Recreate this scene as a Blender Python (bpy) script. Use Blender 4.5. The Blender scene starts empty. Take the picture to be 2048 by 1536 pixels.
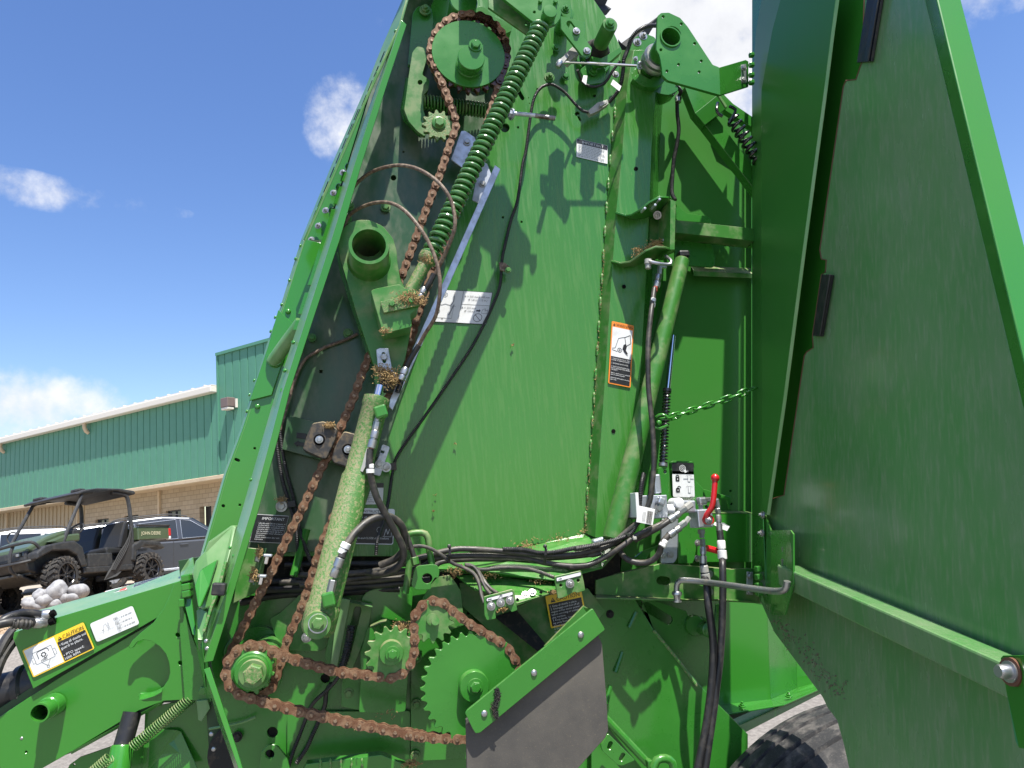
import bpy, bmesh, math, random
from mathutils import Vector, Matrix
random.seed(7)
S = bpy.context.scene
COL = S.collection
pi = math.pi

# ------------------------------------------------------------------ camera
F = 1450.0                                   # focal length in photo pixels (2048 wide)
Zc = Vector((-755, 8410, -1450)).normalized()
Xc = Vector((6976, 378, -1450)); Xc = (Xc - Zc * Xc.dot(Zc)).normalized()
Yc = Zc.cross(Xc)
RM = Matrix((Xc, Yc, Zc))
CAM = Vector((0, 0, 1.2))
cd = bpy.data.cameras.new('camera'); cam = bpy.data.objects.new('camera', cd); COL.objects.link(cam)
cam.matrix_world = Matrix.Translation(CAM) @ RM.to_4x4()
cd.sensor_width = 36; cd.lens = 36 * F / 2048; cd.clip_start = 0.02; cd.clip_end = 5000
S.camera = cam

# ------------------------------------------------------------------ light
SUN = Vector((0.15, -0.40, 1.0)).normalized()      # towards the sun
sd = bpy.data.lights.new('sun', 'SUN'); sun = bpy.data.objects.new('sun', sd); COL.objects.link(sun)
sd.energy = 5.0; sd.angle = math.radians(0.53); sd.color = (1, 0.955, 0.87)
sun.rotation_euler = SUN.to_track_quat('Z', 'Y').to_euler(); sun.location = (0, 0, 30)
W = bpy.data.worlds.new('World'); S.world = W; W.use_nodes = True
S.view_settings.view_transform = 'Standard'; S.view_settings.look = 'None'
S.view_settings.exposure = 0.92; S.view_settings.gamma = 1
S.cycles.max_bounces = 6; S.cycles.diffuse_bounces = 3; S.cycles.glossy_bounces = 3
S.cycles.use_denoising = True
def ray(px, py):
    return RM @ Vector((px - 1024, 768 - py, -F))

def world_nodes():
    nt = W.node_tree; N = nt.nodes; L = nt.links; N.clear()
    out = N.new('ShaderNodeOutputWorld'); bg = N.new('ShaderNodeBackground'); L.new(bg.outputs[0], out.inputs[0])
    sky = N.new('ShaderNodeTexSky'); sky.sky_type = 'NISHITA'; sky.sun_disc = False
    sky.sun_elevation = math.asin(SUN.z); sky.sun_rotation = math.atan2(SUN.x, SUN.y)
    sky.altitude = 200; sky.air_density = 1.15; sky.dust_density = 0.6; sky.ozone_density = 2.0
    bg.inputs[1].default_value = 0.108
    tc = N.new('ShaderNodeTexCoord'); D = tc.outputs['Generated']
    def math_(op, a, b=None, c=None):
        m = N.new('ShaderNodeMath'); m.operation = op
        for i, v in enumerate((a, b, c)):
            if v is None: continue
            if isinstance(v, (int, float)): m.inputs[i].default_value = v
            else: L.new(v, m.inputs[i])
        return m.outputs[0]
    # direction warped by noise, so that the cloud edges billow
    n1 = N.new('ShaderNodeTexNoise'); n1.inputs['Scale'].default_value = 9; n1.inputs['Detail'].default_value = 8; n1.inputs['Roughness'].default_value = 0.62
    L.new(D, n1.inputs['Vector'])
    n2 = N.new('ShaderNodeTexNoise'); n2.inputs['Scale'].default_value = 26; n2.inputs['Detail'].default_value = 7; n2.inputs['Roughness'].default_value = 0.6
    L.new(D, n2.inputs['Vector'])
    tot = None
    # (pixel, radius across, radius up, strength): cumulus seen between the machine and the roof line
    blobs = [((95, 388), .12, .017, .62), ((10, 370), .08, .018, .66), ((200, 408), .09, .010, .58), ((60, 815), .095, .034, 1.0), ((-60, 820), .12, .045, 1.0),
             ((700, 245), .050, .052, .62), ((658, 225), .030, .028, .5), ((720, 90), .06, .05, .24), ((765, 55), .04, .03, .32),
             ((1360, 60), .20, .13, 1.5), ((1230, -40), .16, .10, 1.4), ((1480, -30), .14, .12, 1.3), ((1970, -20), .07, .03, .6)]
    for (p, rx, ry, st) in blobs:
        d = ray(*p).normalized(); r = d.cross(Vector((0, 0, 1))).normalized(); u = r.cross(d)
        def dot(v):
            m = N.new('ShaderNodeVectorMath'); m.operation = 'DOT_PRODUCT'; L.new(D, m.inputs[0]); m.inputs[1].default_value = v; return m.outputs['Value']
        a = math_('MULTIPLY', dot(r), 1 / rx); b = math_('MULTIPLY', dot(u), 1 / ry)
        q = math_('ADD', math_('MULTIPLY', a, a), math_('MULTIPLY', b, b))
        q = math_('MULTIPLY', math_('MAXIMUM', math_('SUBTRACT', 1.0, math_('MULTIPLY', q, 0.45)), 0.0), st)
        q = math_('MULTIPLY', q, math_('GREATER_THAN', dot(d), 0.0))
        tot = q if tot is None else math_('MAXIMUM', tot, q)
    # the same kind of scattered cloud all round the sky
    n3 = N.new('ShaderNodeTexNoise'); n3.inputs['Scale'].default_value = 3.1; n3.inputs['Detail'].default_value = 2; L.new(D, n3.inputs['Vector'])
    sep = N.new('ShaderNodeSeparateXYZ'); L.new(D, sep.inputs[0])
    back = math_('GREATER_THAN', math_('MULTIPLY', sep.outputs[1], -1.0), -0.02)
    sc = math_('MULTIPLY', math_('MULTIPLY', math_('MAXIMUM', math_('SUBTRACT', n3.outputs['Fac'], 0.52), 0.0), 9.0), back)
    tot = math_('MAXIMUM', tot, math_('MINIMUM', sc, 1.0))
    dens = math_('ADD', math_('MULTIPLY', tot, 0.62), math_('ADD', math_('MULTIPLY', math_('SUBTRACT', n1.outputs['Fac'], .5), 1.5), math_('MULTIPLY', math_('SUBTRACT', n2.outputs['Fac'], .5), .55)))
    dens = math_('MULTIPLY', dens, math_('MINIMUM', math_('MULTIPLY', tot, 4.0), 1.0))
    mr = N.new('ShaderNodeMapRange'); mr.interpolation_type = 'SMOOTHSTEP'; L.new(dens, mr.inputs[0])
    mr.inputs[1].default_value = 0.18; mr.inputs[2].default_value = 0.80; mr.inputs[3].default_value = 0; mr.inputs[4].default_value = .97
    br = N.new('ShaderNodeMapRange'); L.new(n1.outputs['Fac'], br.inputs[0]); br.inputs[1].default_value = .35; br.inputs[2].default_value = .7; br.inputs[3].default_value = 4.4; br.inputs[4].default_value = 5.6
    cc = N.new('ShaderNodeCombineColor'); 
    L.new(math_('MULTIPLY', br.outputs[0], .975), cc.inputs[0]); L.new(math_('MULTIPLY', br.outputs[0], .985), cc.inputs[1]); L.new(math_('MULTIPLY', br.outputs[0], 1.02), cc.inputs[2])
    mx = N.new('ShaderNodeMix'); mx.data_type = 'RGBA'
    L.new(mr.outputs[0], mx.inputs[0])
    # clear blue of the day: a little more saturated than the plain sky model
    hs = N.new('ShaderNodeHueSaturation'); hs.inputs['Saturation'].default_value = 1.20; hs.inputs['Hue'].default_value = 0.512; hs.inputs['Value'].default_value = 1.0; L.new(sky.outputs[0], hs.inputs['Color'])
    L.new(hs.outputs[0], mx.inputs[6]); L.new(cc.outputs[0], mx.inputs[7])
    L.new(mx.outputs[2], bg.inputs[0])
world_nodes()

# ------------------------------------------------------------------ pixel helpers (a pixel gives a direction; the plane gives the distance)
Y0 = 1.80                                          # the machine's side sheet
def dd(d): return d * 1.35 if d > 0 else d          # how far parts stand proud of the sheet
def U(px, py, d=0.0):
    r = ray(px, py); return CAM + r * ((Y0 - dd(d)) / r.y)
def mpp(px, py, d=0.0):
    return (Y0 - dd(d)) / ray(px, py).y
def zoom(x0, y0, s):
    def f(*a):
        o = []
        if isinstance(a[0], (int, float)): a = (a,)
        for p in a: o.append((x0 + p[0] / s, y0 + p[1] / s) + tuple(p[2:]))
        return o if len(o) > 1 else o[0]
    return f
z1, z2, z3, z4 = zoom(600, 0, 4), zoom(1000, 0, 4), zoom(600, 384, 4), zoom(1100, 384, 4)
z5, z6, z7, z8 = zoom(400, 768, 4), zoom(1100, 768, 4), zoom(400, 1152, 4), zoom(800, 1152, 4)
b1, b2, b3, b4 = zoom(0, 1152, 4), zoom(0, 960, 4.876), zoom(0, 660, 3.657), zoom(1300, 1090, 3.4434)
b5, b6, b7, b8 = zoom(1500, 0, 3.071), zoom(1500, 500, 3.071), zoom(1500, 1000, 2.865), zoom(380, 380, 3.2)
c1, c2, c3, c4 = zoom(640, 0, 8.533), zoom(560, 330, 10.24), zoom(360, 1020, 10.24), zoom(360, 1150, 3.98)
c5, c6, c7, c8 = zoom(780, 1080, 4.876), zoom(1200, 1120, 3.694), zoom(860, 0, 5.12), zoom(1230, 900, 5.485)

# ------------------------------------------------------------------ materials
def mat(name, col, rough=.4, metal=0., col2=None, lo=.45, hi=.7, scale=20, stretch=(1, 1, 1), detail=5, bump=0., bscale=200, spec=.5, coat=0.,
        top=None, topf=.6, topdir=(0, 0, 1), rough2=None, rot=0., emit=0., layer=None):
    m = bpy.data.materials.new(name); m.use_nodes = True; nt = m.node_tree; N = nt.nodes; L = nt.links
    B = N['Principled BSDF']; B.inputs['Roughness'].default_value = rough; B.inputs['Metallic'].default_value = metal
    B.inputs['Specular IOR Level'].default_value = spec; B.inputs['Coat Weight'].default_value = coat; B.inputs['Coat Roughness'].default_value = .12
    B.inputs['Base Color'].default_value = (*col, 1)
    geo = N.new('ShaderNodeNewGeometry'); P = geo.outputs['Position']
    def noise(sc, st, dt=5, rt=0.):
        mp = N.new('ShaderNodeMapping'); mp.inputs['Scale'].default_value = st; mp.inputs['Rotation'].default_value = (0, rt, 0); L.new(P, mp.inputs[0])
        n = N.new('ShaderNodeTexNoise'); n.inputs['Scale'].default_value = sc; n.inputs['Detail'].default_value = dt; n.inputs['Roughness'].default_value = .62
        L.new(mp.outputs[0], n.inputs['Vector']); return n.outputs['Fac']
    def rng(f, a, b, c=0., d=1.):
        r = N.new('ShaderNodeMapRange'); r.interpolation_type = 'SMOOTHSTEP'; L.new(f, r.inputs[0])
        for i, v in enumerate((a, b, c, d)): r.inputs[i + 1].default_value = v
        return r.outputs[0]
    def mix(f, a, b):
        x = N.new('ShaderNodeMix'); x.data_type = 'RGBA'; L.new(f, x.inputs[0])
        for i, v in ((6, a), (7, b)):
            if isinstance(v, tuple): x.inputs[i].default_value = (*v, 1)
            else: L.new(v, x.inputs[i])
        return x.outputs[2]
    c = tuple(col); fr = None
    if col2 is not None:
        fr = rng(noise(scale, stretch, detail, rot), lo, hi); c = mix(fr, c, tuple(col2))
    if layer is not None:                        # (colour, lo, hi, scale, stretch, strength)
        f2 = rng(noise(layer[3], layer[4], 6, layer[6] if len(layer) > 6 else 0.), layer[1], layer[2], 0., layer[5]); c = mix(f2, c, tuple(layer[0]))
    if top is not None:                          # dust lying on faces that look up
        sp = N.new('ShaderNodeVectorMath'); sp.operation = 'DOT_PRODUCT'; L.new(geo.outputs['Normal'], sp.inputs[0]); sp.inputs[1].default_value = Vector(topdir).normalized()
        a = rng(sp.outputs['Value'], .15 if topf < .9 else -.1, .8 if topf < .9 else .45, 0., topf); nn = rng(noise(55 if topf < .9 else 230, (1, 1, 1)), .3 if topf < .9 else .40, .62 if topf < .9 else .60)
        mm = N.new('ShaderNodeMath'); mm.operation = 'MULTIPLY'; L.new(a, mm.inputs[0]); L.new(nn, mm.inputs[1]); c = mix(mm.outputs[0], c, tuple(top))
    if not isinstance(c, tuple): L.new(c, B.inputs['Base Color'])
    if rough2 is not None and fr is not None:
        x = N.new('ShaderNodeMix'); L.new(fr, x.inputs[0]); x.inputs[2].default_value = rough; x.inputs[3].default_value = rough2; L.new(x.outputs[0], B.inputs['Roughness'])
    if bump:
        bn = N.new('ShaderNodeBump'); bn.inputs['Strength'].default_value = bump; bn.inputs['Distance'].default_value = .002; L.new(noise(bscale, (1, 1, 1), 3), bn.inputs['Height']); L.new(bn.outputs[0], B.inputs['Normal'])
    if emit:
        B.inputs['Emission Color'].default_value = (*col, 1); B.inputs['Emission Strength'].default_value = emit
    return m
G = (.027, .165, .018); DUST = (.30, .255, .155); GD = (.105, .20, .065)
M = dict(
 green=mat('green_paint', G, .26, col2=(.032, .185, .02), scale=9, lo=.4, hi=.7, rough2=.36, top=(.17, .24, .10), topf=.35, coat=.25, bump=.03, bscale=60),
 clean=mat('clean_green_paint', (.030, .185, .018), .22, col2=(.027, .19, .015), scale=5, top=(.12, .25, .08), topf=.15, coat=.4, bump=.02, bscale=40),
 sheet=mat('brushed_green_sheet', (.040, .178, .025), .24, col2=(.062, .197, .038), scale=26, stretch=(5, 1, .35), lo=.44, hi=.72, rough2=.42, coat=.2, layer=(DUST, .62, .80, 60, (2.5, 1, .5), .35), bump=.05, bscale=14),
 frontsheet=mat('dusty_shade_sheet', (.024, .078, .027), .30, col2=(.085, .118, .072), scale=16, stretch=(1.6, 1, .8), lo=.38, hi=.7, rough2=.5, coat=.15, layer=((.03, .025, .02), .66, .74, 90, (2.2, 1, 1), .5), bump=.05, bscale=30),
 dusty=mat('dusty_green_paint', (.035, .165, .022), .38, col2=(.13, .21, .075), scale=22, lo=.42, hi=.68, rough2=.6, top=DUST, topf=.65, bump=.06),
 mud=mat('chaff_coated_paint', (.055, .17, .03), .5, col2=(.26, .25, .12), scale=160, lo=.50, hi=.66, rough2=.9, top=(.235, .215, .115), topf=.92, topdir=(-.85, -.15, .35), bump=.6, bscale=420),
 door=mat('grimy_green_shield', (.080, .235, .066), .20, col2=(.145, .245, .115), scale=4, stretch=(1.5, 1.5, .5), lo=.3, hi=.7, rough2=.30, coat=.25, layer=((.28, .30, .21), .42, .80, 70, (1.8, 1.8, .08), .42), bump=.03, bscale=18),
 frame=mat('pale_green_frame', (.075, .215, .055), .27, col2=(.15, .26, .11), scale=14, stretch=(1, 1, .3), lo=.35, hi=.75, top=(.24, .31, .17), topf=.3, rough2=.4, coat=.25),
 panel=mat('satin_green_panel', (.038, .175, .026), .36, col2=(.045, .17, .03), scale=4, spec=.25),
 rust=mat('rusty_steel', (.125, .056, .026), .68, .15, col2=(.225, .135, .075), scale=85, lo=.4, hi=.66, layer=((.055, .022, .012), .55, .72, 140, (1, 1, 1), .8), bump=.35, bscale=600),
 pin=mat('worn_steel_pin', (.30, .22, .15), .45, .6, col2=(.16, .085, .045), scale=300, lo=.4, hi=.6),
 darktone=mat('dark_rusty_steel', (.045, .022, .013), .25, .35, col2=(.11, .045, .025), scale=120, lo=.45, hi=.65, coat=.4),
 zinc=mat('zinc_plated_steel', (.40, .41, .42), .32, .85, col2=(.36, .34, .30), scale=60, lo=.45, hi=.7, rough2=.5),
 galv=mat('galvanised_steel', (.52, .55, .60), .36, .75, col2=(.40, .43, .47), scale=45, lo=.4, hi=.65, rough2=.5),
 chrome=mat('bright_steel', (.75, .76, .78), .12, 1.),
 rubber=mat('black_rubber', (.014, .014, .016), .42, col2=(.035, .032, .028), scale=60, lo=.45, hi=.7, rough2=.6),
 hose=mat('dusty_hose', (.026, .025, .024), .42, col2=(.085, .075, .060), scale=50, lo=.42, hi=.75, rough2=.65, top=(.17, .15, .115), topf=.4, bump=.1, bscale=900),
 cable=mat('dirty_brown_cable', (.10, .065, .045), .6, col2=(.22, .17, .12), scale=110, lo=.42, hi=.66),
 flap=mat('dusty_rubber_flap', (.040, .039, .038), .6, col2=(.105, .095, .080), scale=5, lo=.3, hi=.8, rough2=.8, layer=((.17, .14, .095), .56, .75, 220, (1, 1, 1), .55), bump=.15, bscale=500),
 block=mat('dirty_plastic_block', (.026, .025, .024), .5, col2=(.10, .078, .052), scale=75, lo=.42, hi=.68, rough2=.9, top=(.36, .28, .15), topf=.7, bump=.2),
 grey=mat('grey_plastic', (.30, .30, .28), .5, col2=(.38, .37, .33), scale=60),
 white=mat('white_label', (.66, .67, .67), .42, col2=(.55, .55, .53), scale=30, lo=.5, hi=.75), paper=mat('paper_tag', (.72, .72, .70), .6),
 black=mat('black_label', (.014, .014, .016), .35, col2=(.03, .03, .03), scale=40), ink=mat('grey_print', (.24, .25, .26), .5), yellow=mat('yellow_label', (.86, .56, .02), .4, col2=(.72, .48, .05), scale=30),
 orange=mat('orange_label', (.78, .24, .03), .4), red=mat('red_enamel', (.50, .012, .016), .3, coat=.3), redband=mat('red_band', (.38, .06, .035), .6),
 hole=mat('dark_void', (.004, .004, .004), .9, spec=.1), dark=mat('shade_dark_green', (.010, .05, .010), .5, col2=(.02, .06, .015), scale=20), grimeshade=mat('dark_grime_and_shade', (.012, .012, .010), .8, col2=(.06, .045, .028), scale=70, lo=.5, hi=.7, bump=.3),  # near-black tones paint shade in gaps, bores and hollows; the last is also grime
 chaff=mat('dry_chaff', (.40, .28, .12), .9, col2=(.20, .12, .05), scale=240, lo=.4, hi=.6), dustbit=mat('dusty_fibre', (.17, .15, .10), .9), weld=mat('painted_weld', (.05, .21, .035), .35, col2=(.20, .23, .11), scale=160, lo=.45, hi=.6, bump=.3, bscale=900),
 tyre=mat('dusty_tyre', (.022, .022, .023), .7, col2=(.12, .11, .10), scale=30, lo=.45, hi=.75, rough2=.9, layer=((.20, .185, .16), .55, .75, 320, (1, 1, 1), .5), bump=.25, bscale=700),
 belt=mat('belt_rubber', (.012, .012, .011), .75, bump=.4, bscale=900), spr=mat('green_spring_paint', (.05, .165, .042), .26, col2=(.085, .19, .07), scale=30, top=(.16, .24, .12), topf=.35, coat=.4),
 bspr=mat('black_spring_paint', (.012, .013, .014), .22, coat=.5), rustedge=mat('rusty_cut_edge', (.12, .05, .025), .8),
)

# ------------------------------------------------------------------ mesh helpers
def link(o, parent=None, inv=None):
    COL.objects.link(o)
    if parent is not None:
        o.parent = parent
        if parent.get('origin') is not None: o.matrix_parent_inverse = Matrix.Translation(-Vector(parent['origin']))
    return o
def mobj(name, me, m, parent=None, smooth=True, bevel=0., angle=35):
    o = bpy.data.objects.new(name, me)
    if m is not None:
        for k in (m if isinstance(m, (list, tuple)) else [m]): me.materials.append(M[k] if isinstance(k, str) else k)
    link(o, parent)
    if smooth and len(me.polygons):
        me.polygons.foreach_set('use_smooth', [True] * len(me.polygons)); 
        try: me.set_sharp_from_angle(angle=math.radians(angle))
        except Exception: pass
    if bevel:
        b = o.modifiers.new('bevel', 'BEVEL'); b.width = bevel; b.segments = 2; b.limit_method = 'ANGLE'; b.angle_limit = math.radians(40)
    return o
def from_bm(name, bm, m, parent=None, smooth=True, bevel=0., angle=35):
    bmesh.ops.recalc_face_normals(bm, faces=bm.faces)
    me = bpy.data.meshes.new(name); bm.to_mesh(me); bm.free(); return mobj(name, me, m, parent, smooth, bevel, angle)
def bm_prism(bm, front, back, mi=0):
    a = [bm.verts.new(p) for p in front]; b = [bm.verts.new(p) for p in back]; n = len(a); fs = []
    fs.append(bm.faces.new(a)); fs.append(bm.faces.new(b[::-1]))
    for i in range(n): fs.append(bm.faces.new((a[i], b[i], b[(i + 1) % n], a[(i + 1) % n])))
    for f in fs: f.material_index = mi
def bm_tube(bm, pts, radii, n=10, caps=True, closed=False, mi=0):
    k = len(pts); T = []
    for i in range(k):
        a = pts[(i - 1) % k] if (closed or i) else pts[0]; b = pts[(i + 1) % k] if (closed or i < k - 1) else pts[-1]
        T.append((b - a).normalized())
    up = Vector((0, 1, 0)) if abs(T[0].y) < .9 else Vector((1, 0, 0)); nrm = (up - T[0] * up.dot(T[0])).normalized(); rings = []
    for i in range(k):
        nrm = (nrm - T[i] * nrm.dot(T[i])).normalized(); bn = T[i].cross(nrm); r = radii[i] if isinstance(radii, (list, tuple)) else radii
        rings.append([bm.verts.new(pts[i] + (nrm * math.cos(2 * pi * j / n) + bn * math.sin(2 * pi * j / n)) * r) for j in range(n)])
    for i in range(k if closed else k - 1):
        A, B_ = rings[i], rings[(i + 1) % k]
        for j in range(n):
            f = bm.faces.new((A[j], A[(j + 1) % n], B_[(j + 1) % n], B_[j])); f.material_index = mi
    if caps and not closed:
        for q in (rings[0][::-1], rings[-1]): bm.faces.new(q).material_index = mi
def spline(P, step=.012):
    """Catmull-Rom through P, resampled evenly"""
    if len(P) < 3: dense = [P[0].lerp(P[-1], i / 8) for i in range(9)]
    else:
        Q = [P[0] * 2 - P[1]] + list(P) + [P[-1] * 2 - P[-2]]; dense = []
        for i in range(1, len(Q) - 2):
            for s in range(12):
                t = s / 12; a, b, c, d = Q[i - 1], Q[i], Q[i + 1], Q[i + 2]
                dense.append(.5 * ((2 * b) + (c - a) * t + (2 * a - 5 * b + 4 * c - d) * t * t + (3 * b - a - 3 * c + d) * t ** 3))
        dense.append(P[-1].copy())
    return resample(dense, step)
def resample(D, step=None, n=None, closed=False):
    if closed: D = D + [D[0]]
    ac = [0.]
    for i in range(1, len(D)): ac.append(ac[-1] + (D[i] - D[i - 1]).length)
    tot = ac[-1]
    if n is None: n = max(2, int(round(tot / step)))
    out = []; j = 0
    for i in range(n if closed else n + 1):
        s = tot * i / n
        while j < len(ac) - 2 and ac[j + 1] < s: j += 1
        t = (s - ac[j]) / max(1e-9, ac[j + 1] - ac[j]); out.append(D[j].lerp(D[j + 1], t))
    return out
def pts3(P, d=0.):
    return [U(p[0], p[1], p[2] if len(p) > 2 else d) for p in P]
def tube(name, P, r, m, parent, d=0., ribbed=0., n=10, step=.010, raw=False):
    """pipe, hose or wire through pixels at depth d (or per point); r in metres; ribbed = rib pitch in metres"""
    W_ = P if raw else pts3(P, d); bm = bmesh.new()
    if ribbed:
        pts = spline(W_, ribbed / 4); rad = [r * (1.0 if (i // 2) % 2 == 0 else .82) for i in range(len(pts))]
    else: pts = spline(W_, step); rad = r
    bm_tube(bm, pts, rad, n); return from_bm(name, bm, m, parent)
def lathe(name, P0, P1, prof, m, parent, n=24, cap=True, angle=35, bevel=0.):
    """prof: (distance along the axis from P0 in metres, radius)"""
    ax = (P1 - P0).normalized(); up = Vector((0, 0, 1)) if abs(ax.z) < .9 else Vector((1, 0, 0)); u = (up - ax * up.dot(ax)).normalized(); v = ax.cross(u)
    bm = bmesh.new(); R = []
    for (t, r) in prof: R.append([bm.verts.new(P0 + ax * t + (u * math.cos(2 * pi * j / n) + v * math.sin(2 * pi * j / n)) * max(r, 1e-5)) for j in range(n)])
    for i in range(len(R) - 1):
        for j in range(n): bm.faces.new((R[i][j], R[i][(j + 1) % n], R[i + 1][(j + 1) % n], R[i + 1][j]))
    if cap:
        bm.faces.new(R[0][::-1]); bm.faces.new(R[-1])
    return from_bm(name, bm, m, parent, True, bevel, angle)
def disc(name, px, py, prof, m, parent, dref=None, n=28, **k):
    """turned shape on an axis square to the sheet; prof: (radius in px at dref, depth d)"""
    dref = prof[0][1] if dref is None else dref
    c = U(px, py, dref); s = mpp(px, py, dref)
    P0 = Vector((c.x, Y0, c.z)); P1 = P0 + Vector((0, -1, 0))
    return lathe(name, P0, P1, [(dd(d), r * s) for (r, d) in prof], m, parent, n, **k)
def curve_mesh(name, loops, th, bev=.0):
    """flat 2-D outline with real holes: loops of (x, z); returns mesh in x,-,z with thickness th towards +y"""
    cu = bpy.data.curves.new(name, 'CURVE'); cu.dimensions = '2D'; cu.fill_mode = 'BOTH'; cu.extrude = th / 2; cu.bevel_depth = bev; cu.bevel_resolution = 0
    for lp in loops:
        sp = cu.splines.new('POLY'); sp.points.add(len(lp) - 1); sp.use_cyclic_u = True
        for i, p in enumerate(lp): sp.points[i].co = (p[0], p[1], 0, 1)
    o = bpy.data.objects.new(name, cu); me = bpy.data.meshes.new_from_object(o); bpy.data.objects.remove(o); bpy.data.curves.remove(cu); return me
def rounded(P, r, k=4):
    """round the corners of a pixel outline"""
    if r <= 0: return list(P)
    out = []; n = len(P)
    for i in range(n):
        a, b, c = Vector(P[i - 1]), Vector(P[i]), Vector(P[(i + 1) % n]); u = (a - b); v = (c - b); q = min(r, u.length * .45, v.length * .45)
        s, e = b + u.normalized() * q, b + v.normalized() * q
        for j in range(k + 1):
            t = j / k; w = s * (1 - t) ** 2 + b * 2 * t * (1 - t) + e * t * t; out.append((w.x, w.y))
    return out
def circ(px, py, r, n=16, ry=None):
    ry = r if ry is None else ry
    return [(px + r * math.cos(2 * pi * i / n), py + ry * math.sin(2 * pi * i / n)) for i in range(n)]
def slot(x0, y0, x1, y1, r, n=8):
    a = math.atan2(y1 - y0, x1 - x0); o = []
    for i in range(n + 1): t = a - pi / 2 + pi * i / n; o.append((x1 + r * math.cos(t), y1 + r * math.sin(t)))
    for i in range(n + 1): t = a + pi / 2 + pi * i / n; o.append((x0 + r * math.cos(t), y0 + r * math.sin(t)))
    return o
def sq(px, py, r, a=.1): return [(px + r * math.cos(a + pi / 4 + i * pi / 2), py + r * math.sin(a + pi / 4 + i * pi / 2)) for i in range(4)]
def plate(name, P, d, m, parent, th=.005, holes=(), rnd=0., bev=.0008, smooth=True):
    """flat steel plate parallel to the side sheet, outline in pixels, real holes"""
    P = rounded([p[:2] for p in P], rnd); loops = []
    for lp in [P] + list(holes): loops.append([(U(x, y, d).x, U(x, y, d).z) for (x, y) in lp])
    me = curve_mesh(name, loops, th, bev)
    for v in me.vertices:
        x, z, y = v.co; v.co = (x, Y0 - dd(d) + th / 2 + y, z)
    me.flip_normals()
    bm = bmesh.new(); bm.from_mesh(me); bmesh.ops.remove_doubles(bm, verts=bm.verts, dist=1e-6); bmesh.ops.recalc_face_normals(bm, faces=bm.faces); bm.to_mesh(me); bm.free()
    return mobj(name, me, m, parent, smooth)
def poly(name, P, m, parent, th=.004, d=0., bevel=.001, dirn=None):
    """bent or tilted sheet: every outline point has its own depth d; thickness runs along dirn (default away from the camera side)"""
    A = pts3(P, d); dv = Vector(dirn) if dirn is not None else Vector((0, 1, 0)); bm = bmesh.new(); bm_prism(bm, A, [p + dv * th for p in A])
    return from_bm(name, bm, m, parent, False, bevel)
def sheet_grid(bm, A, B_, th):
    """one continuous folded sheet between two polylines, given thickness"""
    k = len(A); nv = []
    for i in range(k):
        a_, b_ = A[max(0, i - 1)], A[min(k - 1, i + 1)]; n = (b_ - a_).cross(B_[i] - A[i]).normalized()
        if n.dot(CAM - A[i]) > 0: n = -n
        nv.append(n)
    fa = [bm.verts.new(p) for p in A]; fb = [bm.verts.new(p) for p in B_]; ba = [bm.verts.new(p + n * th) for p, n in zip(A, nv)]; bb = [bm.verts.new(p + n * th) for p, n in zip(B_, nv)]
    for i in range(k - 1):
        bm.faces.new((fa[i], fa[i + 1], fb[i + 1], fb[i])); bm.faces.new((ba[i], bb[i], bb[i + 1], ba[i + 1])); bm.faces.new((fa[i], ba[i], ba[i + 1], fa[i + 1])); bm.faces.new((fb[i], fb[i + 1], bb[i + 1], bb[i]))
    bm.faces.new((fa[0], fb[0], bb[0], ba[0])); bm.faces.new((fa[-1], ba[-1], bb[-1], fb[-1]))
def strip(name, L_, R_, m, parent, th=.004, bevel=.0008):
    """folded sheet between two pixel/depth polylines of equal length"""
    bm = bmesh.new(); sheet_grid(bm, pts3(L_), pts3(R_), th); return from_bm(name, bm, m, parent, True, bevel, 30)
def helix(name, P0, P1, R, r, turns, m, parent, seg=14, n=7, Rend=None, phase=0.):
    ax = (P1 - P0); L_ = ax.length; ax.normalize(); u = (Vector((0, 1, 0)) - ax * ax.y).normalized(); v = ax.cross(u); pts = []
    k = int(turns * seg)
    for i in range(k + 1):
        t = i / k; a = phase + 2 * pi * turns * t; rr = R if Rend is None else R + (Rend - R) * t
        pts.append(P0 + ax * (L_ * t) + (u * math.cos(a) + v * math.sin(a)) * rr)
    bm = bmesh.new(); bm_tube(bm, pts, r, n); return from_bm(name, bm, m, parent)
def box(bm, c, s, rot=None, mi=0):
    """box centred at c with sizes s"""
    vs = []
    for x in (-.5, .5):
        for y in (-.5, .5):
            for z in (-.5, .5):
                p = Vector((x * s[0], y * s[1], z * s[2]))
                if rot is not None: p = rot @ p
                vs.append(bm.verts.new(Vector(c) + p))
    for q in ((0, 1, 3, 2), (4, 6, 7, 5), (0, 4, 5, 1), (2, 3, 7, 6), (0, 2, 6, 4), (1, 5, 7, 3)): bm.faces.new([vs[i] for i in q]).material_index = mi
def boxobj(name, c, s, m, parent, rot=None, bevel=.002):
    bm = bmesh.new(); box(bm, c, s, rot); return from_bm(name, bm, m, parent, False, bevel)
_cache = {}
def cached(key, fn):
    if key not in _cache: _cache[key] = fn()
    return _cache[key]
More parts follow.
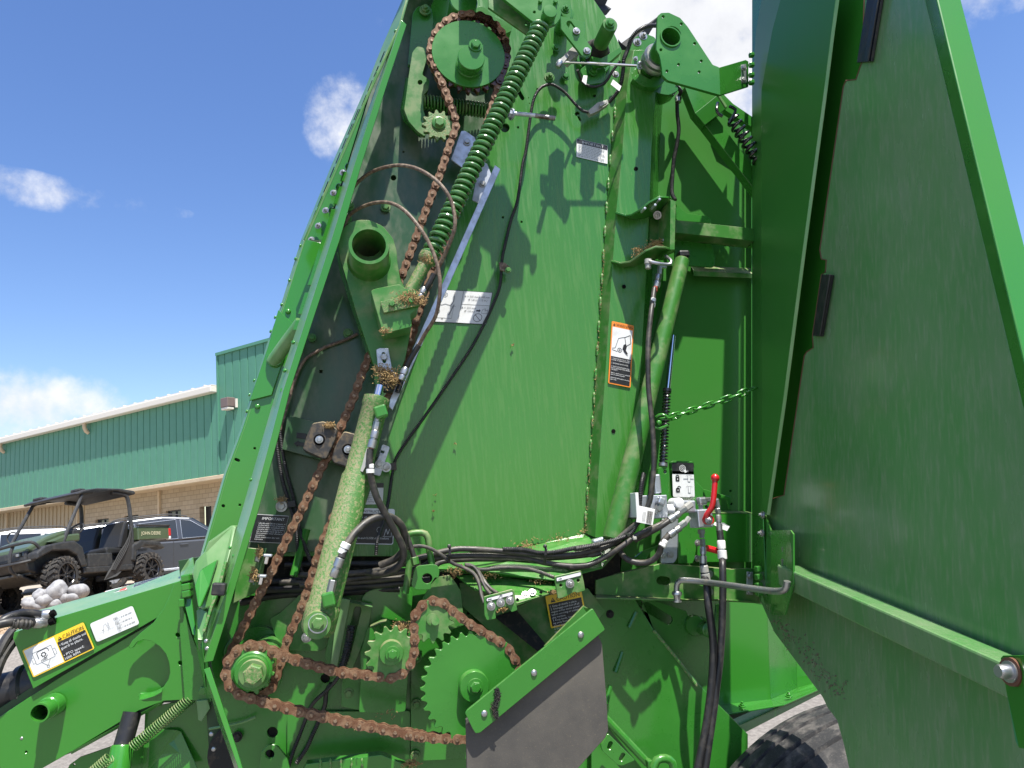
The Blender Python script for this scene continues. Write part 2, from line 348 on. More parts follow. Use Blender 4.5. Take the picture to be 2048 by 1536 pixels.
def hex_mesh(mk, washer=True, stud=False, dome=False):
    def f():
        bm = bmesh.new(); A = Vector((0, 0, 0))
        def ring(R_, y, n, ph=0.): return [bm.verts.new((R_ * math.cos(2 * pi * i / n + ph), y, R_ * math.sin(2 * pi * i / n + ph))) for i in range(n)]
        def loft(prof, n):
            rs = [ring(r, y, n) for (r, y) in prof]
            for a, b in zip(rs, rs[1:]):
                for i in range(n): bm.faces.new((a[i], a[(i + 1) % n], b[(i + 1) % n], b[i]))
            bm.faces.new(rs[-1])
        if dome: loft([(1, .3), (1, -.05), (.92, -.28), (.7, -.48), (.38, -.6), (.1, -.64)], 16)
        else:
            if washer: loft([(1.45, .3), (1.45, -.12), (1.40, -.18)], 18)
            loft([(1, .3), (1, -.72), (.86, -.84)], 6)
            if stud: loft([(.52, 0), (.52, -1.5), (.42, -1.6)], 10)
            elif washer: loft([(.7, -.8), (.62, -.86)], 12)
        bmesh.ops.recalc_face_normals(bm, faces=bm.faces); me = bpy.data.meshes.new('bolt'); bm.to_mesh(me); bm.free(); me.materials.append(M[mk])
        me.polygons.foreach_set('use_smooth', [True] * len(me.polygons)); me.set_sharp_from_angle(angle=math.radians(32)); return me
    return cached(('hex', mk, washer, stud, dome), f)
def bolt(px, py, d, r, parent, mk='green', washer=True, stud=False, dome=False, name='bolt', dirn=None, at=None):
    """hexagon bolt or nut, r = head radius in px"""
    o = bpy.data.objects.new('rivet' if dome and name == 'bolt' else name, hex_mesh(mk, washer, stud, dome)); s = mpp(px, py, d) * r
    R_ = Matrix.Rotation(random.uniform(0, 1), 4, 'Y')
    if dirn is not None: R_ = Vector((0, -1, 0)).rotation_difference(Vector(dirn)).to_matrix().to_4x4() @ R_
    o.matrix_basis = Matrix.Translation(at if at is not None else U(px, py, d)) @ R_ @ Matrix.Diagonal((s, s, s, 1)); return link(o, parent)
def thing(name, label, cat, loc, group=None):
    o = bpy.data.objects.new(name, None); o.location = loc; o.empty_display_size = .2; o['label'] = label; o['category'] = cat; o['origin'] = tuple(loc)
    if group: o['group'] = group
    COL.objects.link(o); return o
def fly(bm, P, s, n, flat=.5):
    """scatter of small straw bits round the point P"""
    for _ in range(n):
        p = P + Vector((random.gauss(0, s), random.gauss(0, s * .4), random.gauss(0, s * flat))); a = random.uniform(0, pi); l = random.uniform(.002, .007)
        R_ = Matrix.Rotation(a, 3, 'Y') @ Matrix.Rotation(random.uniform(-.8, .8), 3, 'Z'); box(bm, p, (l, .0012, .0012), R_)
# ================================================================== THE BALER
BL = thing('round_baler', 'large green round baler with side shield swung open over chains, sprockets and hoses', 'baler', (0.1, Y0 + .4, 0))
# ---- body: main side sheet, body behind it
seam = [(1243, 100), (1236, 170), (1222, 300), (1213, 420), (1204, 560), (1195, 700), (1186, 830), (1178, 950), (1169, 1066)]
main = [(790, -30), (960, -60), (1140, -20), (1215, 40)] + seam + [(1100, 1083), (1000, 1098), (900, 1108), (780, 1112), (480, 1112), (440, 1180), (420, 1230), (430, 1120), (480, 1000), (560, 760), (660, 440), (740, 180)]
main = [(830, -60), (980, -90), (1160, -40), (1215, 40)] + seam + [(1100, 1083), (1000, 1098), (900, 1108), (780, 1112), (440, 1112), (500, 920), (560, 760), (660, 440), (740, 180)]
hl = [sq(*z3(1625, 203), 3.2) if 0 else sq(1006, 434.7, 3.4), sq(1043, 444, 3.4), sq(1036, 255, 3.4), sq(1189, 191.5, 4.6), sq(1074.5, 178.5, 3.), circ(1010, 256, 9.5),
      slot(1037, 183, 1045, 197, 4.2), circ(1154.5, 228, 5.2), slot(1156, 232, 1160, 240, 2.4), sq(795, 913, 3.8), circ(787, 356, 6), sq(807, 304, 3.2), sq(642, 743, 5), sq(565, 820, 5),
      circ(1057, 196, 1.4), circ(1059, 207, 1.4), slot(712, 605, 714, 606, 3)]
plate('side_sheet', main, 0, 'sheet', BL, .004, holes=hl)
bk = [(840, -50), (980, -80), (1150, -30), (1205, 50), (1225, 180), (1165, 1060), (780, 1105), (450, 1105), (505, 920), (565, 760), (665, 440), (745, 180)]
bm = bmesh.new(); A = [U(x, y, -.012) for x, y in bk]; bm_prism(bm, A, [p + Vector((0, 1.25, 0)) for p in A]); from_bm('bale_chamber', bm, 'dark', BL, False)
# dusty front sheet lapped over the main sheet, base colour darkened for bay shade
fs = [(835, -55), (880, -58), (1000, 60), (985, 260), (905, 470), (872, 600), (800, 800), (700, 1100), (445, 1108), (503, 920), (563, 760), (663, 440), (743, 180)]
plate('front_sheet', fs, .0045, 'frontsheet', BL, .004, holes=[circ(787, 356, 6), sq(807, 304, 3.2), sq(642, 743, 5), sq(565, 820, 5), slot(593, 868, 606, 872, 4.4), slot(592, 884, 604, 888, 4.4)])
# stitch welds and chaff along the seam
def seamx(y):
    for a, b in zip(seam, seam[1:]):
        if a[1] <= y <= b[1]: return a[0] + (b[0] - a[0]) * (y - a[1]) / (b[1] - a[1])
    return seam[-1][0]
def weld_mesh():
    bm = bmesh.new(); k = 9; R = []
    for i in range(k):
        t = i / (k - 1); r = (.0032 + .0008 * math.sin(i * 2.3)) * (1 if 0 < i < k - 1 else .35)
        R.append([bm.verts.new((r * math.cos(2 * pi * j / 7), r * .9 * math.sin(2 * pi * j / 7), (t - .5) * .03)) for j in range(7)])
    for a, b in zip(R, R[1:]):
        for j in range(7): bm.faces.new((a[j], a[(j + 1) % 7], b[(j + 1) % 7], b[j]))
    bm.faces.new(R[0]); bm.faces.new(R[-1]); bmesh.ops.recalc_face_normals(bm, faces=bm.faces); me = bpy.data.meshes.new('weld_bead'); bm.to_mesh(me); bm.free(); me.materials.append(M['weld']); me.polygons.foreach_set('use_smooth', [True] * len(me.polygons)); return me
def weld(px, py, d, ang, parent, s=1.):
    o = bpy.data.objects.new('weld_bead', cached('weld', weld_mesh)); k = mpp(px, py, d) / .00118 * s
    o.matrix_basis = Matrix.Translation(U(px, py, d)) @ Matrix.Rotation(ang, 4, 'Y') @ Matrix.Diagonal((k, k, k, 1)); return link(o, parent)
for i in range(18):
    y = 225 + i * 47.6; weld(seamx(y), y, .004, .12, BL)
bm = bmesh.new()
for i in range(500):
    y = random.uniform(500, 1062); fly(bm, U(seamx(y) + random.gauss(4, 2), y, .006), .0016, 1, 3)
for (x, y, k, s) in ((1175, 1062, 60, .012), (1120, 1080, 60, .016), (1190, 1070, 40, .008), (1025, 690, 10, .002), (910, 887, 4, .002), (865, 1022, 6, .002), (1060, 1090, 30, .02), (870, 990, 3, .004)): fly(bm, U(x, y, .006), s, k)
o = from_bm('straw_chaff', bm, 'chaff', BL, False); o['kind'] = 'stuff'

# ---- gate post: folded channel right of the seam
def shift(L_, dx, d): return [(x + dx, y, d) for x, y in L_]
ridge = [(1268, 100), (1255, 170), (1245, 300), (1233, 420), (1223, 560), (1214, 700), (1205, 830), (1197, 950), (1190, 1075)]
pr = [(1322, 100), (1312, 170), (1303, 300), (1299, 420), (1292, 560), (1284, 700), (1276, 830), (1268, 950), (1262, 1075)]
strip('seam_flange', [(x, y, .003) for x, y in seam], [(x, y, .035) for x, y in ridge], 'dusty', BL)
strip('gate_post', [(x, y, .035) for x, y in ridge], [(x, y, .035) for x, y in pr], 'sheet', BL)
strip('gate_post_return', [(x, y, .035) for x, y in pr], [(x + 16, y, -.06) for x, y in pr], 'green', BL)
for (x, y) in ((1270, 340), (1246, 575), (1225, 863), ): disc('drain_hole', x, y, [(4.2, .030), (4.2, .0362), (.01, .0364)], 'hole', BL, n=14)
# gate sheet, recessed
gate = [(1305, 150), (1400, 165), (1448, 190), (1520, 262), (1520, 1150), (1240, 1150), (1258, 1000)]
plate('gate_sheet', gate, -.065, 'panel', BL, .004, holes=[sq(*z6(1240, 858), 3.6), sq(*z6(1443, 855), 3.6), sq(*z6(1450, 958), 3.6), sq(*z6(1245, 960), 3.2)])
A = [U(x, y, -.075) for x, y in [(1310, 160), (1400, 170), (1448, 197), (1515, 265), (1515, 1145), (1250, 1145)]]
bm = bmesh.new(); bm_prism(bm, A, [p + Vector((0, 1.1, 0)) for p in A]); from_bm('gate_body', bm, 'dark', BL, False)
# horizontal gate beam with its bracket
poly('gate_beam', z4((1005, 225, .03), (1640, 292, .03), (1640, 393, .03), (1005, 325, .03)), 'dusty', BL, .05)
poly('beam_flange', z4((1005, 325, .028), (1640, 393, .028), (1640, 452, -.02), (1005, 390, -.02)), 'green', BL, .004)
poly('gate_ledge', z4((1130, 590, -.062), (1640, 610, -.062), (1640, 655, -.02), (1150, 632, -.02)), 'dusty', BL, .004)
poly('gate_ledge', z4((1150, 632, -.02), (1640, 655, -.02), (1640, 690, -.024), (1150, 670, -.024)), 'dusty', BL, .003)
poly('gate_box', z6((1180, 1030, -.02), (1620, 1035, -.02), (1620, 1425, -.02), (1180, 1425, -.02)), 'clean', BL, .045)
poly('gate_box_top', z6((1180, 1010, -.06), (1620, 1018, -.06), (1620, 1036, -.018), (1180, 1031, -.018)), 'dusty', BL, .002)
# C bracket that carries the beam
rb = z4((520, 170, .04), (600, 195, .055), (650, 190, .065), (720, 150, .085), (800, 85, .10), (880, 45, .105), (950, 50, .10), (985, 80, .08), (1000, 110, .06))
rb2 = z4((535, 190, .02), (640, 222, .02), (710, 240, .02), (760, 232, .02), (850, 200, .02), (920, 168, .02), (970, 145, .02), (1000, 132, .02), (1005, 128, .02))
strip('bracket_flange', rb, rb2, 'green', BL, .005)
lb = z4((485, 555, .04), (560, 575, .055), (640, 565, .07), (700, 525, .085), (770, 475, .10), (850, 445, .105), (920, 450, .105), (965, 465, .10), (990, 460, .06))
lb2 = z4((500, 605, .02), (600, 632, .02), (690, 615, .02), (755, 580, .02), (830, 548, .02), (900, 522, .02), (950, 502, .02), (975, 492, .02), (995, 482, .02))
strip('bracket_flange', lb, lb2, 'dusty', BL, .005)
poly('bracket_web', z4((600, 195, .022), (720, 200, .022), (1000, 105, .022), (995, 460, .022), (720, 490, .022), (640, 550, .022)), 'dusty', BL, .006)
poly('bracket_edge', z4((965, 60, .10), (1008, 75, .10), (998, 462, .10), (960, 462, .10)), 'dusty', BL, .08)
plate('bracket_rear_plate', z4((1010, 100), (1090, 172), (1260, 195), (1285, 220), (1285, 250), (1010, 225)), .0, 'green', BL, .006, rnd=4)
plate('bracket_rear_plate', z4((1000, 390), (1290, 420), (1320, 520), (1310, 600), (1130, 590), (1000, 560)), -.01, 'green', BL, .006, rnd=4)
for p in ((930, 130), (860, 185)): bolt(*z4(p), .05, 6, BL, 'zinc', stud=True, dirn=(-.6, -.7, -.35))
bolt(*z4((925, 400)), .06, 6.5, BL, 'zinc', stud=True, dirn=(-.6, -.7, .2))
for p in ((850, 88), (815, 133), (733, 160)): disc('bolt_hole', *z4(p), [(2.6, .09), (2.6, .108), (.01, .1085)], 'galv', BL, n=10)
bm = bmesh.new()
for p, k, s in (((860, 410), 240, .010), ((800, 450), 160, .011), ((720, 500), 120, .009), ((705, 460), 60, .006)): fly(bm, U(*z4(p), .06), s, k, .5)
o = from_bm('straw_chaff', bm, 'chaff', BL, False); o['kind'] = 'stuff'
# bent wire hook under the bracket
tube('wire_hook', z4((770, 545, .11), (830, 565, .12), (930, 580, .12), (968, 575, .12), (965, 545, .115), (925, 512, .09)), .0042, 'zinc', BL)
lathe('hook_spacer', U(*z4((785, 540)), .11), U(*z4((785, 600)), .11), [(0, .009), (.012, .0095), (.012, .0075), (.024, .0075)], 'grey', BL, 14)

# ---- front post, hood and shield flange along the sloping front edge
sil = [(806, -5), (763, 95), (729, 180), (663, 330), (602, 480), (560, 615), (533, 690), (499, 802), (480, 860), (448, 946), (427, 1020), (402, 1106), (392, 1150)]
S1L = [(818, -5), (804, 40), (762, 165), (709, 330), (663, 480), (615, 630), (567, 780), (541, 880), (503, 1020), (457, 1170), (434, 1245), (408, 1325)]
S1R = [(834, -5), (813, 49), (775, 165), (722.6, 330), (679, 480), (629, 630), (580, 780), (555, 880), (517, 1020), (472, 1170), (450, 1245), (426, 1322)]
strip('front_flange', [(x, y, .16) for x, y in S1L[1:]], [(x, y, .16) for x, y in S1R[1:]], 'clean', BL, .004)
WL = [(795, 60), (752, 175), (697, 330), (651, 480), (602, 630), (553, 780), (524, 880), (484, 1020), (440, 1170), (418, 1245), (404, 1315)]
strip('flange_web', [(x, y, .105) for x, y in WL], [(x, y, .1585) for x, y in S1L[1:]], 'frame', BL, .003)  # pale colour holds the sunlit sky sheen of this face
for a, b in ((343, 362), (373, 408), (418, 570), (585, 628), (640, 660)):
    def lx(y):
        for p, q in zip(WL, WL[1:]):
            if p[1] <= y <= q[1]: return p[0] + (q[0] - p[0]) * (y - p[1]) / (q[1] - p[1])
    strip('flange_tab', [(lx(a) - 7, a, .10), (lx(b) - 7, b, .10)], [(lx(a) + 1, a, .1065), (lx(b) + 1, b, .1065)], 'green', BL, .003)
# post behind the flange
WR = [(812, -5), (795, 60), (755, 175), (706, 330), (660, 480), (610, 630), (562, 780), (534, 880), (495, 1020), (450, 1170), (425, 1245)]
post = [(612, 480), (566, 615), (538, 690), (504, 802), (485, 860), (453, 946), (432, 1020), (407, 1106), (396, 1160), (425, 1245), (450, 1170), (495, 1020), (534, 880), (562, 780), (610, 630), (655, 490)]
plate('front_post', post, .03, 'clean', BL, .006, holes=[sq(*b8((478, 1510)), 4), sq(*b3((1936, 701)), 4.), sq(*b3((1863, 866)), 4.), sq(*b3((1754, 1280)), 4.), circ(*b3((1633, 1287)), 4), slot(472, 919, 477, 921, 3.6)])
strip('post_edge', [(x, y, .012) for x, y in sil[4:]], [(x + 7, y, .031) for x, y in sil[4:]], 'frame', BL, .004)
A = [U(x + 3, y, .02) for x, y in sil[4:]] + [U(430, 1200, .02), U(560, 800, .02), U(660, 480, .02)]
bm = bmesh.new(); bm_prism(bm, A, [p + Vector((0, 1.2, 0)) for p in A]); from_bm('front_body', bm, 'dark', BL, False)
# upper hood with louvres and the shaded plate behind it
up = [(806, -5), (763, 95), (729, 180), (663, 330), (602, 480)]
ur = [(815, -5), (800, 50), (740, 180), (675, 330), (609, 480)]
strip('hood_panel', [(x, y, .075) for x, y in up], [(x, y, .12) for x, y in ur], 'frame', BL, .004)
strip('hood_edge', [(x, y, .1195) for x, y in ur], [(x + 4, y, .10) for x, y in ur], 'dusty', BL, .003)
plate('hood_backing', [(818, -5), (803, 50), (744, 180), (679, 330), (612, 480), (612, 505), (655, 490), (705, 330), (765, 165), (835, -5)], -.0, 'green', BL, .005)
for i in range(13):
    t = .02 + i * .075; a = (780 - 170 * t * 1.0, 60 + 390 * t); x = 763 + (602 - 763) * t; y = 95 + 385 * t
    for k, o_ in ((0, 2.2), (1, 5.2)):
        strip('louvre_slot', [(x + o_ + (6 if t < .25 else 2.2), y, .108), (x - 9 + o_ + (6 if t < .25 else 2.2), y + 22, .108)], [(x + o_ + (7.3 if t < .25 else 3.4), y, .110), (x - 9 + o_ + (7.3 if t < .25 else 3.4), y + 22, .110)], 'hole', BL, .0006, 0)
for p in ((1285, 155), (1090, 570), (930, 930), (780, 1245), (640, 1530)): bolt(*c2(p), .012, 4.6, BL, 'zinc', stud=True, dirn=(-.3, -.9, .1))
for p in ((1385, 30), (1190, 450), (1045, 930)): bolt(*c2(p), .09, 7.5, BL, 'green', dome=True, dirn=(-1, -.4, .3))
for p in ((1285, 530), (970, 1240)): bolt(*c1(p), .115, 3.6, BL, 'green', dome=True, dirn=(-.8, -.6, .3))
for p, r in (((628, 777), 5.4), ((432, 1386), 5.4)): bolt(*b8(p), .032, r, BL, 'clean', dome=True)
for p in ((600, 868), (583, 922), (485, 1222), (467, 1278)): disc('rivet', *b8(p), [(5.2, .02), (5.2, .0335), (4.8, .0345), (.01, .0348)], 'clean', BL, n=18)
for p in ((706, 356), (674, 440), (635, 578), (585, 733), (545, 815), (516, 905), (410, 1218), (380, 1310), (362, 1416)): bolt(*b8(p), .02, 3.6, BL, 'clean', dome=True, dirn=(-1, -.5, .4))
for p in ((660, 975), (605, 1155)): bolt(*b8(p), .135, 4.4, BL, 'clean', dome=True, dirn=(-.6, -.8, .3))
for p in ((598, 1285),): bolt(*b8(p), .14, 6, BL, 'clean', washer=False, dirn=(-.2, -1, .2))
for p in ((405, 765), (238, 1310), (268, 1375)): bolt(*z5(p), .135, 3.6, BL, 'clean', dome=True, dirn=(-.6, -.8, .3))
plate('post_bracket', b8((566, 772), (660, 858), (590, 1100), (520, 1310), (385, 1345), (500, 1010)), .036, 'clean', BL, .005)
disc('tube_collar', *b8((545, 1085)), [(16, .036), (16, .044), (15.3, .045), (.01, .046)], 'clean', BL, dref=.036)
tube('cross_tube', [(546, 724, .038), (572, 688, .06), (604, 645, .085)], .0165, 'frame', BL, n=20)
# slot in the flange web
tube('web_slot', z5((660, 125, .137), (612, 310, .137)), .0022, 'hole', BL, n=6)
# lower leg of the flange
strip('lower_flange', c4((190, 750, .16), (330, 1160, .17), (415, 1400, .175), (470, 1560, .18)), c4((235, 735, .16), (370, 1140, .17), (455, 1400, .175), (505, 1560, .18)), 'clean', BL, .004)
strip('lower_flange_return', c4((190, 750, .11), (300, 1160, .12), (385, 1400, .125), (440, 1560, .13)), c4((191, 750, .159), (331, 1160, .169), (416, 1400, .174), (471, 1560, .179)), 'green', BL, .003)
for p in ((207, 525), (213, 585)): bolt(*c4(p), .15, 4.2, BL, 'zinc', dome=True, dirn=(-.3, -1, .2))
# rubber bumper on the flange
boxobj('rubber_bumper', U(*c4((312, 112)), .17), (.026, .02, .024), 'rubber', BL, Matrix.Rotation(.15, 3, 'Y'), .003)
# pale hood corner at the foot of the post
poly('hood_corner', c3((240, 1300, .10), (310, 1050, .10), (500, 850, .10), (580, 650, .10), (1030, 325, .085), (1095, 305, .085), (1150, 345, .09), (1050, 800, .11), (900, 1300, .13), (700, 1980, .14), (430, 2050, .13), (290, 1500, .11)), 'frame', BL, .05, bevel=.004)
poly('hood_corner_panel', c3((300, 1560, .135), (400, 1260, .125), (450, 1205, .125), (760, 1015, .12), (600, 1540, .135), (420, 1990, .15), (370, 1985, .15)), 'clean', BL, .02, bevel=.002)
strip('edge_seal', c3((900, 1060, .135), (780, 1536, .14), (600, 2000, .145), (450, 2500, .15)), c3((950, 1060, .136), (840, 1536, .141), (660, 2000, .146), (510, 2500, .151)), 'weld', BL, .008)
poly('flange_foot', c4((130, 285, .12), (170, 275, .12), (215, 290, .13), (180, 520, .15), (140, 510, .15), (140, 400, .13)), 'frame', BL, .03)
poly('flange_web_foot', c4((140, 520, .148), (180, 520, .148), (190, 700, .155), (205, 900, .13), (150, 620, .12)), 'green', BL, .01)
# ---- drawbar and its cover, seen under the front of the machine
TD = -.10
plate('drawbar_beam', b1((-300, 1300), (-300, 1760), (0, 1680), (330, 1540), (560, 1408), (1110, 1072), (1300, 1000), (1500, 960), (1480, 240), (1290, 335), (500, 800), (0, 1128)), TD, 'clean', BL, .16, holes=[circ(*b1((210, 1408)), 3.4)])
poly('drawbar_top', b1((-300, 1300, TD), (0, 1128, TD), (500, 800, TD), (1290, 335, TD), (1290, 318, TD - .17), (500, 782, TD - .17), (0, 1100, TD - .17), (-300, 1262, TD - .17)), 'frame', BL, .003, dirn=(0, 0, -1))
poly('beam_lip', b1((560, 1408, TD + .004), (1300, 1000, TD + .004), (1305, 1022, TD - .005), (570, 1428, TD - .005)), 'clean', BL, .01)
plate('cover_side', b1((108, 495), (118, 452), (205, 425), (330, 388), (440, 340), (1440, 42), (1452, 60), (1390, 175), (1290, 312), (268, 897)), TD + .012, 'clean', BL, .004)
poly('cover_top', b1((118, 450, TD + .010), (330, 386, TD + .010), (440, 338, TD + .010), (1440, 40, TD + .010), (1455, -60, TD - .16), (1340, -10, TD - .16), (300, 275, TD - .16)), 'frame', BL, .003, dirn=(0, 0, -1))
poly('cover_end', b1((108, 495, TD + .010), (118, 452, TD + .010), (130, 425, TD - .12), (180, 640, TD - .12), (265, 897, TD + .010)), 'clean', BL, .003, dirn=(1, 0, 0))
for p, q in (((440, 290), (405, 310)), ((435, 355), (395, 372))): tube('cover_cutout', [b1((*p, TD + .02)), b1((*q, TD + .02))], .008, 'hole', BL, n=8)
# side gusset with its hooked opening
gus = [(1040, 575), (1035, 562), (1060, 520), (1130, 455), (1230, 375), (1310, 265), (1365, 150), (1395, 60), (1440, 42), (1460, 120), (1475, 260), (1640, 760), (1660, 985), (1590, 1002), (1500, 985), (1300, 995), (1150, 1000), (1120, 985), (1108, 960),
       (1125, 940), (1180, 945), (1240, 930), (1310, 890), (1350, 830), (1365, 770), (1355, 690), (1330, 620), (1280, 560), (1210, 515), (1150, 505), (1095, 525), (1060, 572)]
plate('hitch_gusset', b1(*gus), TD + .035, 'clean', BL, .012, holes=[circ(*b1((1422, 472)), 5.2), circ(*b1((1443, 696)), 5.2)])
poly('gusset_lip', b1((1110, 962, TD + .033), (1130, 940, TD + .033), (1240, 930, TD + .033), (1300, 900, TD + .033), (1290, 930, TD + .06), (1240, 960, TD + .06), (1150, 990, TD + .06), (1115, 990, TD + .06)), 'clean', BL, .004)
bolt(*b1((1415, 78)), TD + .03, 5.5, BL, 'zinc', washer=False, dome=True)
# tube boss through the beam
c_ = U(*b1((325, 1090)), TD + .075); s_ = mpp(*b1((325, 1090)), TD + .075)
o = lathe('tube_boss', Vector((c_.x, Y0 - TD - .005, c_.z)), Vector((c_.x, 0, c_.z)), [(0, 23 * s_), (.02, 23 * s_), (.034, 21.5 * s_), (.036, 19.5 * s_), (.075, 19.5 * s_), (.077, 19 * s_), (.077, 15.8 * s_), (.0, 15.8 * s_)], 'clean', BL, 32, cap=False)
disc('boss_bore', *b1((325, 1090)), [(15.7, TD + .002), (15.7, TD + .004), (.01, TD + .005)], 'grimeshade', BL, dref=TD + .075)
bolt(*b1((174, 1298)), TD, 3.2, BL, 'zinc', washer=False, dome=True)
# hoses and driveline at the drawbar
for p in (((-200, 480, .0), (-60, 420, -.02), (60, 335, -.04), (200, 300, -.07), (330, 312, -.09)), ((-200, 440, .0), (-60, 400, -.02), (60, 372, -.03), (170, 362, -.05), (270, 375, -.07))):
    tube('hydraulic_hose', b1(*p), .0098, 'rubber', BL, n=12)
for a, b in (((330, 312, -.09), (440, 305, -.10)), ((268, 375, -.07), (370, 378, -.09))):
    A, B_ = pts3([b1(a), b1(b)]); L_ = (B_ - A).length; lathe('hose_crimp', A, B_, [(0, .010), (L_ * .1, .0118), (L_ * .6, .0118), (L_ * .65, .0098), (L_, .0098)], 'zinc', BL, 14)
tube('spiral_sleeve', b1((95, 385, -.035), (170, 385, -.045), (245, 390, -.06)), .0112, 'hose', BL, ribbed=.008, n=12)
for p in (((100, 440, -.16), (40, 520, -.14), (-20, 640, -.12), (-80, 800, -.1)), ((110, 520, -.16), (50, 600, -.14), (0, 690, -.12), (-60, 860, -.1))): tube('hydraulic_hose', b1(*p), .011, 'rubber', BL)
A, B_ = U(*b1((-300, 1010)), -.16), U(*b1((330, 860)), -.16)
L_ = (B_ - A).length; lathe('driveline_guard', A, B_, [(0, .043), (L_ * .72, .043), (L_ * .72, .050), (L_ * .8, .052), (L_ * .84, .046), (L_, .046)], 'rubber', BL, 28)
# return spring, strut and shields below the drawbar
A, B_ = U(*b1((1530, 975)), -.06), U(*b1((1060, 1370)), -.06)
helix('return_spring', A, B_, .0120, .0013, 28, 'dusty', BL, seg=12, n=6)
A, B_ = U(*b1((720, 1590)), -.02), U(*b1((880, 1450)), -.02); helix('return_spring', A, B_, .0115, .0013, 10, 'dusty', BL, seg=12, n=6)
A, B_ = U(*b1((1060, 1090)), -.10), U(*b1((980, 1370)), -.08); lathe('strut_rod', A, B_, [(0, .020), ((B_ - A).length, .020)], 'rubber', BL, 24)
A, B_ = U(*b1((985, 1350)), -.08), U(*b1((930, 1650)), -.06); lathe('strut_tube', A, B_, [(0, .022), (.004, .0245), ((B_ - A).length, .0245)], 'clean', BL, 28)
plate('lower_shield', b1((500, 1640), (560, 1510), (640, 1452), (900, 1362), (1145, 1270), (1500, 1260), (1500, 1640)), -.14, 'green', BL, .005, holes=[circ(*b1((594, 1507)), 3.2)])
plate('inner_shield', b1((1165, 1060), (1460, 1000), (1720, 980), (1720, 1640), (1140, 1640)), -.13, 'clean', BL, .005)
poly('inner_shield_fold', b1((1200, 1222, -.125), (1410, 1232, -.115), (1450, 1245, -.12), (1580, 1540, -.10), (1180, 1560, -.12)), 'green', BL, .003)
# hinge blocks between the cover and the hood
for i, p in enumerate(((1495, 15), (1498, 85), (1500, 140))): boxobj('hinge_knuckle', U(*b1(p), TD + .05), (.020, .03, .017), 'clean', BL, Matrix.Rotation(-.12, 3, 'Y'), .003)
poly('hinge_leaf', b1((1460, 165, TD + .05), (1530, 150, TD + .05), (1570, 480, TD + .07), (1540, 470, TD + .07)), 'clean', BL, .01)
boxobj('hinge_nut', U(*b1((1455, 215)), TD + .06), (.012, .012, .018), 'clean', BL)
poly('cover_top_edge', b1((1440, 40, TD + .02), (1450, -110, TD - .06), (1540, -150, TD + .0), (1560, -20, TD + .05)), 'frame', BL, .01)
plate('front_leg', b1((1460, 250), (1530, 470), (1590, 620), (1640, 760), (1690, 1000), (1660, 1010), (1570, 990), (1480, 990), (1440, 420)), TD + .05, 'green', BL, .006)
poly('leg_foot', b1((1570, 1000, TD + .06), (1660, 990, TD + .06), (1680, 1060, TD + .06), (1610, 1165, TD + .06), (1585, 1150, TD + .06)), 'frame', BL, .012)
bolt(*b1((1625, 915)), TD + .06, 8, BL, 'clean', washer=False)
poly('frame_edge', b1((1580, 250, .0), (1640, 340, .05), (1650, 620, .08), (1700, 980, .08), (1650, 980, .0), (1560, 500, .0)), 'green', BL, .004)

# ---- lower side panel behind the sprockets
plate('lower_panel', [(412, 1235), (440, 1195), (600, 1175), (800, 1170), (1000, 1185), (1240, 1195), (1240, 1600), (500, 1600), (455, 1450), (425, 1340)], -.03, 'green', BL, .005,
      holes=[circ(*z7((580, 1250)), 11.5), circ(*z7((1003, 818)), 10), circ(*z7((560, 1420)), 11), sq(*z7((925, 1345)), 5), circ(*z7((297, 1285)), 7), slot(*z7((835, 1225)), *z7((838, 1250)), 4)])
A = [U(x, y, -.045) for x, y in [(440, 1090), (1240, 1085), (1240, 1600), (500, 1600), (440, 1400), (420, 1250), (430, 1200)]]
bm = bmesh.new(); bm_prism(bm, A, [p + Vector((0, 1.1, 0)) for p in A]); from_bm('lower_body', bm, 'grimeshade', BL, False)  # near-black colour paints the shade of the hose hollow
plate('pivot_plate', z7((560, 345), (640, 300), (720, 225), (800, 150), (1000, 110), (1110, 170), (1090, 520), (960, 600), (700, 590), (640, 560), (600, 470)), .0, 'dusty', BL, .006, rnd=5)
plate('sprocket_housing', z7((200, 560), (320, 430), (500, 400), (640, 460), (660, 700), (640, 880), (520, 990), (300, 1000), (180, 860)), -.012, 'green', BL, .012, rnd=14)
plate('tension_bracket', z7((1110, 175), (1205, 190), (1375, 228), (1345, 420), (1190, 815), (1060, 800), (1030, 700), (1000, 640)), .03, 'dusty', BL, .006, holes=[slot(*z7((1262, 270)), *z7((1168, 650)), 8)])
poly('bracket_fold', z7((1200, 190, .034), (1375, 228, .034), (1380, 250, .07), (1200, 212, .07)), 'frame', BL, .004)
poly('bracket_side', z7((1110, 175, .034), (1205, 190, .034), (1085, 800, .034), (1030, 790, .034)), 'frame', BL, .05)
plate('arched_cover', z7((1290, 190), (1330, 130), (1450, 90), (1640, 60), (1700, 120), (1680, 420), (1350, 420)), .012, 'clean', BL, .02, rnd=10)
plate('idler_arm', z7((1285, 620), (1340, 420), (1480, 340), (1640, 470), (1660, 820), (1640, 1080), (1570, 1090), (1275, 1088), (1290, 800)), .035, 'green', BL, .008, rnd=4)
plate('idler_base', z7((1140, 820), (1290, 815), (1640, 850), (1640, 1075), (1240, 1065), (1135, 1040)), .015, 'green', BL, .006, rnd=3)
poly('idler_arm_edge', z7((1360, 395, .05), (1440, 355, .05), (1495, 345, .05), (1490, 362, .085), (1440, 372, .085), (1362, 412, .085)), 'dusty', BL, .004)
plate('drive_panel', z7((1690, 520), (2080, 400), (2400, 420), (2400, 1450), (1690, 1478)), -.008, 'green', BL, .006)
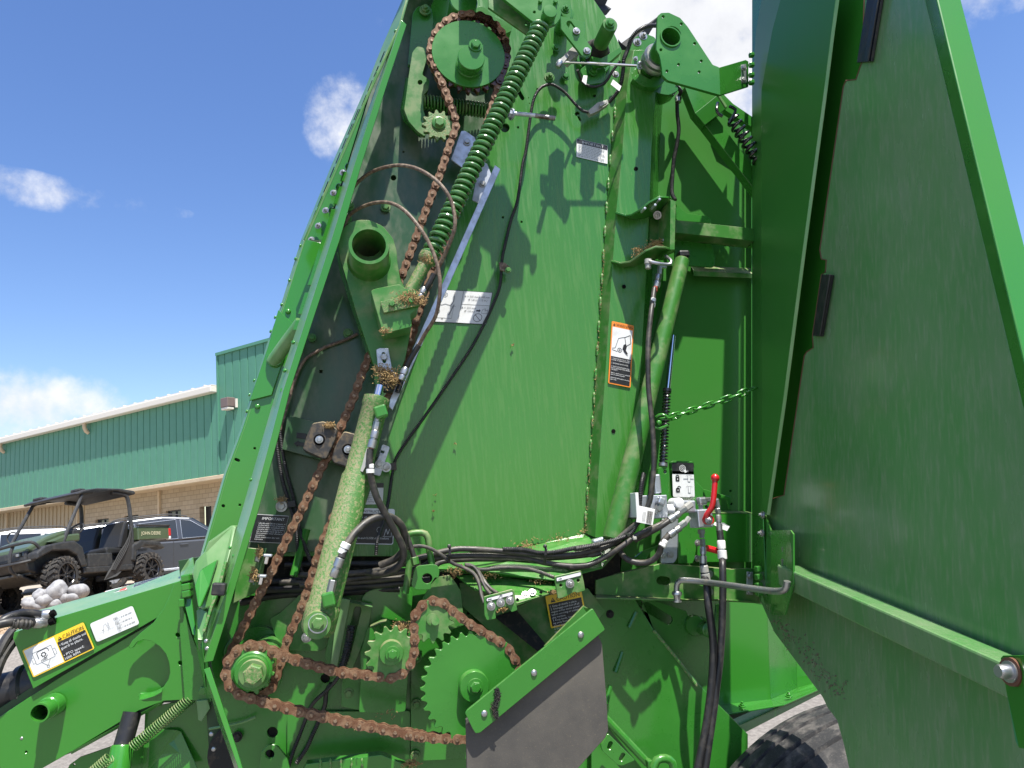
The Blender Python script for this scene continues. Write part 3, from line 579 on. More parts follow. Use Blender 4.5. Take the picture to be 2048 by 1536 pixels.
plate('drive_panel', z7((700, 1090), (1680, 1080), (1680, 1480), (700, 1440)), -.018, 'green', BL, .006, rnd=6)
plate('idler_mount', c5((395, 440), (470, 360), (580, 345), (640, 420), (690, 500), (715, 780), (715, 830), (200, 1010), (230, 840), (330, 560)), .055, 'dusty', BL, .008, holes=[circ(*c5((757, 556)), 2)] if 0 else [])
for p in ((757, 556), (760, 714)): disc('bolt_hole', *c5(p), [(2.6, .0), (2.6, .006), (.01, .0062)], 'hole', BL, n=10, dref=0)
plate('frame_panel', z8((480, 60), (640, 40), (900, 260), (1180, 150), (1500, 100), (1640, 280), (1300, 700), (950, 760), (700, 420), (500, 240)), .02, 'dusty', BL, .006)
poly('frame_brace', z8((760, 330, .03), (930, 270, .03), (1180, 560, .06), (1120, 620, .06)), 'grimeshade', BL, .01)
for p in ((1420, 930), (1190, 940), (1730, 655), (1730, 1030), (1605, 1010), (1725, 1442)): bolt(*z7(p), .016 if p[0] < 1650 else .002, 7.2, BL, 'dusty')
bolt(*z7((1420, 415)), .05, 6.5, BL, 'green'); bolt(*z7((1360, 715)), .06, 5.5, BL, 'frame', washer=False)
bolt(*z7((852, 492)), .01, 7, BL, 'zinc')
plate('anchor_lug', z7((470, 1640), (495, 1410), (545, 1350), (610, 1352), (690, 1450), (740, 1640)), .02, 'green', BL, .008, rnd=6, holes=[circ(*z7((558, 1425)), 10)])
poly('deck_edge', z7((850, 1505, .05), (1450, 1430, .05), (1640, 1510, .05), (1700, 1580, .05), (800, 1600, .05)), 'clean', BL, .03)
for x in (965, 1045, 1128, 1213, 1298): weld(*z7((x, 1500)), .055, 0, BL, .8)
disc('round_shield', *c4((480, 1400)), [(60, -.05), (60, -.038), (58, -.036), (.01, -.035)], 'grimeshade', BL)
for p in ((250, 1265), (268, 1385)): bolt(*c4(p), .0, 4.6, BL, 'zinc', dome=True)
bolt(*c4((455, 1288)), -.015, 7, BL, 'grimeshade')
tube('panel_edge', c4((600, 1130, -.01), (500, 1170, -.01), (390, 1195, -.01), (230, 1225, -.01)), .003, 'frame', BL, n=6)
# deck shelf above the drive and its fittings
poly('deck_shelf', [(800, 1135, .0), (1000, 1104, .0), (1085, 1086, .0), (1172, 1066, .0), (1190, 1070, .012), (1222, 1098, .05), (1205, 1135, .08), (1110, 1160, .10), (960, 1140, .08)], 'green', BL, .003, dirn=(0, .4, -1))
poly('deck_fold', [(1172, 1062, .0), (1195, 1062, .02), (1240, 1100, .05), (1206, 1136, .082), (1222, 1098, .05)], 'dusty', BL, .003)
poly('deck_tray', c5((640, 340, .05), (1000, 340, .05), (1610, 380, .06), (1640, 460, .10), (1545, 520, .12), (1240, 612, .13), (1050, 520, .12), (820, 480, .09)), 'green', BL, .004, dirn=(0, .4, -1))
poly('deck_tray_lip', c5((1050, 545, .125), (1240, 612, .131), (1420, 560, .127), (1545, 520, .121), (1545, 535, .121), (1240, 640, .131)), 'dusty', BL, .004)
for p in ((1322, 532), (1388, 510)): bolt(*c5(p), .118, 5.2, BL, 'zinc', dirn=(0, -.75, .65))
for p in ((1238, 576), (1466, 508)): disc('square_hole', *c5(p), [(3, .12), (3, .1275), (.01, .128)], 'hole', BL, n=4)
# grease banks
plate('grease_bank', c5((918, 555), (1190, 483), (1208, 500), (1238, 682), (1185, 700), (1150, 640), (1050, 668), (1022, 700), (1030, 765), (945, 780), (925, 735)), .15, 'dusty', BL, .005, rnd=2)
for p in ((987, 645), (1079, 612), (1170, 588)): bolt(*c5(p), .152, 6, BL, 'zinc', stud=True, name='grease_fitting')
plate('grease_bank', c5((1605, 358), (1860, 302), (1885, 400), (1900, 490), (1825, 512), (1800, 500), (1705, 552), (1640, 570)), .15, 'dusty', BL, .005, rnd=2, holes=[circ(*c5((1666, 442)), 4), circ(*c5((1835, 395)), 4)])
bolt(*c5((1755, 425)), .152, 6.2, BL, 'zinc', stud=True, name='grease_fitting')
# bracket with bail and chaff at the hose clamp
plate('hose_bracket', c5((240, 290), (270, 255), (400, 240), (460, 248), (480, 300), (470, 370), (440, 360), (390, 440), (400, 480), (250, 480), (210, 440)), .11, 'green', BL, .006, rnd=4, holes=[circ(*c5((362, 375)), 11)])
tube('bail_handle', c5((150, 520, .09), (175, 350, .09), (190, 150, .09), (160, -10, .09), (190, -60, .09), (320, -70, .09), (370, -20, .09), (385, 100, .09), (410, 240, .09)), .0075, 'dusty', BL, n=12)
bm = bmesh.new()
for p, k, s, d in (((130, 850), 220, .008, .08), ((640, 300), 120, .012, .06), ((980, 330), 70, .012, .08), ((1330, 70), 100, .012, .02), ((1470, 390), 50, .01, .09), ((1590, 510), 60, .005, .12), ((1090, 670), 70, .006, .13)): fly(bm, U(*c5(p), d), s, k)
for p, k, s, d in (((1690, 1500), 150, .008, .06), ((1600, 385), 150, .008, .06), ((1250, 1200), 6, .01, .07), ((1480, 1120), 14, .015, .06)): fly(bm, U(*z7(p), d), s, k)
o = from_bm('straw_chaff', bm, 'chaff', BL, False); o['kind'] = 'stuff'

# ---- rail, lower rear panels
plate('frame_rail', c6((-30, 150), (100, 112), (330, 58), (450, 30), (970, 70), (1090, 62), (1215, 75), (1215, 325), (1160, 318), (-30, 252)), .026, 'dusty', BL, .006, holes=[slot(*c6((447, 150)), *c6((493, 155)), 9)])
strip('rail_lip', c6((-30, 252, .0255), (500, 280, .0255), (1160, 318, .0255)), c6((-30, 276, .050), (560, 290, .050), (940, 300, .042)), 'dusty', BL, .004)
strip('rail_top', c6((100, 100, .004), (330, 48, .004), (450, 22, .004), (970, 62, .004)), c6((100, 112, .0265), (330, 58, .0265), (450, 30, .0265), (970, 70, .0265)), 'dusty', BL, .003)
for p in ((810, 103), (812, 235)): bolt(*c6(p), .0265, 5.2, BL, 'zinc')
plate('rear_side_panel', c6((-60, 262), (250, 285), (390, 512), (742, 935), (1090, 1288), (1090, 1700), (-60, 1700)), .0, 'green', BL, .006)
plate('pivot_gusset', c6((300, 270), (640, 380), (660, 432), (760, 422), (850, 470), (860, 330), (880, 330), (870, 700), (850, 1030), (742, 940), (395, 508)), -.03, 'green', BL, .006, holes=[slot(*c6((345, 345)), *c6((500, 440)), 10)])
tube('weld_line', c6((395, 520, .002), (560, 720, .002), (715, 930, .002)), .004, 'weld', BL, n=7)
disc('pivot_boss', *c6((750, 500)), [(14, -.03), (14, .01), (11, .012), (.01, .013)], 'green', BL, dref=-.03)
disc('pivot_boss', *c6((690, 480)), [(20, -.03), (20, -.02), (19, -.018), (.01, -.017)], 'green', BL, dref=-.03)
for a, b in (((265, 385), (215, 500)), ((165, 680), (115, 830)), ((75, 930), (45, 1060))):
    tube('formed_rib', c6((*a, .0), (*b, .004)), .006, 'green', BL, n=8)
bolt(*c6((75, 400)), .002, 5.5, BL, 'grimeshade')
tube('lower_rib', c6((40, 1170, .012), (200, 1340, .014), (350, 1500, .016)), .010, 'green', BL, n=10)
plate('slotted_bracket', c6((10, 1370), (60, 1285), (255, 1480), (160, 1518), (130, 1510), (20, 1410)), .03, 'green', BL, .008, rnd=3, holes=[slot(*c6((78, 1355)), *c6((68, 1385)), 5), slot(*c6((170, 1440)), *c6((155, 1470)), 5)])
tube('tow_ring', c6((395, 1540, .05), (420, 1480, .05), (475, 1465, .05), (530, 1490, .05), (548, 1560, .05)), .010, 'green', BL, n=12)
boxobj('ring_lug', U(*c6((362, 1505)), .04), (.012, .02, .02), 'green', BL, None, .003)
# rear side sheets beyond the gusset
poly('rear_sheet', b4((440, 300, -.30), (800, 300, -.30), (832, 1066, -.30), (430, 1110, -.30)), 'clean', BL, .004)
poly('rear_sheet', b4((800, 300, -.302), (1005, 300, -.42), (1012, 988, -.42), (832, 1066, -.302)), 'green', BL, .004)
poly('rear_sheet', b4((1005, 300, -.42), (1300, 300, -.42), (1300, 900, -.42), (1012, 988, -.42)), 'clean', BL, .004)
poly('rear_flange', b4((430, 1106, -.30), (832, 1062, -.30), (920, 1098, -.20), (560, 1158, -.20), (430, 1175, -.20)), 'clean', BL, .004, dirn=(0, 0, -1))
poly('rear_flange', b4((832, 1062, -.302), (1012, 984, -.42), (1300, 895, -.42), (1300, 930, -.30), (920, 1098, -.202)), 'clean', BL, .004, dirn=(0, 0, -1))
poly('rear_beam', b4((590, 1250, -.22), (1300, 930, -.34), (1300, 962, -.34), (640, 1300, -.22)), 'clean', BL, .05)
poly('rear_beam_inside', b4((400, 1170, -.36), (1100, 1060, -.44), (1000, 1110, -.40), (560, 1290, -.34), (400, 1290, -.34)), 'dark', BL, .05)
for p in ((635, 1105), (955, 1038)): bolt(*b4(p), -.25, 5, BL, 'clean', stud=True, dirn=(0, -.2, 1))

poly('rear_inner_sheet', b4((-200, 150, -.20), (480, 200, -.20), (490, 430, -.20), (480, 1000, -.20), (380, 1130, -.20), (-200, 1130, -.20)), 'green', BL, .004)

plate('drawbar_backing', b1((-300, 1300), (0, 1060), (300, 860), (1290, 260), (1480, 240), (1480, 1010), (1300, 1010), (560, 1415), (0, 1640), (-300, 1640)), TD - .012, 'dark', BL, .1)  # added dark backing, coloured as the shaded gap between cover and beam
poly('gate_inner_edge', [(1503, 240, -.03), (1540, 260, -.03), (1560, 1150, -.03), (1545, 1215, -.03), (1503, 1205, -.03)], 'green', BL, .004)

plate('hinge_backing', b1((1430, -120), (1640, -160), (1640, 420), (1560, 420), (1470, 230)), TD - .02, 'dark', BL, .05)

plate('frame_backing', [(398, 1215), (450, 1215), (470, 1330), (530, 1600), (425, 1600), (412, 1400)], -.055, 'dark', BL, .02)
# ---- sprockets and chains
def sprocket(px, py, d, rtip, teeth, m, parent, th=.012, depth=None, phase=0., name='sprocket', bore=None):
    c = U(px, py, d); s = mpp(px, py, d); R = rtip * s; pitch = 2 * pi * R / teeth; rr = R - (depth if depth else pitch * .48); out = []
    for i in range(teeth):
        a0 = phase + 2 * pi * i / teeth; w = 2 * pi / teeth
        for (t, q) in ((-.5, 0.), (-.36, .06), (-.24, .32), (-.14, .72), (-.06, .97), (.06, .97), (.14, .72), (.24, .32), (.36, .06)):
            a = a0 + t * w; r = rr + (R - rr) * q; out.append((c.x + r * math.cos(a), c.z + r * math.sin(a)))
    loops = [out]
    if bore: loops.append([(c.x + bore * s * math.cos(2 * pi * i / 20), c.z + bore * s * math.sin(2 * pi * i / 20)) for i in range(20)])
    me = curve_mesh(name, loops, th - .002, .001)
    for v in me.vertices:
        x, z, y = v.co; v.co = (x, Y0 - dd(d) + th / 2 + y, z)
    bm = bmesh.new(); bm.from_mesh(me); bmesh.ops.remove_doubles(bm, verts=bm.verts, dist=1e-6); bmesh.ops.recalc_face_normals(bm, faces=bm.faces); bm.to_mesh(me); bm.free()
    return mobj(name, me, m, parent, True, 0, 30)
PITCH = .0243
def link_mesh(outer, mk):
    def f():
        bm = bmesh.new(); h = PITCH / 2; n = 10; R = .0102; Wd = .0072
        def outline():
            o = []
            for i in range(n + 1): a = -pi * .62 + pi * 1.24 * i / n; o.append((h + R * math.cos(a), R * math.sin(a)))
            o.append((0, Wd))
            for i in range(n + 1): a = pi - pi * .62 + pi * 1.24 * i / n; o.append((-h + R * math.cos(a), R * math.sin(a)))
            o.append((0, -Wd)); return o
        P = outline(); ys = ((-.0098, -.0070), (.0070, .0098)) if outer else ((-.0066, -.0040), (.0040, .0066))
        for y0, y1 in ys:
            k = .96
            bm_prism(bm, [(x, y1, z) for x, z in P], [(x, y0, z) for x, z in P])
        def cyl(x, y0, y1, r, mi, dome=0.):
            A = [bm.verts.new((x + r * math.cos(2 * pi * j / 10), y0, r * math.sin(2 * pi * j / 10))) for j in range(10)]; B_ = [bm.verts.new((x + r * math.cos(2 * pi * j / 10), y1, r * math.sin(2 * pi * j / 10))) for j in range(10)]
            for j in range(10): bm.faces.new((A[j], A[(j + 1) % 10], B_[(j + 1) % 10], B_[j])).material_index = mi
            bm.faces.new(A).material_index = mi; bm.faces.new(B_).material_index = mi
        for x in (-h, h):
            if outer: cyl(x, -.0128, .0115, .0037, 1); cyl(x, -.0105, -.0097, .0058, 0)
            else: cyl(x, -.0045, .0045, .0078, 0)
        bmesh.ops.recalc_face_normals(bm, faces=bm.faces); me = bpy.data.meshes.new('link'); bm.to_mesh(me); bm.free(); me.materials.append(M[mk]); me.materials.append(M['pin' if mk == 'rust' else 'darktone'])
        me.polygons.foreach_set('use_smooth', [True] * len(me.polygons)); me.set_sharp_from_angle(angle=math.radians(40)); return me
    return cached(('link', outer, mk), f)
def chain(name, P, d, closed, lab, darktone=None, dfun=None):
    """roller chain through pixel points; every link is its own piece"""
    W_ = [U(x, y, d) for x, y in P]; Q = [W_[-1]] + W_ + [W_[0], W_[1]] if closed else [W_[0] * 2 - W_[1]] + W_ + [W_[-1] * 2 - W_[-2]]
    dense = []
    for i in range(1, len(Q) - 2):
        for s in range(8):
            t = s / 8; a, b, c, e = Q[i - 1], Q[i], Q[i + 1], Q[i + 2]; dense.append(.5 * ((2 * b) + (c - a) * t + (2 * a - 5 * b + 4 * c - e) * t * t + (3 * b - a - 3 * c + e) * t ** 3))
    if not closed: dense.append(W_[-1])
    tot = sum((dense[i] - dense[i - 1]).length for i in range(1, len(dense))) + ((dense[0] - dense[-1]).length if closed else 0)
    n = int(round(tot / PITCH / 2)) * 2; pins = resample(dense, n=n, closed=closed)
    root = bpy.data.objects.new(name, None); root.empty_display_size = .05; root['label'] = lab; link(root, BL)
    for i in range(n if closed else len(pins) - 1):
        a, b = pins[i], pins[(i + 1) % len(pins)]; v = b - a; L_ = v.length; c = (a + b) / 2; ang = math.atan2(v.z, v.x)
        mk = 'rust'
        if darktone and darktone(c): mk = 'darktone'
        o = bpy.data.objects.new('link', link_mesh(i % 2 == 0, mk))
        o.matrix_basis = Matrix.Translation(c + Vector((0, random.uniform(-.0006, .0006), 0))) @ Matrix.Rotation(-ang, 4, 'Y') @ Matrix.Diagonal((L_ / PITCH, 1, 1, 1)); COL.objects.link(o); o.parent = root
    return root
def arc(cx, cy, r, a0, a1, n=8):
    return [(cx + r * math.cos(math.radians(a0 + (a1 - a0) * i / n)), cy + r * math.sin(math.radians(a0 + (a1 - a0) * i / n))) for i in range(n + 1)]
ch1 = [(497, 1290)] if 0 else []
left = [(456, 1318), (470, 1290), (480, 1269), (522, 1184), (544, 1142), (584, 1058), (604, 1020), (641, 940), (662, 903), (685, 847), (710, 789), (722, 754), (760, 660), (800, 561), (819, 511), (855, 413), (880, 349), (901, 285), (911, 258), (909, 236), (897, 202), (876, 151), (866, 130)]
topa = arc(937, 108, 77, 172, 390, 16)
right = [(990, 195), (930, 380), (864, 548), (835, 634), (810, 716), (740, 880), (652, 1068), (627, 1143), (606, 1208), (575, 1280), (560, 1330)]
oil = U(950, 60, .10)  # links past this point take a deeper tone
chain('drive_chain', left + topa + right + [(540, 1380), (500, 1392), (465, 1370)], .095, True, 'rusty upper roller chain, with darker links where it wraps the large hubbed sprocket', darktone=lambda c: c.z > U(1000, 180, .095).z and c.x > oil.x - .005)
p2 = z7((395, 557), (490, 562), (655, 635), (825, 690), (995, 738), (1165, 775), (1335, 790), (1420, 800), (1500, 815), (1585, 795), (1655, 745), (1698, 660), (1715, 575), (1715, 490), (1710, 398), (1722, 312), (1778, 238), (1850, 200), (1930, 205), (1992, 255)) + \
     z8((452, 305), (575, 395), (700, 465), (830, 550), (895, 625), (945, 740), (960, 880), (920, 1050), (830, 1190), (700, 1275), (530, 1300), (375, 1295), (215, 1287), (57, 1258)) + \
     z7((1738, 1275), (1575, 1245), (1413, 1212), (1245, 1183), (1078, 1145), (905, 1108), (732, 1065), (555, 1018), (385, 965), (290, 925), (230, 855), (210, 775), (230, 680), (300, 595))
chain('drive_chain', p2, .145, True, 'rusty lower roller chain looped round the toothed idlers and large sprocket')
# upper sprocket and hub
disc('sprocket_web', 937, 108, [(73.5, .092), (73.5, .1035), (73, .104), (.01, .1045)], 'green', BL, dref=.102, n=64)
disc('hub', 942, 118, [(28, .10), (28, .112), (27, .113), (25, .113), (25, .124), (27, .125), (27, .134), (26, .135), (.01, .1355)], 'green', BL, dref=.13)
bolt(951, 91, .136, 9.5, BL, 'green')
sprocket(937, 109, .100, 83, 26, 'darktone', BL, .016, phase=.05, depth=.0135)
# idler sprocket by the lever
sprocket(*z1((1110, 1000)), .096, 33, 13, 'mud', BL, .012, phase=.2)
disc('idler_hub', *z1((1110, 985)), [(14, .09), (14, .098), (13.2, .0985), (.01, .0987)], 'dusty', BL, dref=.096); bolt(*z1((1115, 985)), .11, 10, BL, 'dusty', washer=False)
# lower sprockets
sprocket(947, 1372, .150, 105, 33, 'green', BL, .012, phase=.02, bore=None)
disc('hub', *z8((592, 880)), [(30, .15), (30, .165), (28.5, .167), (27.5, .167), (.01, .1672)], 'green', BL, dref=.16); bolt(*z8((603, 885)), .168, 11, BL, 'green')
disc('hub_boss', *z8((592, 880)), [(22, .0), (22, .145), (.01, .146)], 'green', BL, dref=.15)
sprocket(784, 1307, .150, 53, 15, 'dusty', BL, .012, phase=.1)
disc('hub', *z7((1530, 612)), [(24, .15), (24, .165), (23, .167), (.01, .168)], 'dusty', BL, dref=.16); bolt(*z7((1540, 622)), .17, 10, BL, 'green')
disc('hub_boss', *z7((1530, 640)), [(25, .035), (25, .148), (.01, .149)], 'green', BL, dref=.14)
sprocket(866, 1243, .150, 42, 13, 'dusty', BL, .012, phase=.3)
lathe('idler_spindle', U(*z7((1865, 360)), .06), U(*z7((1890, 362)), .19), [(0, .013), (.09, .013), (.09, .016), (.105, .016), (.105, .0085), (.135, .0085)], 'dusty', BL, 16)
disc('idler_washer', *z7((1862, 352)), [(12, .152), (12, .155), (.01, .156)], 'dusty', BL, dref=.16)
sprocket(497, 1340, .150, 50, 13, 'green', BL, .012, phase=.2); sprocket(497, 1340, .10, 50, 13, 'green', BL, .012, phase=.35)
disc('hub', *z7((420, 760)), [(38, .0), (38, .148), (38, .157), (35, .159), (33, .159), (33, .168), (31, .17), (.01, .1702)], 'green', BL, dref=.155)
disc('hub_washer', *z7((425, 775)), [(27, .17), (27, .177), (26, .178), (.01, .1782)], 'dusty', BL, dref=.17)
bolt(*z7((430, 782)), .19, 20, BL, 'mud', washer=False)

# ---- tensioner arm with its pipe
arm = z3((340, 300), (400, 245), (480, 225), (560, 228), (660, 275), (740, 370), (770, 470), (775, 560), (800, 700), (850, 800), (900, 980), (880, 1130), (840, 1330), (800, 1440), (760, 1540), (650, 1536), (590, 1380), (480, 1050), (390, 760), (320, 520), (305, 420))
plate('tension_arm', arm, .125, 'dusty', BL, .010, rnd=6, holes=[circ(*z3((545, 400)), 30)])
poly('arm_side', z3((305, 480, .124), (345, 640, .124), (480, 1050, .124), (590, 1380, .124), (560, 1380, .075), (455, 1060, .075), (320, 650, .075), (290, 480, .075)), 'green', BL, .004)
c_ = U(738, 490, .20); s_ = mpp(738, 490, .20)
lathe('arm_pipe', Vector((c_.x, Y0 - dd(.115), c_.z)), Vector((c_.x, 0, c_.z)), [(0, 47 * s_), (.014, 46 * s_), (.022, 41.5 * s_), (.112, 40.5 * s_), (.115, 40 * s_), (.115, 33.5 * s_), (.0, 33.5 * s_), (-.08, 33.5 * s_)], 'dusty', BL, 44, cap=False)
disc('pipe_bore', 738, 490, [(33.4, .03), (33.4, .034), (.01, .035)], 'grimeshade', BL, dref=.2)
# shaded square block clamped on the arm
blk = z3((560, 790, .135), (600, 775, .135), (800, 740, .18), (830, 765, .18), (905, 785, .18), (965, 860, .18), (950, 930, .18), (890, 980, .18), (895, 1080, .18), (670, 1125, .155), (620, 1050, .14))
plate('arm_block', z3((570, 790), (610, 775), (800, 740), (835, 775), (910, 780), (960, 850), (945, 930), (880, 975), (893, 1075), (690, 1125), (660, 1110), (600, 900)), .19, 'dusty', BL, .065, rnd=4)
plate('block_cover', z3((645, 880), (940, 810), (965, 870), (955, 905), (672, 965)), .197, 'mud', BL, .006, rnd=2)
bolt(*z3((735, 895)), .2, 6, BL, 'dusty', washer=False); bolt(*z3((890, 868)), .2, 6, BL, 'dusty', washer=False)
plate('slotted_strap', z3((612, 1262), (640, 1250), (705, 1252), (735, 1420), (770, 1480), (640, 1500), (625, 1400)), .14, 'galv', BL, .005, holes=[slot(*z3((668, 1295)), *z3((675, 1355)), 4)])
bolt(*z3((672, 1322)), .143, 7, BL, 'zinc', washer=False)
lathe('rod_boss', U(*z3((700, 1440)), .15), U(*z3((690, 1580)), .15), [(0, .012), (.02, .016), (.045, .015)], 'grimeshade', BL, 14)
bm = bmesh.new()
for p, k, s in (((690, 1460), 420, .012), ((740, 1500), 260, .012), ((640, 1420), 120, .008), ((900, 840), 200, .010), ((850, 850), 120, .012), ((965, 870), 120, .006), ((1010, 540), 90, .008), ((680, 1110), 60, .006)): fly(bm, U(*z3(p), .20 if p[1] < 1200 else .16), s, k, .7)
o = from_bm('packed_chaff', bm, 'chaff', BL, False); o['kind'] = 'stuff'
# ---- heavy green tension spring with its guide tube
A, B_ = U(*z1((1930, 200)), .16), U(*z3((1035, 520)), .16)
helix('tension_spring', A, B_, .0190, .0048, 43, 'spr', BL, seg=20, n=8)
lathe('spring_core', A, B_, [(0, .0138), ((B_ - A).length, .0138)], 'green', BL, 16)
A, B_ = U(*z3((1040, 505)), .16), U(*z3((880, 800)), .16); L_ = (B_ - A).length
lathe('spring_cup', A, B_, [(0, .023), (.012, .023), (.02, .020), (.024, .0150), (L_, .0150)], 'mud', BL, 22)
# galvanised gauge bar and its lugs
strip('gauge_bar', [(990, 330, .10), (888, 560, .12), (775, 810, .13)], [(1001, 338, .10), (899, 568, .12), (785, 820, .13)], 'galv', BL, .012)
plate('gauge_lug', z1((1290, 1050), (1320, 1048), (1395, 1100), (1430, 1180), (1310, 1350), (1210, 1275)), .05, 'galv', BL, .004, rnd=2); bolt(*z1((1335, 1135)), .052, 5.5, BL, 'zinc')
plate('gauge_lug', z1((1440, 1290), (1495, 1310), (1530, 1400), (1490, 1610), (1450, 1635), (1380, 1600)), .06, 'galv', BL, .004, rnd=2); bolt(*z1((1460, 1470)), .062, 5, BL, 'zinc')
plate('gauge_lug', z5((1460, 485), (1518, 505), (1440, 735), (1385, 720)), .05, 'galv', BL, .004, rnd=3, holes=[slot(*z5((1450, 540)), *z5((1465, 545)), 3)])
bolt(*z5((1435, 640)), .052, 6, BL, 'zinc'); bolt(*z5((1490, 665)), .05, 7, BL, 'zinc')
# spring eye bolt rod
tube('stop_rod', z2((80, 905, .10), (280, 925, .10), (440, 947, .10)), .0055, 'galv', BL, n=10)
tube('stop_rod_thread', z2((280, 925, .10), (440, 947, .10)), .0066, 'cable', BL, ribbed=.003, n=10)
bolt(*z2((90, 915)), .1, 8, BL, 'galv', dirn=(-1, -.3, 0))
# ---- lever plates and cable round the upper sprocket
plate('idler_lever', z1((870, 620), (900, 420), (940, 372), (990, 385), (1010, 480), (975, 600), (1035, 640), (1025, 720), (985, 760), (985, 880), (1010, 960), (1000, 1092), (940, 1050), (870, 970), (835, 880)), .06, 'dusty', BL, .010, rnd=4, holes=[circ(*z1((960, 660)), 5.2)])
poly('lever_side', z1((870, 620, .058), (835, 880, .058), (870, 970, .058), (1000, 1092, .058), (960, 1100, .01), (830, 960, .01), (805, 870, .01), (845, 620, .01)), 'green', BL, .004)
plate('lever_guard', z1((865, 520), (905, 110), (935, 60), (1000, 40), (1050, 70), (1065, 180), (1040, 420), (990, 520)), .035, 'green', BL, .012, rnd=4)
bolt(*z1((1003, 80)), .045, 8, BL, 'dusty', stud=True)
A, B_ = U(*z1((975, 815)), .045), U(*z1((1530, 890)), .03); helix('lever_spring', A, B_, .018, .0031, 22, 'dusty', BL, seg=14, n=7)
lathe('lever_spring_core', A, B_, [(0, .011), ((B_ - A).length, .011)], 'hole', BL, 10)
plate('roller_guard', z1((1060, 560), (1045, 60), (1090, -40), (1180, -20), (1215, 60), (1280, 140), (1290, 300), (1200, 460)), .02, 'green', BL, .012, rnd=8)
disc('upper_roller', *z1((1310, 10)), [(28, .02), (28, .10), (26.5, .102), (.01, .103)], 'green', BL, dref=.1)
plate('roller_guard', z1((1400, 90), (1430, 50), (1480, 60), (1545, 130), (1545, 240), (1450, 260), (1390, 200)), .05, 'green', BL, .01, rnd=6)
poly('roller_guard_step', z1((1545, 170, .06), (1560, 130, .06), (1700, 190, .06), (1690, 250, .06), (1580, 300, .06), (1560, 250, .06)), 'green', BL, .03)
# channel arm with its pin; upper end stretched out of view to cast shade
arm2 = c7((350, -520), (735, -520), (735, -30), (1035, 215), (1000, 355), (600, 75), (600, -25), (350, -25))
plate('lift_channel', arm2, .135, 'dusty', BL, .006, holes=[circ(*c7((985, 247)), 3.6)])
plate('lift_channel', c7((700, -500), (1050, -500), (1240, -30), (1290, 20), (1320, 75), (1340, 130), (1330, 190), (1290, 245), (1230, 268), (1180, 262), (1150, 275), (1040, 212), (720, -40)), .165, 'green', BL, .008, rnd=3, holes=[circ(*c7((1068, 126)), 3.4)])
disc('pin_head', *c7((1225, 128)), [(14.4, .165), (14.4, .183), (13.6, .185), (.01, .1855)], 'green', BL, dref=.18)
for p in ((1130, 12), (1285, 18)): bolt(*c7(p), .168, 4.5, BL, 'green', washer=False)
plate('roller_mount', c7((1290, -30), (1410, -30), (1450, 90), (1440, 190), (1380, 200), (1330, 110)), .06, 'green', BL, .02, rnd=4); bolt(*c7((1388, 95)), .075, 6.5, BL, 'green', stud=True)
disc('roller_end', *c7((1400, 150)), [(14, .0), (14, .055), (.01, .056)], 'green', BL, dref=.05)
plate('pivot_ear', c7((1340, 168), (1580, 225), (1583, 400), (1655, 490), (1640, 570), (1590, 592), (1550, 560), (1345, 300)), .115, 'green', BL, .006, rnd=1.5, holes=[slot(*c7((1425, 243)), *c7((1462, 295)), 6)])
for p in ((1500, 318), (1608, 520)): bolt(*c7(p), .118, 5.2, BL, 'zinc')
c_ = U(*c7((1845, 250)), .12); s_ = mpp(*c7((1845, 250)), .12); P0 = Vector((c_.x, Y0 + .02, c_.z)); P1 = P0 + Vector((0, -1, 0))
lathe('roller_flange', P0, P1, [(0, 40 * s_), (.03, 40 * s_), (.036, 38 * s_), (.036, 33 * s_), (.022, 32 * s_), (.022, 20 * s_)], 'green', BL, 36)
lathe('roller_shaft', P0, P1, [(.02, 27 * s_), (.05, 27 * s_), (.052, 25 * s_), (.075, 24 * s_), (.075, 15.6 * s_), (.179, 15.6 * s_), (.182, 15 * s_)], 'dusty', BL, 28)
bolt(*c7((1845, 240)), .123, 6.6, BL, 'green')
lathe('hay_wrap', P0, P1, [(.05, 25.5 * s_), (.055, 29 * s_), (.07, 28 * s_), (.08, 22 * s_), (.1, 17 * s_)], 'grimeshade', BL, 18)
plate('roller_bracket', c7((1650, 580), (1750, 600), (1830, 560), (1940, 490), (1960, 530), (1830, 640), (1700, 660)), .06, 'green', BL, .02, rnd=2)
strip('belt', c7((1410, -20, .0), (1500, 60, .0), (1600, 145, .0)), c7((1440, 80, -.02), (1490, 180, -.02), (1540, 220, -.02)), 'belt', BL, .3)
strip('belt', c7((1925, 400, -.01), (1960, 440, -.01), (2010, 480, -.01)), c7((1935, 520, -.02), (1960, 530, -.02), (2000, 520, -.02)), 'belt', BL, .3)
bm = bmesh.new(); A = [U(x, y, -.03) for x, y in [(900, -80), (1135, -40), (1170, 25), (1240, 92), (1243, 190), (1100, 190), (900, 100)]]; bm_prism(bm, A, [p + Vector((0, 1.1, 0)) for p in A]); from_bm('roller_deck', bm, 'belt', BL, False)
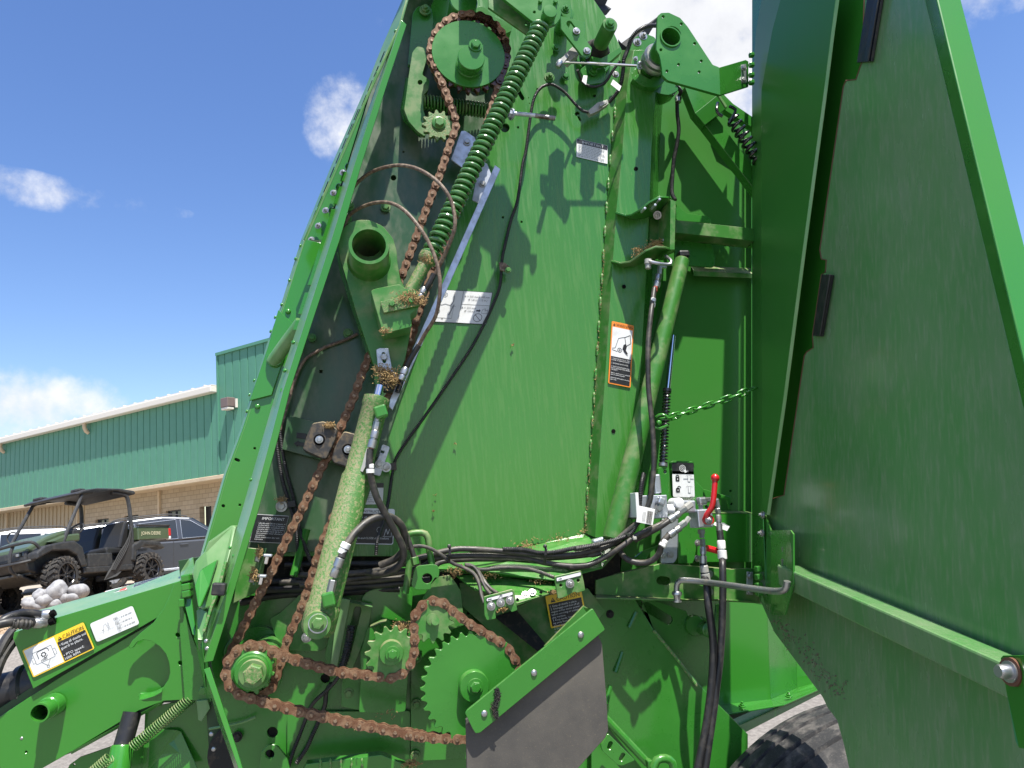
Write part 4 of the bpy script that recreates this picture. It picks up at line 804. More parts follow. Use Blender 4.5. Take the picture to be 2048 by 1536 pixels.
# hinge arm plate at the top rear
hp = z2((1262, 130), (1290, 106), (1350, 103), (1440, 145), (1500, 215), (1700, 520), (1752, 540), (1762, 760), (1340, 642), (1302, 605), (1295, 540), (1285, 480), (1275, 440), (1252, 400))
plate('hinge_arm', hp, .14, 'green', BL, .008, rnd=2, holes=[circ(*z2((1370, 288)), 20)] + [circ(*z2(p), 3.4, 12) for p in ((1305, 135), (1450, 193), (1557, 350), (1287, 400), (1428, 518), (1610, 490), (1593, 577), (1335, 570))])
poly('hinge_arm_bend', z2((1752, 540, .14), (1965, 478, .06), (1988, 490, .05), (1988, 692, .05), (1762, 762, .14)), 'green', BL, .006)
c_ = U(*z2((1370, 288)), .145); s_ = mpp(*z2((1370, 288)), .145); P0 = Vector((c_.x, Y0, c_.z)); P1 = P0 + Vector((0, -1, 0))
lathe('hinge_pipe', P0, P1, [(-.3, 23 * s_), (.02, 23 * s_), (.186, 23 * s_), (.194, 22 * s_), (.194, 19.5 * s_), (.02, 19.5 * s_)], 'green', BL, 36, cap=False)
disc('pipe_bore', *z2((1370, 288)), [(19.6, .03), (19.6, .034), (.01, .035)], 'hole', BL, dref=.145)
lathe('pipe_clamp', P0, P1, [(.07, 27 * s_), (.078, 31 * s_), (.086, 31 * s_), (.093, 28 * s_), (.1, 31 * s_), (.108, 31 * s_), (.115, 27 * s_)], 'zinc', BL, 36)
lathe('pipe_bearing', P0, P1, [(-.02, 34 * s_), (.035, 34 * s_), (.05, 29 * s_)], 'dusty', BL, 36)
plate('bearing_plate', z2((1035, 420), (1080, 300), (1160, 270), (1240, 300), (1280, 500), (1300, 620), (1250, 690), (1200, 700), (1060, 630), (1045, 560)), .01, 'green', BL, .02, rnd=5)
for p in ((1098, 340), (1145, 290), (1078, 482)): bolt(*z2(p), .03, 6, BL, 'zinc', stud=True)
bolt(*z2((1130, 520)), .05, 6.5, BL, 'galv', stud=True, dirn=(-.8, -.6, .1))
plate('clamp_half', z2((1060, 630), (1110, 590), (1200, 640), (1290, 560), (1320, 640), (1250, 700), (1150, 690)), .05, 'green', BL, .05, rnd=3)
plate('weld_pad', z2((1225, 690), (1260, 640), (1400, 670), (1430, 720), (1350, 762), (1260, 745)), .02, 'green', BL, .05, rnd=6)
# shield strut with extension spring
plate('shield_strut', z2((1480, 700), (1570, 720), (2060, 1390), (2060, 1545), (1640, 1000), (1560, 905)), .01, 'green', BL, .03)
poly('strut_upper', z2((1560, 905, .02), (1740, 760, .03), (1820, 860, .03), (1640, 1000, .02)), 'green', BL, .03)
plate('strut_rail', z2((1755, 762), (1780, 775), (2060, 965), (2060, 1045), (1800, 880)), -.01, 'green', BL, .02)
poly('spring_tab', z2((1738, 755, .05), (1755, 750, .05), (1820, 850, .05), (1805, 860, .05)), 'frame', BL, .006)
A, B_ = U(*z2((1850, 935)), .05), U(*z2((2100, 1330)), .05); helix('extension_spring', A, B_, .0165, .0045, 9, 'bspr', BL, seg=20, n=8)
tube('spring_hook', z2((1835, 850, .055), (1870, 865, .06), (1885, 885, .06), (1865, 930, .06), (1830, 990, .06)), .0045, 'bspr', BL, n=8)
tube('spring_hook', z2((1742, 825, .04), (1733, 870, .05), (1745, 910, .05), (1780, 930, .05)), .0045, 'bspr', BL, n=8)
# hinge of the shield
poly('hinge_strip', z2((1930, 515, .075), (1970, 510, .06), (1972, 662, .06), (1930, 668, .075)), 'galv', BL, .006)
for p in ((1948, 540), (1948, 638)): bolt(*z2(p), .075, 4.6, BL, 'zinc')
# sensor link rod and wiring at the top
tube('link_rod', z2((470, 497, .10), (780, 510, .10), (1090, 527, .10)), .0036, 'chrome', BL, n=10)
lathe('rod_clevis', U(*z2((462, 540)), .14), U(*z2((490, 470)), .14), [(0, .006), (.004, .0085), (.016, .0085), (.02, .007)], 'zinc', BL, 12)
poly('sensor_lever', z2((465, 500, .12), (480, 470, .12), (545, 420, .09), (560, 440, .09), (500, 510, .12)), 'grey', BL, .008)
poly('sensor_body', z2((510, 440, .09), (580, 375, .09), (640, 420, .09), (560, 490, .09)), 'grey', BL, .03)
plate('sensor_mount', z2((640, 560), (720, 500), (820, 520), (845, 570), (830, 660), (700, 680)), .03, 'green', BL, .01, rnd=5); bolt(*z2((745, 570)), .035, 7, BL, 'green')
for p, mk in (((450, 380), 'green'), ((525, 610), 'green'), ((2035 - 1600, 20), 'green')): bolt(*z2(p), .01, 6, BL, mk)
bolt(*z2((925, 595)), .02, 5, BL, 'zinc'); bolt(*z2((395, 620)), .03, 7.5, BL, 'dusty', stud=True)
def loom(P, r=.0058):
    r *= .8; return tube('wire_loom', P, r, 'rubber', BL, ribbed=.0042, n=10)
loom(z2((1255, 205, .07), (1180, 208, .09), (1100, 250, .09), (1050, 310, .08), (1020, 400, .07), (990, 480, .07), (985, 560, .06), (965, 680, .05), (930, 750, .04), (870, 820, .03)), .0075)
loom(z2((960, 490, .06), (900, 570, .05), (850, 650, .04), (780, 690, .04), (700, 685, .04), (650, 640, .05), (620, 560, .07)), .0052)
poly('wire_connector', z2((705, 885, .04), (780, 820, .04), (860, 795, .04), (870, 830, .04), (790, 885, .04), (725, 915, .04)), 'grey', BL, .018)
poly('connector_latch', z2((795, 835, .05), (850, 805, .05), (858, 822, .05), (805, 852, .05)), 'grey', BL, .01)
loom(z2((715, 900, .035), (660, 885, .035), (600, 830, .03), (520, 740, .03), (440, 685, .03), (395, 672, .03)), .0056)
hl_ = z2((395, 672, .03), (330, 700, .03), (280, 770, .03), (250, 890, .025)) + [(1052, 300, .02), (1045, 330, .02), (1035, 400, .02), (1022, 440, .018), (1010, 490, .018), (1004, 520, .02), (1000, 570, .02), (985, 612, .02), (962, 660, .02), (940, 700, .02), (900, 760, .02), (850, 832, .02), (815, 880, .02), (793, 915, .02), (785, 945, .02), (777, 1000, .025), (768, 1040, .04), (755, 1080, .07), (752, 1110, .07)]
loom(hl_, .0056)
poly('paper_tag', z2((668, 600, .06), (700, 605, .06), (690, 680, .06), (655, 650, .06)), 'paper', BL, .001)
poly('paper_tag', z2((905, 635, .075), (972, 690, .075), (955, 730, .075), (885, 675, .075)), 'paper', BL, .001)
poly('cable_clip', z3((1590, 560, .03), (1640, 565, .03), (1680, 600, .025), (1675, 640, .025), (1600, 625, .03)), 'cable', BL, .006); bolt(*z3((1665, 625)), .03, 4.5, BL, 'dusty')
poly('cable_clip', z5((1490, 640, .05), (1570, 625, .05), (1575, 690, .05), (1500, 690, .05)), 'block', BL, .006)
# gate harness on the right
loom(z2((1400, 680, .02), (1445, 730, .0), (1420, 790, -.02), (1418, 900, -.03), (1430, 1040, -.03), (1410, 1180, -.03), (1390, 1280, -.03), (1380, 1400, -.03), (1375, 1536, -.02), (1400, 1600, .0)), .0075)
lathe('hose_fitting', U(*z2((1425, 770)), -.02), U(*z2((1425, 840)), -.02), [(0, .009), (.008, .011), (.014, .009), (.02, .0095)], 'zinc', BL, 12)
# brown control cables
tube('control_cable', [(688, 500, .09), (690, 450, .10), (705, 425, .11), (740, 408, .13), (775, 405, .16), (805, 418, .2), (835, 450, .215), (860, 490, .215), (876, 535, .215), (880, 580, .215), (872, 630, .2), (850, 668, .17), (838, 690, .16)], .0043, 'cable', BL)
tube('control_cable', [(700, 385, .09), (715, 365, .10), (745, 343, .12), (790, 331, .15), (830, 336, .18), (865, 355, .20), (890, 380, .21), (905, 410, .21), (910, 450, .21), (902, 480, .2), (885, 520, .18), (872, 545, .17), (850, 590, .16), (845, 600, .16)], .0043, 'cable', BL)
tube('control_cable', [(560, 860, .02), (600, 735, .015), (640, 700, .012), (690, 680, .012), (715, 668, .012)], .004, 'cable', BL)
tube('control_cable', [(838, 690, .16), (820, 720, .15), (805, 755, .14), (795, 785, .14)], .0062, 'rubber', BL)
for a, b in (((850, 575), (838, 598)), ((812, 735), (800, 765))):
    A, B_ = U(*a, .165), U(*b, .165); lathe('cable_ferrule', A, B_, [(0, .006), (.006, .0085), (.016, .0085), (.017, .0065), (.022, .0085), (.03, .007)], 'zinc', BL, 12)
tube('cable_sleeve', [(868, 548, .17), (858, 568, .168), (850, 580, .165)], .0068, 'rubber', BL)
for p in ((395, 110), (375, 215), (685, 120)): bolt(*z3(p), .012, 7, BL, 'dusty')
bolt(*z3((385, 1130)), .01, 7, BL, 'dusty'); bolt(*z3((95, 1165)), .01, 6, BL, 'dusty')
# chain guide blocks
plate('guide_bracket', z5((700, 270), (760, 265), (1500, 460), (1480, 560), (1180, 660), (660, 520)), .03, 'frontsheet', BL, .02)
for P in (((775, 390), (850, 400), (850, 440), (775, 430)), ((755, 475), (785, 455), (785, 465), (840, 475), (840, 500), (780, 490), (778, 498))): plate('arrow_mark', z5(*P), .032, 'black', BL, .001)
for P, b in ((((860, 420), (905, 320), (990, 305), (1095, 365), (1080, 440), (1010, 590), (985, 592), (830, 525)), (955, 447)), (((1060, 600), (1085, 510), (1155, 385), (1290, 420), (1280, 640), (1200, 665), (1075, 625)), (1183, 525))):
    plate('guide_block', z5(*P), .115, 'block', BL, .045, rnd=4, bev=.002)
    disc('block_recess', *z5(b), [(11.5, .112), (11.5, .1165), (.01, .1168)], 'hole', BL, dref=.115, n=20); bolt(*z5(b), .118, 4.6, BL, 'zinc', washer=False)
    disc('block_washer', *z5(b), [(7.6, .116), (7.6, .1195), (.01, .12)], 'zinc', BL, dref=.115, n=18)
for a in ((600, 860), (604, 888)): pass
# wiring down the front
loom([(548, 840, .02), (555, 900, .02), (565, 960, .02), (580, 1010, .02), (592, 1060, .03), (600, 1130, .03), (615, 1180, .03)], .006); loom([(556, 840, .02), (570, 930, .02), (588, 1000, .02), (600, 1060, .03), (625, 1130, .04), (660, 1180, .04)], .006)
bolt(*z5((652, 978)), .02, 8, BL, 'zinc'); poly('cable_clip', z5((605, 960, .02), (680, 945, .02), (695, 985, .02), (625, 1020, .02)), 'galv', BL, .003)
poly('cable_clip', z5((695, 940, .03), (760, 930, .03), (768, 980, .03), (700, 990, .03)), 'rubber', BL, .006)
tube('support_rod', z5((855, 1160, .03), (800, 1350, .03), (750, 1536, .04)), .009, 'green', BL, n=10)
plate('inner_gusset', c3((1400, 780), (1700, 810), (1760, 900), (1650, 1536), (1640, 1640), (1100, 1900), (1150, 1500)), .02, 'dusty', BL, .006)
# bright clevis latch at the front
for q in ((0, 0), (-115, 420)):
    x, y = q
    boxobj('latch_block', U(*c3((1590 + x, 1000 + y)), .10), (.011, .014, .013), 'zinc', BL, Matrix.Rotation(.2, 3, 'Y'), .002); boxobj('latch_link', U(*c3((1770 + x, 1020 + y)), .11), (.010, .016, .018), 'chrome', BL, Matrix.Rotation(.25, 3, 'Y'), .003)
    boxobj('latch_cap', U(*c3((1800 + x, 930 + y)), .115), (.018, .016, .006), 'galv', BL, Matrix.Rotation(.15, 3, 'Y'), .002)
strip('latch_plate', c3((1700, 780, .10), (1660, 960, .10), (1480, 1536, .10)), c3((1755, 780, .105), (1700, 970, .105), (1530, 1536, .105)), 'frame', BL, .003)
bm = bmesh.new(); fly(bm, U(*c3((1620, 880)), .12), .003, 160, 1.6); fly(bm, U(*c3((1510, 1320)), .12), .004, 160, 1.4); fly(bm, U(*z5((1040, 330)), .12), .005, 200, .6); fly(bm, U(*z5((650, 925)), .03), .006, 80, .6); o = from_bm('packed_chaff', bm, 'chaff', BL, False); o['kind'] = 'stuff'

# unseen cover above the chain bay, added for the shade it casts
A_ = [U(790, -55, .004), U(908, -75, .004), U(908, -75, .112), U(790, -55, .112)]; bm = bmesh.new(); bm_prism(bm, A_, [p + Vector((0, 0, .02)) for p in A_]); from_bm('shade_cover', bm, 'green', BL, False, .002)
# ---- hydraulic tension cylinder
A, B_ = U(*z5((1420, 100)), .165), U(*z7((930, 470)), .185); L_ = (B_ - A).length
lathe('cylinder_barrel', A, B_, [(0, .018), (.003, .0285), (.02, .0295), (.024, .0275), (L_ * .34, .0275), (L_ * .36, .0315), (L_ - .06, .0315), (L_ - .055, .034), (L_ - .012, .034), (L_, .026)], 'mud', BL, 32)
A2 = U(*z5((1440, 20)), .16); lathe('cylinder_rod', A2, A, [(0, .0105), ((A - A2).length, .0105)], 'chrome', BL, 18)
disc('pivot_washer', 636, 1247, [(19, .22), (19, .224), (18.4, .2245), (.01, .2246)], 'galv', BL, dref=.222); disc('pivot_boss', 636, 1247, [(27, .04), (27, .218), (26, .22), (.01, .2205)], 'dusty', BL, dref=.2, n=32); bolt(636, 1246, .232, 12, BL, 'dusty')
def fitting(name, a, b, d, r, m='zinc', d2=None):
    A, B_ = U(*a, d), U(*b, d if d2 is None else d2); L_ = (B_ - A).length; r *= .72; lathe(name, A, B_, [(0, r * .8), (L_ * .06, r * .95), (L_ * .42, r * .95), (L_ * .44, r * .75), (L_ * .52, r * .75), (L_ * .54, r * 1.05), (L_ * .96, r * 1.05), (L_, r * .85)], m, BL, 14)
def hexfit(a, b, d, r, d2=None, m='zinc'):
    A, B_ = U(*a, d), U(*b, d if d2 is None else d2); L_ = (B_ - A).length; r *= .78; lathe('hose_nut', A, B_, [(0, r * .9), (L_ * .06, r), (L_ * .94, r), (L_, r * .9)], m, BL, 6, angle=20)
boxobj('port_block', U(*z5((1445, 225)), .20), (.026, .03, .026), 'green', BL, Matrix.Rotation(-.25, 3, 'Y'), .004)
hexfit(z5((1425, 265)), z5((1412, 300)), .20, .0075); hexfit(z5((1420, 300)), z5((1405, 370)), .20, .0105); fitting('hose_crimp', z5((1405, 370)), z5((1370, 515)), .20, .0125)
fitting('red_collar', z5((1370, 515)), z5((1360, 560)), .20, .0085, 'redband')
tube('hydraulic_hose', [*z5((1365, 520, .20), (1357, 580, .20), (1360, 700, .20), (1380, 800, .195), (1420, 920, .19), (1490, 1050, .18), (1560, 1180, .17), (1620, 1300, .16), (1625, 1400, .15), (1560, 1480, .14), (1440, 1520, .12), (1340, 1510, .1))], .0073, 'hose', BL, n=12)
fitting('hose_sleeve', z5((1362, 640)), z5((1362, 715)), .20, .0115, 'paper')
strip('hose_label', z5((1335, 510, .19), (1285, 650, .19), (1272, 690, .19)), z5((1370, 520, .195), (1335, 640, .195), (1300, 705, .195)), 'grey', BL, .001)
boxobj('port_block', U(*z7((1030, 185)), .215), (.024, .03, .028), 'green', BL, Matrix.Rotation(-.15, 3, 'Y'), .004)
hexfit(z7((1040, 140)), z7((1065, 30)), .215, .0105); fitting('hose_crimp', z7((1065, 10)), z5((1125, 1390)), .215, .0125)
tube('hydraulic_hose', z5((1130, 1390, .215), (1170, 1290, .21), (1250, 1180, .20), (1350, 1095, .19), (1450, 1060, .18), (1540, 1070, .17), (1610, 1130, .16), (1640, 1220, .15), (1630, 1320, .14), (1560, 1400, .13), (1440, 1450, .12)), .0078, 'hose', BL, n=12)
fitting('hose_sleeve', z5((1130, 1360)), z5((1175, 1270)), .213, .0125, 'paper')
# ---- hose bundle along the deck
def hose(P, r=.0095, m='hose'):
    r *= .68; return tube('hydraulic_hose', P, r, m, BL, n=12)
hose([(590, 1150, .03), (680, 1148, .05), (760, 1140, .07), (830, 1118, .085), *c5((600, 95, .09), (800, 88, .09), (1050, 105, .09), (1300, 130, .09), (1530, 150, .09), (1800, 140, .09), (2048, 80, .09)), *z6((330, 1330, .09), (480, 1290, .09), (600, 1190, .09), (720, 1090, .10), (790, 960, .105), (815, 830, .11), (830, 640, .11), (825, 430, .11), (810, 250, .11), (790, 60, .11)), *z4((785, 1480, .11), (785, 1300, .11), (790, 1150, .105), (805, 1000, .10), (820, 880, .09), (835, 770, .08))], .0095)
hose([(560, 1165, .02), (660, 1162, .04), (760, 1150, .06), (840, 1135, .075), *c5((450, 180, .08), (700, 155, .08), (1000, 155, .08), (1300, 175, .08), (1530, 225, .085), (1750, 255, .09), (1950, 245, .09)), *z6((150, 1465, .09), (300, 1450, .09), (430, 1390, .09), (560, 1310, .10), (680, 1220, .10), (800, 1160, .10), (900, 1115, .10), (960, 1070, .10))], .0095)
hose([(600, 1170, .03), (760, 1160, .05), (850, 1145, .06), *c5((500, 215, .06), (750, 190, .06), (1100, 185, .06), (1480, 180, .07), (1800, 160, .08), (2048, 130, .085)), *z6((300, 1370, .085), (460, 1300, .085), (560, 1240, .08), (680, 1120, .07))], .009)
hose([(520, 1180, .0), (640, 1176, .02), (760, 1170, .04), (860, 1160, .05)], .012, 'rubber'); hose([(500, 1168, -.01), (600, 1160, .0), (700, 1150, .02), (800, 1140, .03)], .012, 'rubber'); hose([(480, 1205, -.02), (560, 1190, -.02), (680, 1185, .0), (800, 1178, .01)], .012, 'rubber')
hose([(570, 1130, -.01), (660, 1128, .0), (760, 1128, .03), (840, 1125, .05)], .011, 'rubber')
hose(z6((540, 1300, .07), (600, 1390, .08), (700, 1430, .09), (800, 1420, .10), (870, 1360, .11), (900, 1270, .12), (960, 1200, .12)), .0105)
tube('wire_loom', [*c5((1100, 90, .095), (1300, 95, .095), (1450, 125, .095), (1600, 120, .095), (1800, 80, .095), (2048, 45, .1)), *z6((200, 1320, .1), (400, 1280, .1), (560, 1235, .1), (660, 1180, .1), (710, 1060, .1), (720, 930, .095), (735, 790, .09), (750, 720, .08))], .0058, 'rubber', BL, ribbed=.0042, n=10)
# thin grease lines to the banks
for P in (((150, 90, .1), (250, 60, .1), (360, 70, .1), (480, 130, .1), (600, 220, .1), (720, 270, .1), (820, 330, .11), (870, 430, .12), (890, 530, .13), (920, 620, .14)), ((730, 240, .1), (800, 250, .1), (860, 310, .11), (900, 400, .12), (940, 480, .13), (985, 530, .14)), ((740, 245, .1), (830, 270, .1), (890, 350, .11), (940, 430, .12), (1000, 490, .13), (1050, 520, .14)), ((780, 260, .09), (900, 290, .09), (1100, 270, .09), (1300, 275, .1), (1450, 310, .11), (1600, 365, .13))):
    tube('grease_line', c5(*P), .0042, 'hose', BL)
for x in (577, 1512):
    P = [(x, 40, .105), (x + 10, 90, .112), (x + 4, 150, .112), (x - 5, 230, .10)]; strip('cable_tie', c5(*[(a - 13, b, d) for a, b, d in P]), c5(*[(a + 13, b, d) for a, b, d in P]), 'rubber', BL, .0015); boxobj('tie_head', U(*c5((x, 62)), .112), (.008, .008, .007), 'rubber', BL)
hose(c5((160, -60, .12), (190, 30, .12), (215, 100, .12), (235, 170, .12)), .0085, 'hose'); hexfit(c5((235, 165)), c5((250, 240)), .12, .011, m='dusty')
# lower wiring loom hanging by the idler
loom(z7((1195, 440, .05), (1180, 560, .05), (1150, 680, .06), (1110, 800, .06), (1030, 900, .05), (930, 990, .04), (880, 1060, .02), (840, 1160, .0), (790, 1290, -.01), (740, 1420, -.01), (700, 1560, -.01)), .0055); loom(z7((1050, 860, .05), (1010, 930, .04), (1000, 1030, .02), (950, 1160, .0), (900, 1270, .0), (850, 1380, .0), (770, 1500, .0)), .0065)
tube('spiral_wrap', z7((1210, 400, .04), (1195, 500, .045), (1165, 640, .05), (1125, 760, .055)), .010, 'rubber', BL, ribbed=.006, n=10)

# ---- gate lift cylinder, locking spring and valve block
A, B_ = U(*z4((1060, 535)), .03), U(*z6((500, 1240)), .07); L_ = (B_ - A).length
lathe('lift_cylinder', A, B_, [(0, .016), (.004, .0198), (.03, .0208), (.25, .0215), (L_ - .01, .0248), (L_, .0235)], 'dusty', BL, 32)
boxobj('cylinder_cap', U(*z4((1062, 505)), .02), (.03, .03, .02), 'rubber', BL, None, .005)
plate('rear_cylinder', z4((800, 540), (910, 560), (900, 760), (740, 1536), (640, 1536), (720, 700)), -.035, 'clean', BL, .03)
hexfit(z4((880, 590)), z4((875, 660)), .07, .0085); fitting('hose_crimp', z4((870, 660)), z4((850, 765)), .075, .012); fitting('red_collar', z4((845, 760)), z4((838, 795)), .08, .0085, 'redband')
fitting('hose_sleeve', z4((828, 850)), z4((818, 920)), .09, .0098, 'paper')
hexfit(z4((890, 600)), z4((930, 600)), .05, .006)
A, B_ = U(*z4((985, 1150)), .01), U(*z6((940, 60)), .02); lathe('lock_rod', A, B_, [(0, .007), ((B_ - A).length, .007)], 'chrome', BL, 16)
A, B_ = U(*z6((938, 40)), .02), U(*z6((905, 645)), .035); helix('lock_spring', A, B_, .0088, .0024, 24, 'bspr', BL, seg=14, n=6); lathe('lock_spring_core', A, B_, [(0, .005), ((B_ - A).length, .005)], 'zinc', BL, 10)
for t in (.0, .985): lathe('spring_seat', A.lerp(B_, t), A.lerp(B_, t + .015), [(0, .0115), (.008, .0115)], 'zinc' if t else 'bspr', BL, 16)
plate('lock_lever', z6((870, 670), (945, 672), (955, 740), (945, 800), (950, 880), (940, 930), (890, 930), (885, 800), (860, 740)), .04, 'green', BL, .012, rnd=3, holes=[circ(*z6((918, 702)), 4.6)]); bolt(*z6((918, 703)), .03, 3, BL, 'zinc', washer=False)
# ring pin and green chain
def chain_link_mesh():
    bm = bmesh.new(); P = []
    for i in range(20):
        a = 2 * pi * i / 20; P.append(Vector((.0095 * (1 if math.cos(a) > 0 else -1) * (abs(math.cos(a)) > .02) + .0075 * math.cos(a), 0, .0075 * math.sin(a))))
    bm_tube(bm, P, .0027, 8, closed=True); bmesh.ops.recalc_face_normals(bm, faces=bm.faces); me = bpy.data.meshes.new('chain_link'); bm.to_mesh(me); bm.free(); me.materials.append(M['clean']); me.polygons.foreach_set('use_smooth', [True] * len(me.polygons)); return me
sc = bpy.data.objects.new('safety_chain', None); sc['label'] = 'short green painted link chain hooked to the gate'; link(sc, BL)
cp = spline(pts3(z6((890, 280, .05), (980, 262, .05), (1100, 222, .05), (1250, 175, .05), (1400, 125, .055), (1520, 80, .06), (1640, 30, .06))), .0245)
for i in range(len(cp) - 1):
    v = cp[i + 1] - cp[i]; o = bpy.data.objects.new('chain_link', cached('cl', chain_link_mesh)); R_ = Vector((1, 0, 0)).rotation_difference(v.normalized()).to_matrix().to_4x4()
    o.matrix_basis = Matrix.Translation((cp[i] + cp[i + 1]) / 2) @ R_ @ Matrix.Rotation((.35 if i % 2 else 1.75) + random.uniform(-.2, .2), 4, 'X'); COL.objects.link(o); o.parent = sc
tube('shackle', z6((850, 265, .05), (880, 245, .055), (920, 250, .06), (945, 275, .06)), .004, 'clean', BL); tube('shackle', z6((845, 350, .05), (890, 355, .055), (945, 330, .06)), .004, 'clean', BL)
bolt(*z6((873, 310)), .055, 5.5, BL, 'clean', dome=True)
# valve block
boxobj('valve_block', U(*z6((790, 985)), .07), (.074, .06, .056), 'galv', BL, Matrix.Rotation(.06, 3, 'Y'), .002)
boxobj('solenoid', U(*z6((850, 800)), .06), (.018, .022, .048), 'galv', BL, Matrix.Rotation(.03, 3, 'Y'), .004)
boxobj('block_plate', U(*z6((665, 970)), .085), (.008, .06, .058), 'white', BL, Matrix.Rotation(.06, 3, 'Y'), .001)
plate('valve_plate', c8((605, 140), (630, 122), (850, 128), (862, 150), (880, 340), (960, 420), (965, 620), (860, 1240), (700, 1240), (700, 600), (625, 500)), .012, 'green', BL, .006, rnd=2)
plate('valve_mount', c8((505, 760), (690, 760), (680, 1180), (640, 1240), (505, 1240)), .008, 'galv', BL, .006, rnd=3)
for p in ((610, 1150), (535, 1155), (905, 1020), (905, 1190)): bolt(*c8(p), .012, 4.6, BL, 'zinc')
lathe('relief_cap', U(*c8((560, 650)), .08), U(*c8((640, 655)), .08), [(0, .011), (.006, .013), (.018, .013), (.02, .01)], 'white', BL, 16)
boxobj('manifold', U(*c8((740, 620)), .06), (.05, .05, .03), 'galv', BL, Matrix.Rotation(.1, 3, 'Y'), .004); disc('manifold_port', *c8((680, 585)), [(11, .06), (11, .09), (9, .092), (.01, .093)], 'white', BL, dref=.08)
hexfit(c8((520, 570)), c8((460, 660)), .10, .0115); boxobj('elbow', U(*c8((500, 560)), .10), (.018, .022, .018), 'galv', BL, Matrix.Rotation(.5, 3, 'Y'), .004); hexfit(c8((470, 630)), c8((425, 690)), .10, .009)
hexfit(c8((840, 590)), c8((770, 640)), .11, .0115, m='grey'); hexfit(c8((775, 640)), c8((705, 685)), .11, .0105); fitting('hose_crimp', c8((710, 690)), c8((590, 775)), .11, .0125)
hose(c8((600, 770, .11), (500, 840, .11), (400, 895, .10), (300, 945, .09), (220, 990, .08)), .010, 'hose')
hexfit(c8((815, 740)), c8((770, 800)), .12, .008, m='grey'); hexfit(c8((775, 795)), c8((705, 845)), .12, .0105); fitting('hose_crimp', c8((715, 850)), c8((590, 940)), .12, .0125); fitting('hose_sleeve', c8((555, 990)), c8((515, 1060)), .122, .0118, 'paper')
strip('barcode_tag', c8((255, 608, .115), (232, 790, .115)), c8((440, 650, .115), (415, 825, .115)), 'paper', BL, .0008)
for i in range(9):
    x = 352 + i * 6.5; strip('barcode_bar', c8((x + 6, 665 + i * 1.4, .1158), (x - 12, 800 + i * 1.4, .1158)), c8((x + 9 + (i % 3), 666 + i * 1.4, .1158), (x - 9 + (i % 3), 801 + i * 1.4, .1158)), 'black', BL, .0002, 0)
for i in range(3): strip('tag_print', c8((308 + i * 13, 680, .1158), (296 + i * 13, 780, .1158)), c8((313 + i * 13, 681, .1158), (301 + i * 13, 781, .1158)), 'ink', BL, .0002, 0)
strip('cable_tie', c8((108, 915, .1), (150, 950, .12), (215, 985, .1)), c8((125, 898, .1), (165, 930, .12), (232, 965, .1)), 'rubber', BL, .0015); boxobj('tie_head', U(*c8((215, 968)), .12), (.009, .008, .008), 'grey', BL)
# shut-off valve with red handle
boxobj('shutoff_valve', U(*c8((955, 750)), .07), (.040, .04, .044), 'galv', BL, Matrix.Rotation(.04, 3, 'Y'), .003); boxobj('shutoff_valve', U(*c8((885, 755)), .06), (.018, .04, .044), 'galv', BL, Matrix.Rotation(.04, 3, 'Y'), .002)
hexfit(c8((948, 690)), c8((940, 600)), .07, .0085); boxobj('elbow', U(*c8((950, 560)), .07), (.022, .022, .020), 'zinc', BL, None, .005); hexfit(c8((965, 548)), c8((1060, 545)), .07, .0085, .05); hexfit(c8((1050, 545)), c8((1130, 560)), .05, .009)
hexfit(c8((945, 870)), c8((950, 920)), .07, .0125); hexfit(c8((952, 920)), c8((955, 965)), .07, .009); hexfit(c8((958, 975)), c8((966, 1060)), .07, .0095); fitting('hose_crimp', c8((966, 1060)), c8((968, 1250)), .07, .0115)
tube('valve_handle', c8((1098, 320, .115), (1090, 430, .115), (1078, 550, .115), (1062, 630, .113), (1020, 690, .108), (990, 740, .104), (1010, 790, .102)), .0068, 'red', BL, n=12)
lathe('handle_knob', U(*c8((1098, 345)), .115), U(*c8((1098, 285)), .115), [(0, .006), (.004, .0095), (.009, .0105), (.014, .009), (.018, .004)], 'red', BL, 16)
disc('handle_eye', *c8((1018, 765)), [(9.6, .095), (9.6, .107), (9, .1085), (.01, .1086)], 'red', BL, dref=.1); bolt(*c8((1030, 770)), .108, 5.5, BL, 'zinc', stud=True)
tube('valve_handle', c8((1000, 1075, .06), (1060, 1090, .06), (1130, 1110, .06)), .008, 'red', BL, n=10)
hexfit(c8((1120, 640)), c8((1135, 700)), .06, .0095); fitting('hose_crimp', c8((1130, 710)), c8((1148, 890)), .06, .0115); hexfit(c8((1110, 540)), c8((1135, 640)), .06, .008)
poly('paper_tag', c8((1195, 800, .065), (1260, 840, .065), (1230, 890, .065), (1180, 870, .065), (1080, 820, .06), (1095, 790, .06)), 'paper', BL, .0008)
hose([*c8((968, 1250, .07), (985, 1400, .075)), *c6((790, 180, .09), (800, 330, .10), (825, 500, .10), (838, 650, .10), (830, 850, .10), (810, 1050, .10), (780, 1250, .10), (745, 1420, .10), (710, 1600, .10))], .0135, 'rubber')
fitting('hose_sleeve', c8((972, 1265)), c8((998, 1440)), .0735, .0152, 'grey')
hose([*c8((1148, 880, .06), (1160, 1000, .065), (1178, 1200, .075)), *c6((905, 20, .09), (908, 180, .10), (905, 380, .10), (898, 560, .10), (885, 750, .10), (860, 950, .10), (835, 1150, .10), (805, 1350, .10), (770, 1600, .10))], .0125, 'rubber')
fitting('hose_sleeve', c8((1162, 990)), c8((1180, 1200)), .074, .0148, 'paper')
tube('wire_lead', c8((1000, 620, .06), (1060, 650, .05), (1100, 620, .05)), .004, 'rubber', BL)
plate('valve_bracket', c8((965, 430), (1270, 520), (1262, 640), (1250, 640), (1230, 545), (970, 530)), -.03, 'green', BL, .004)
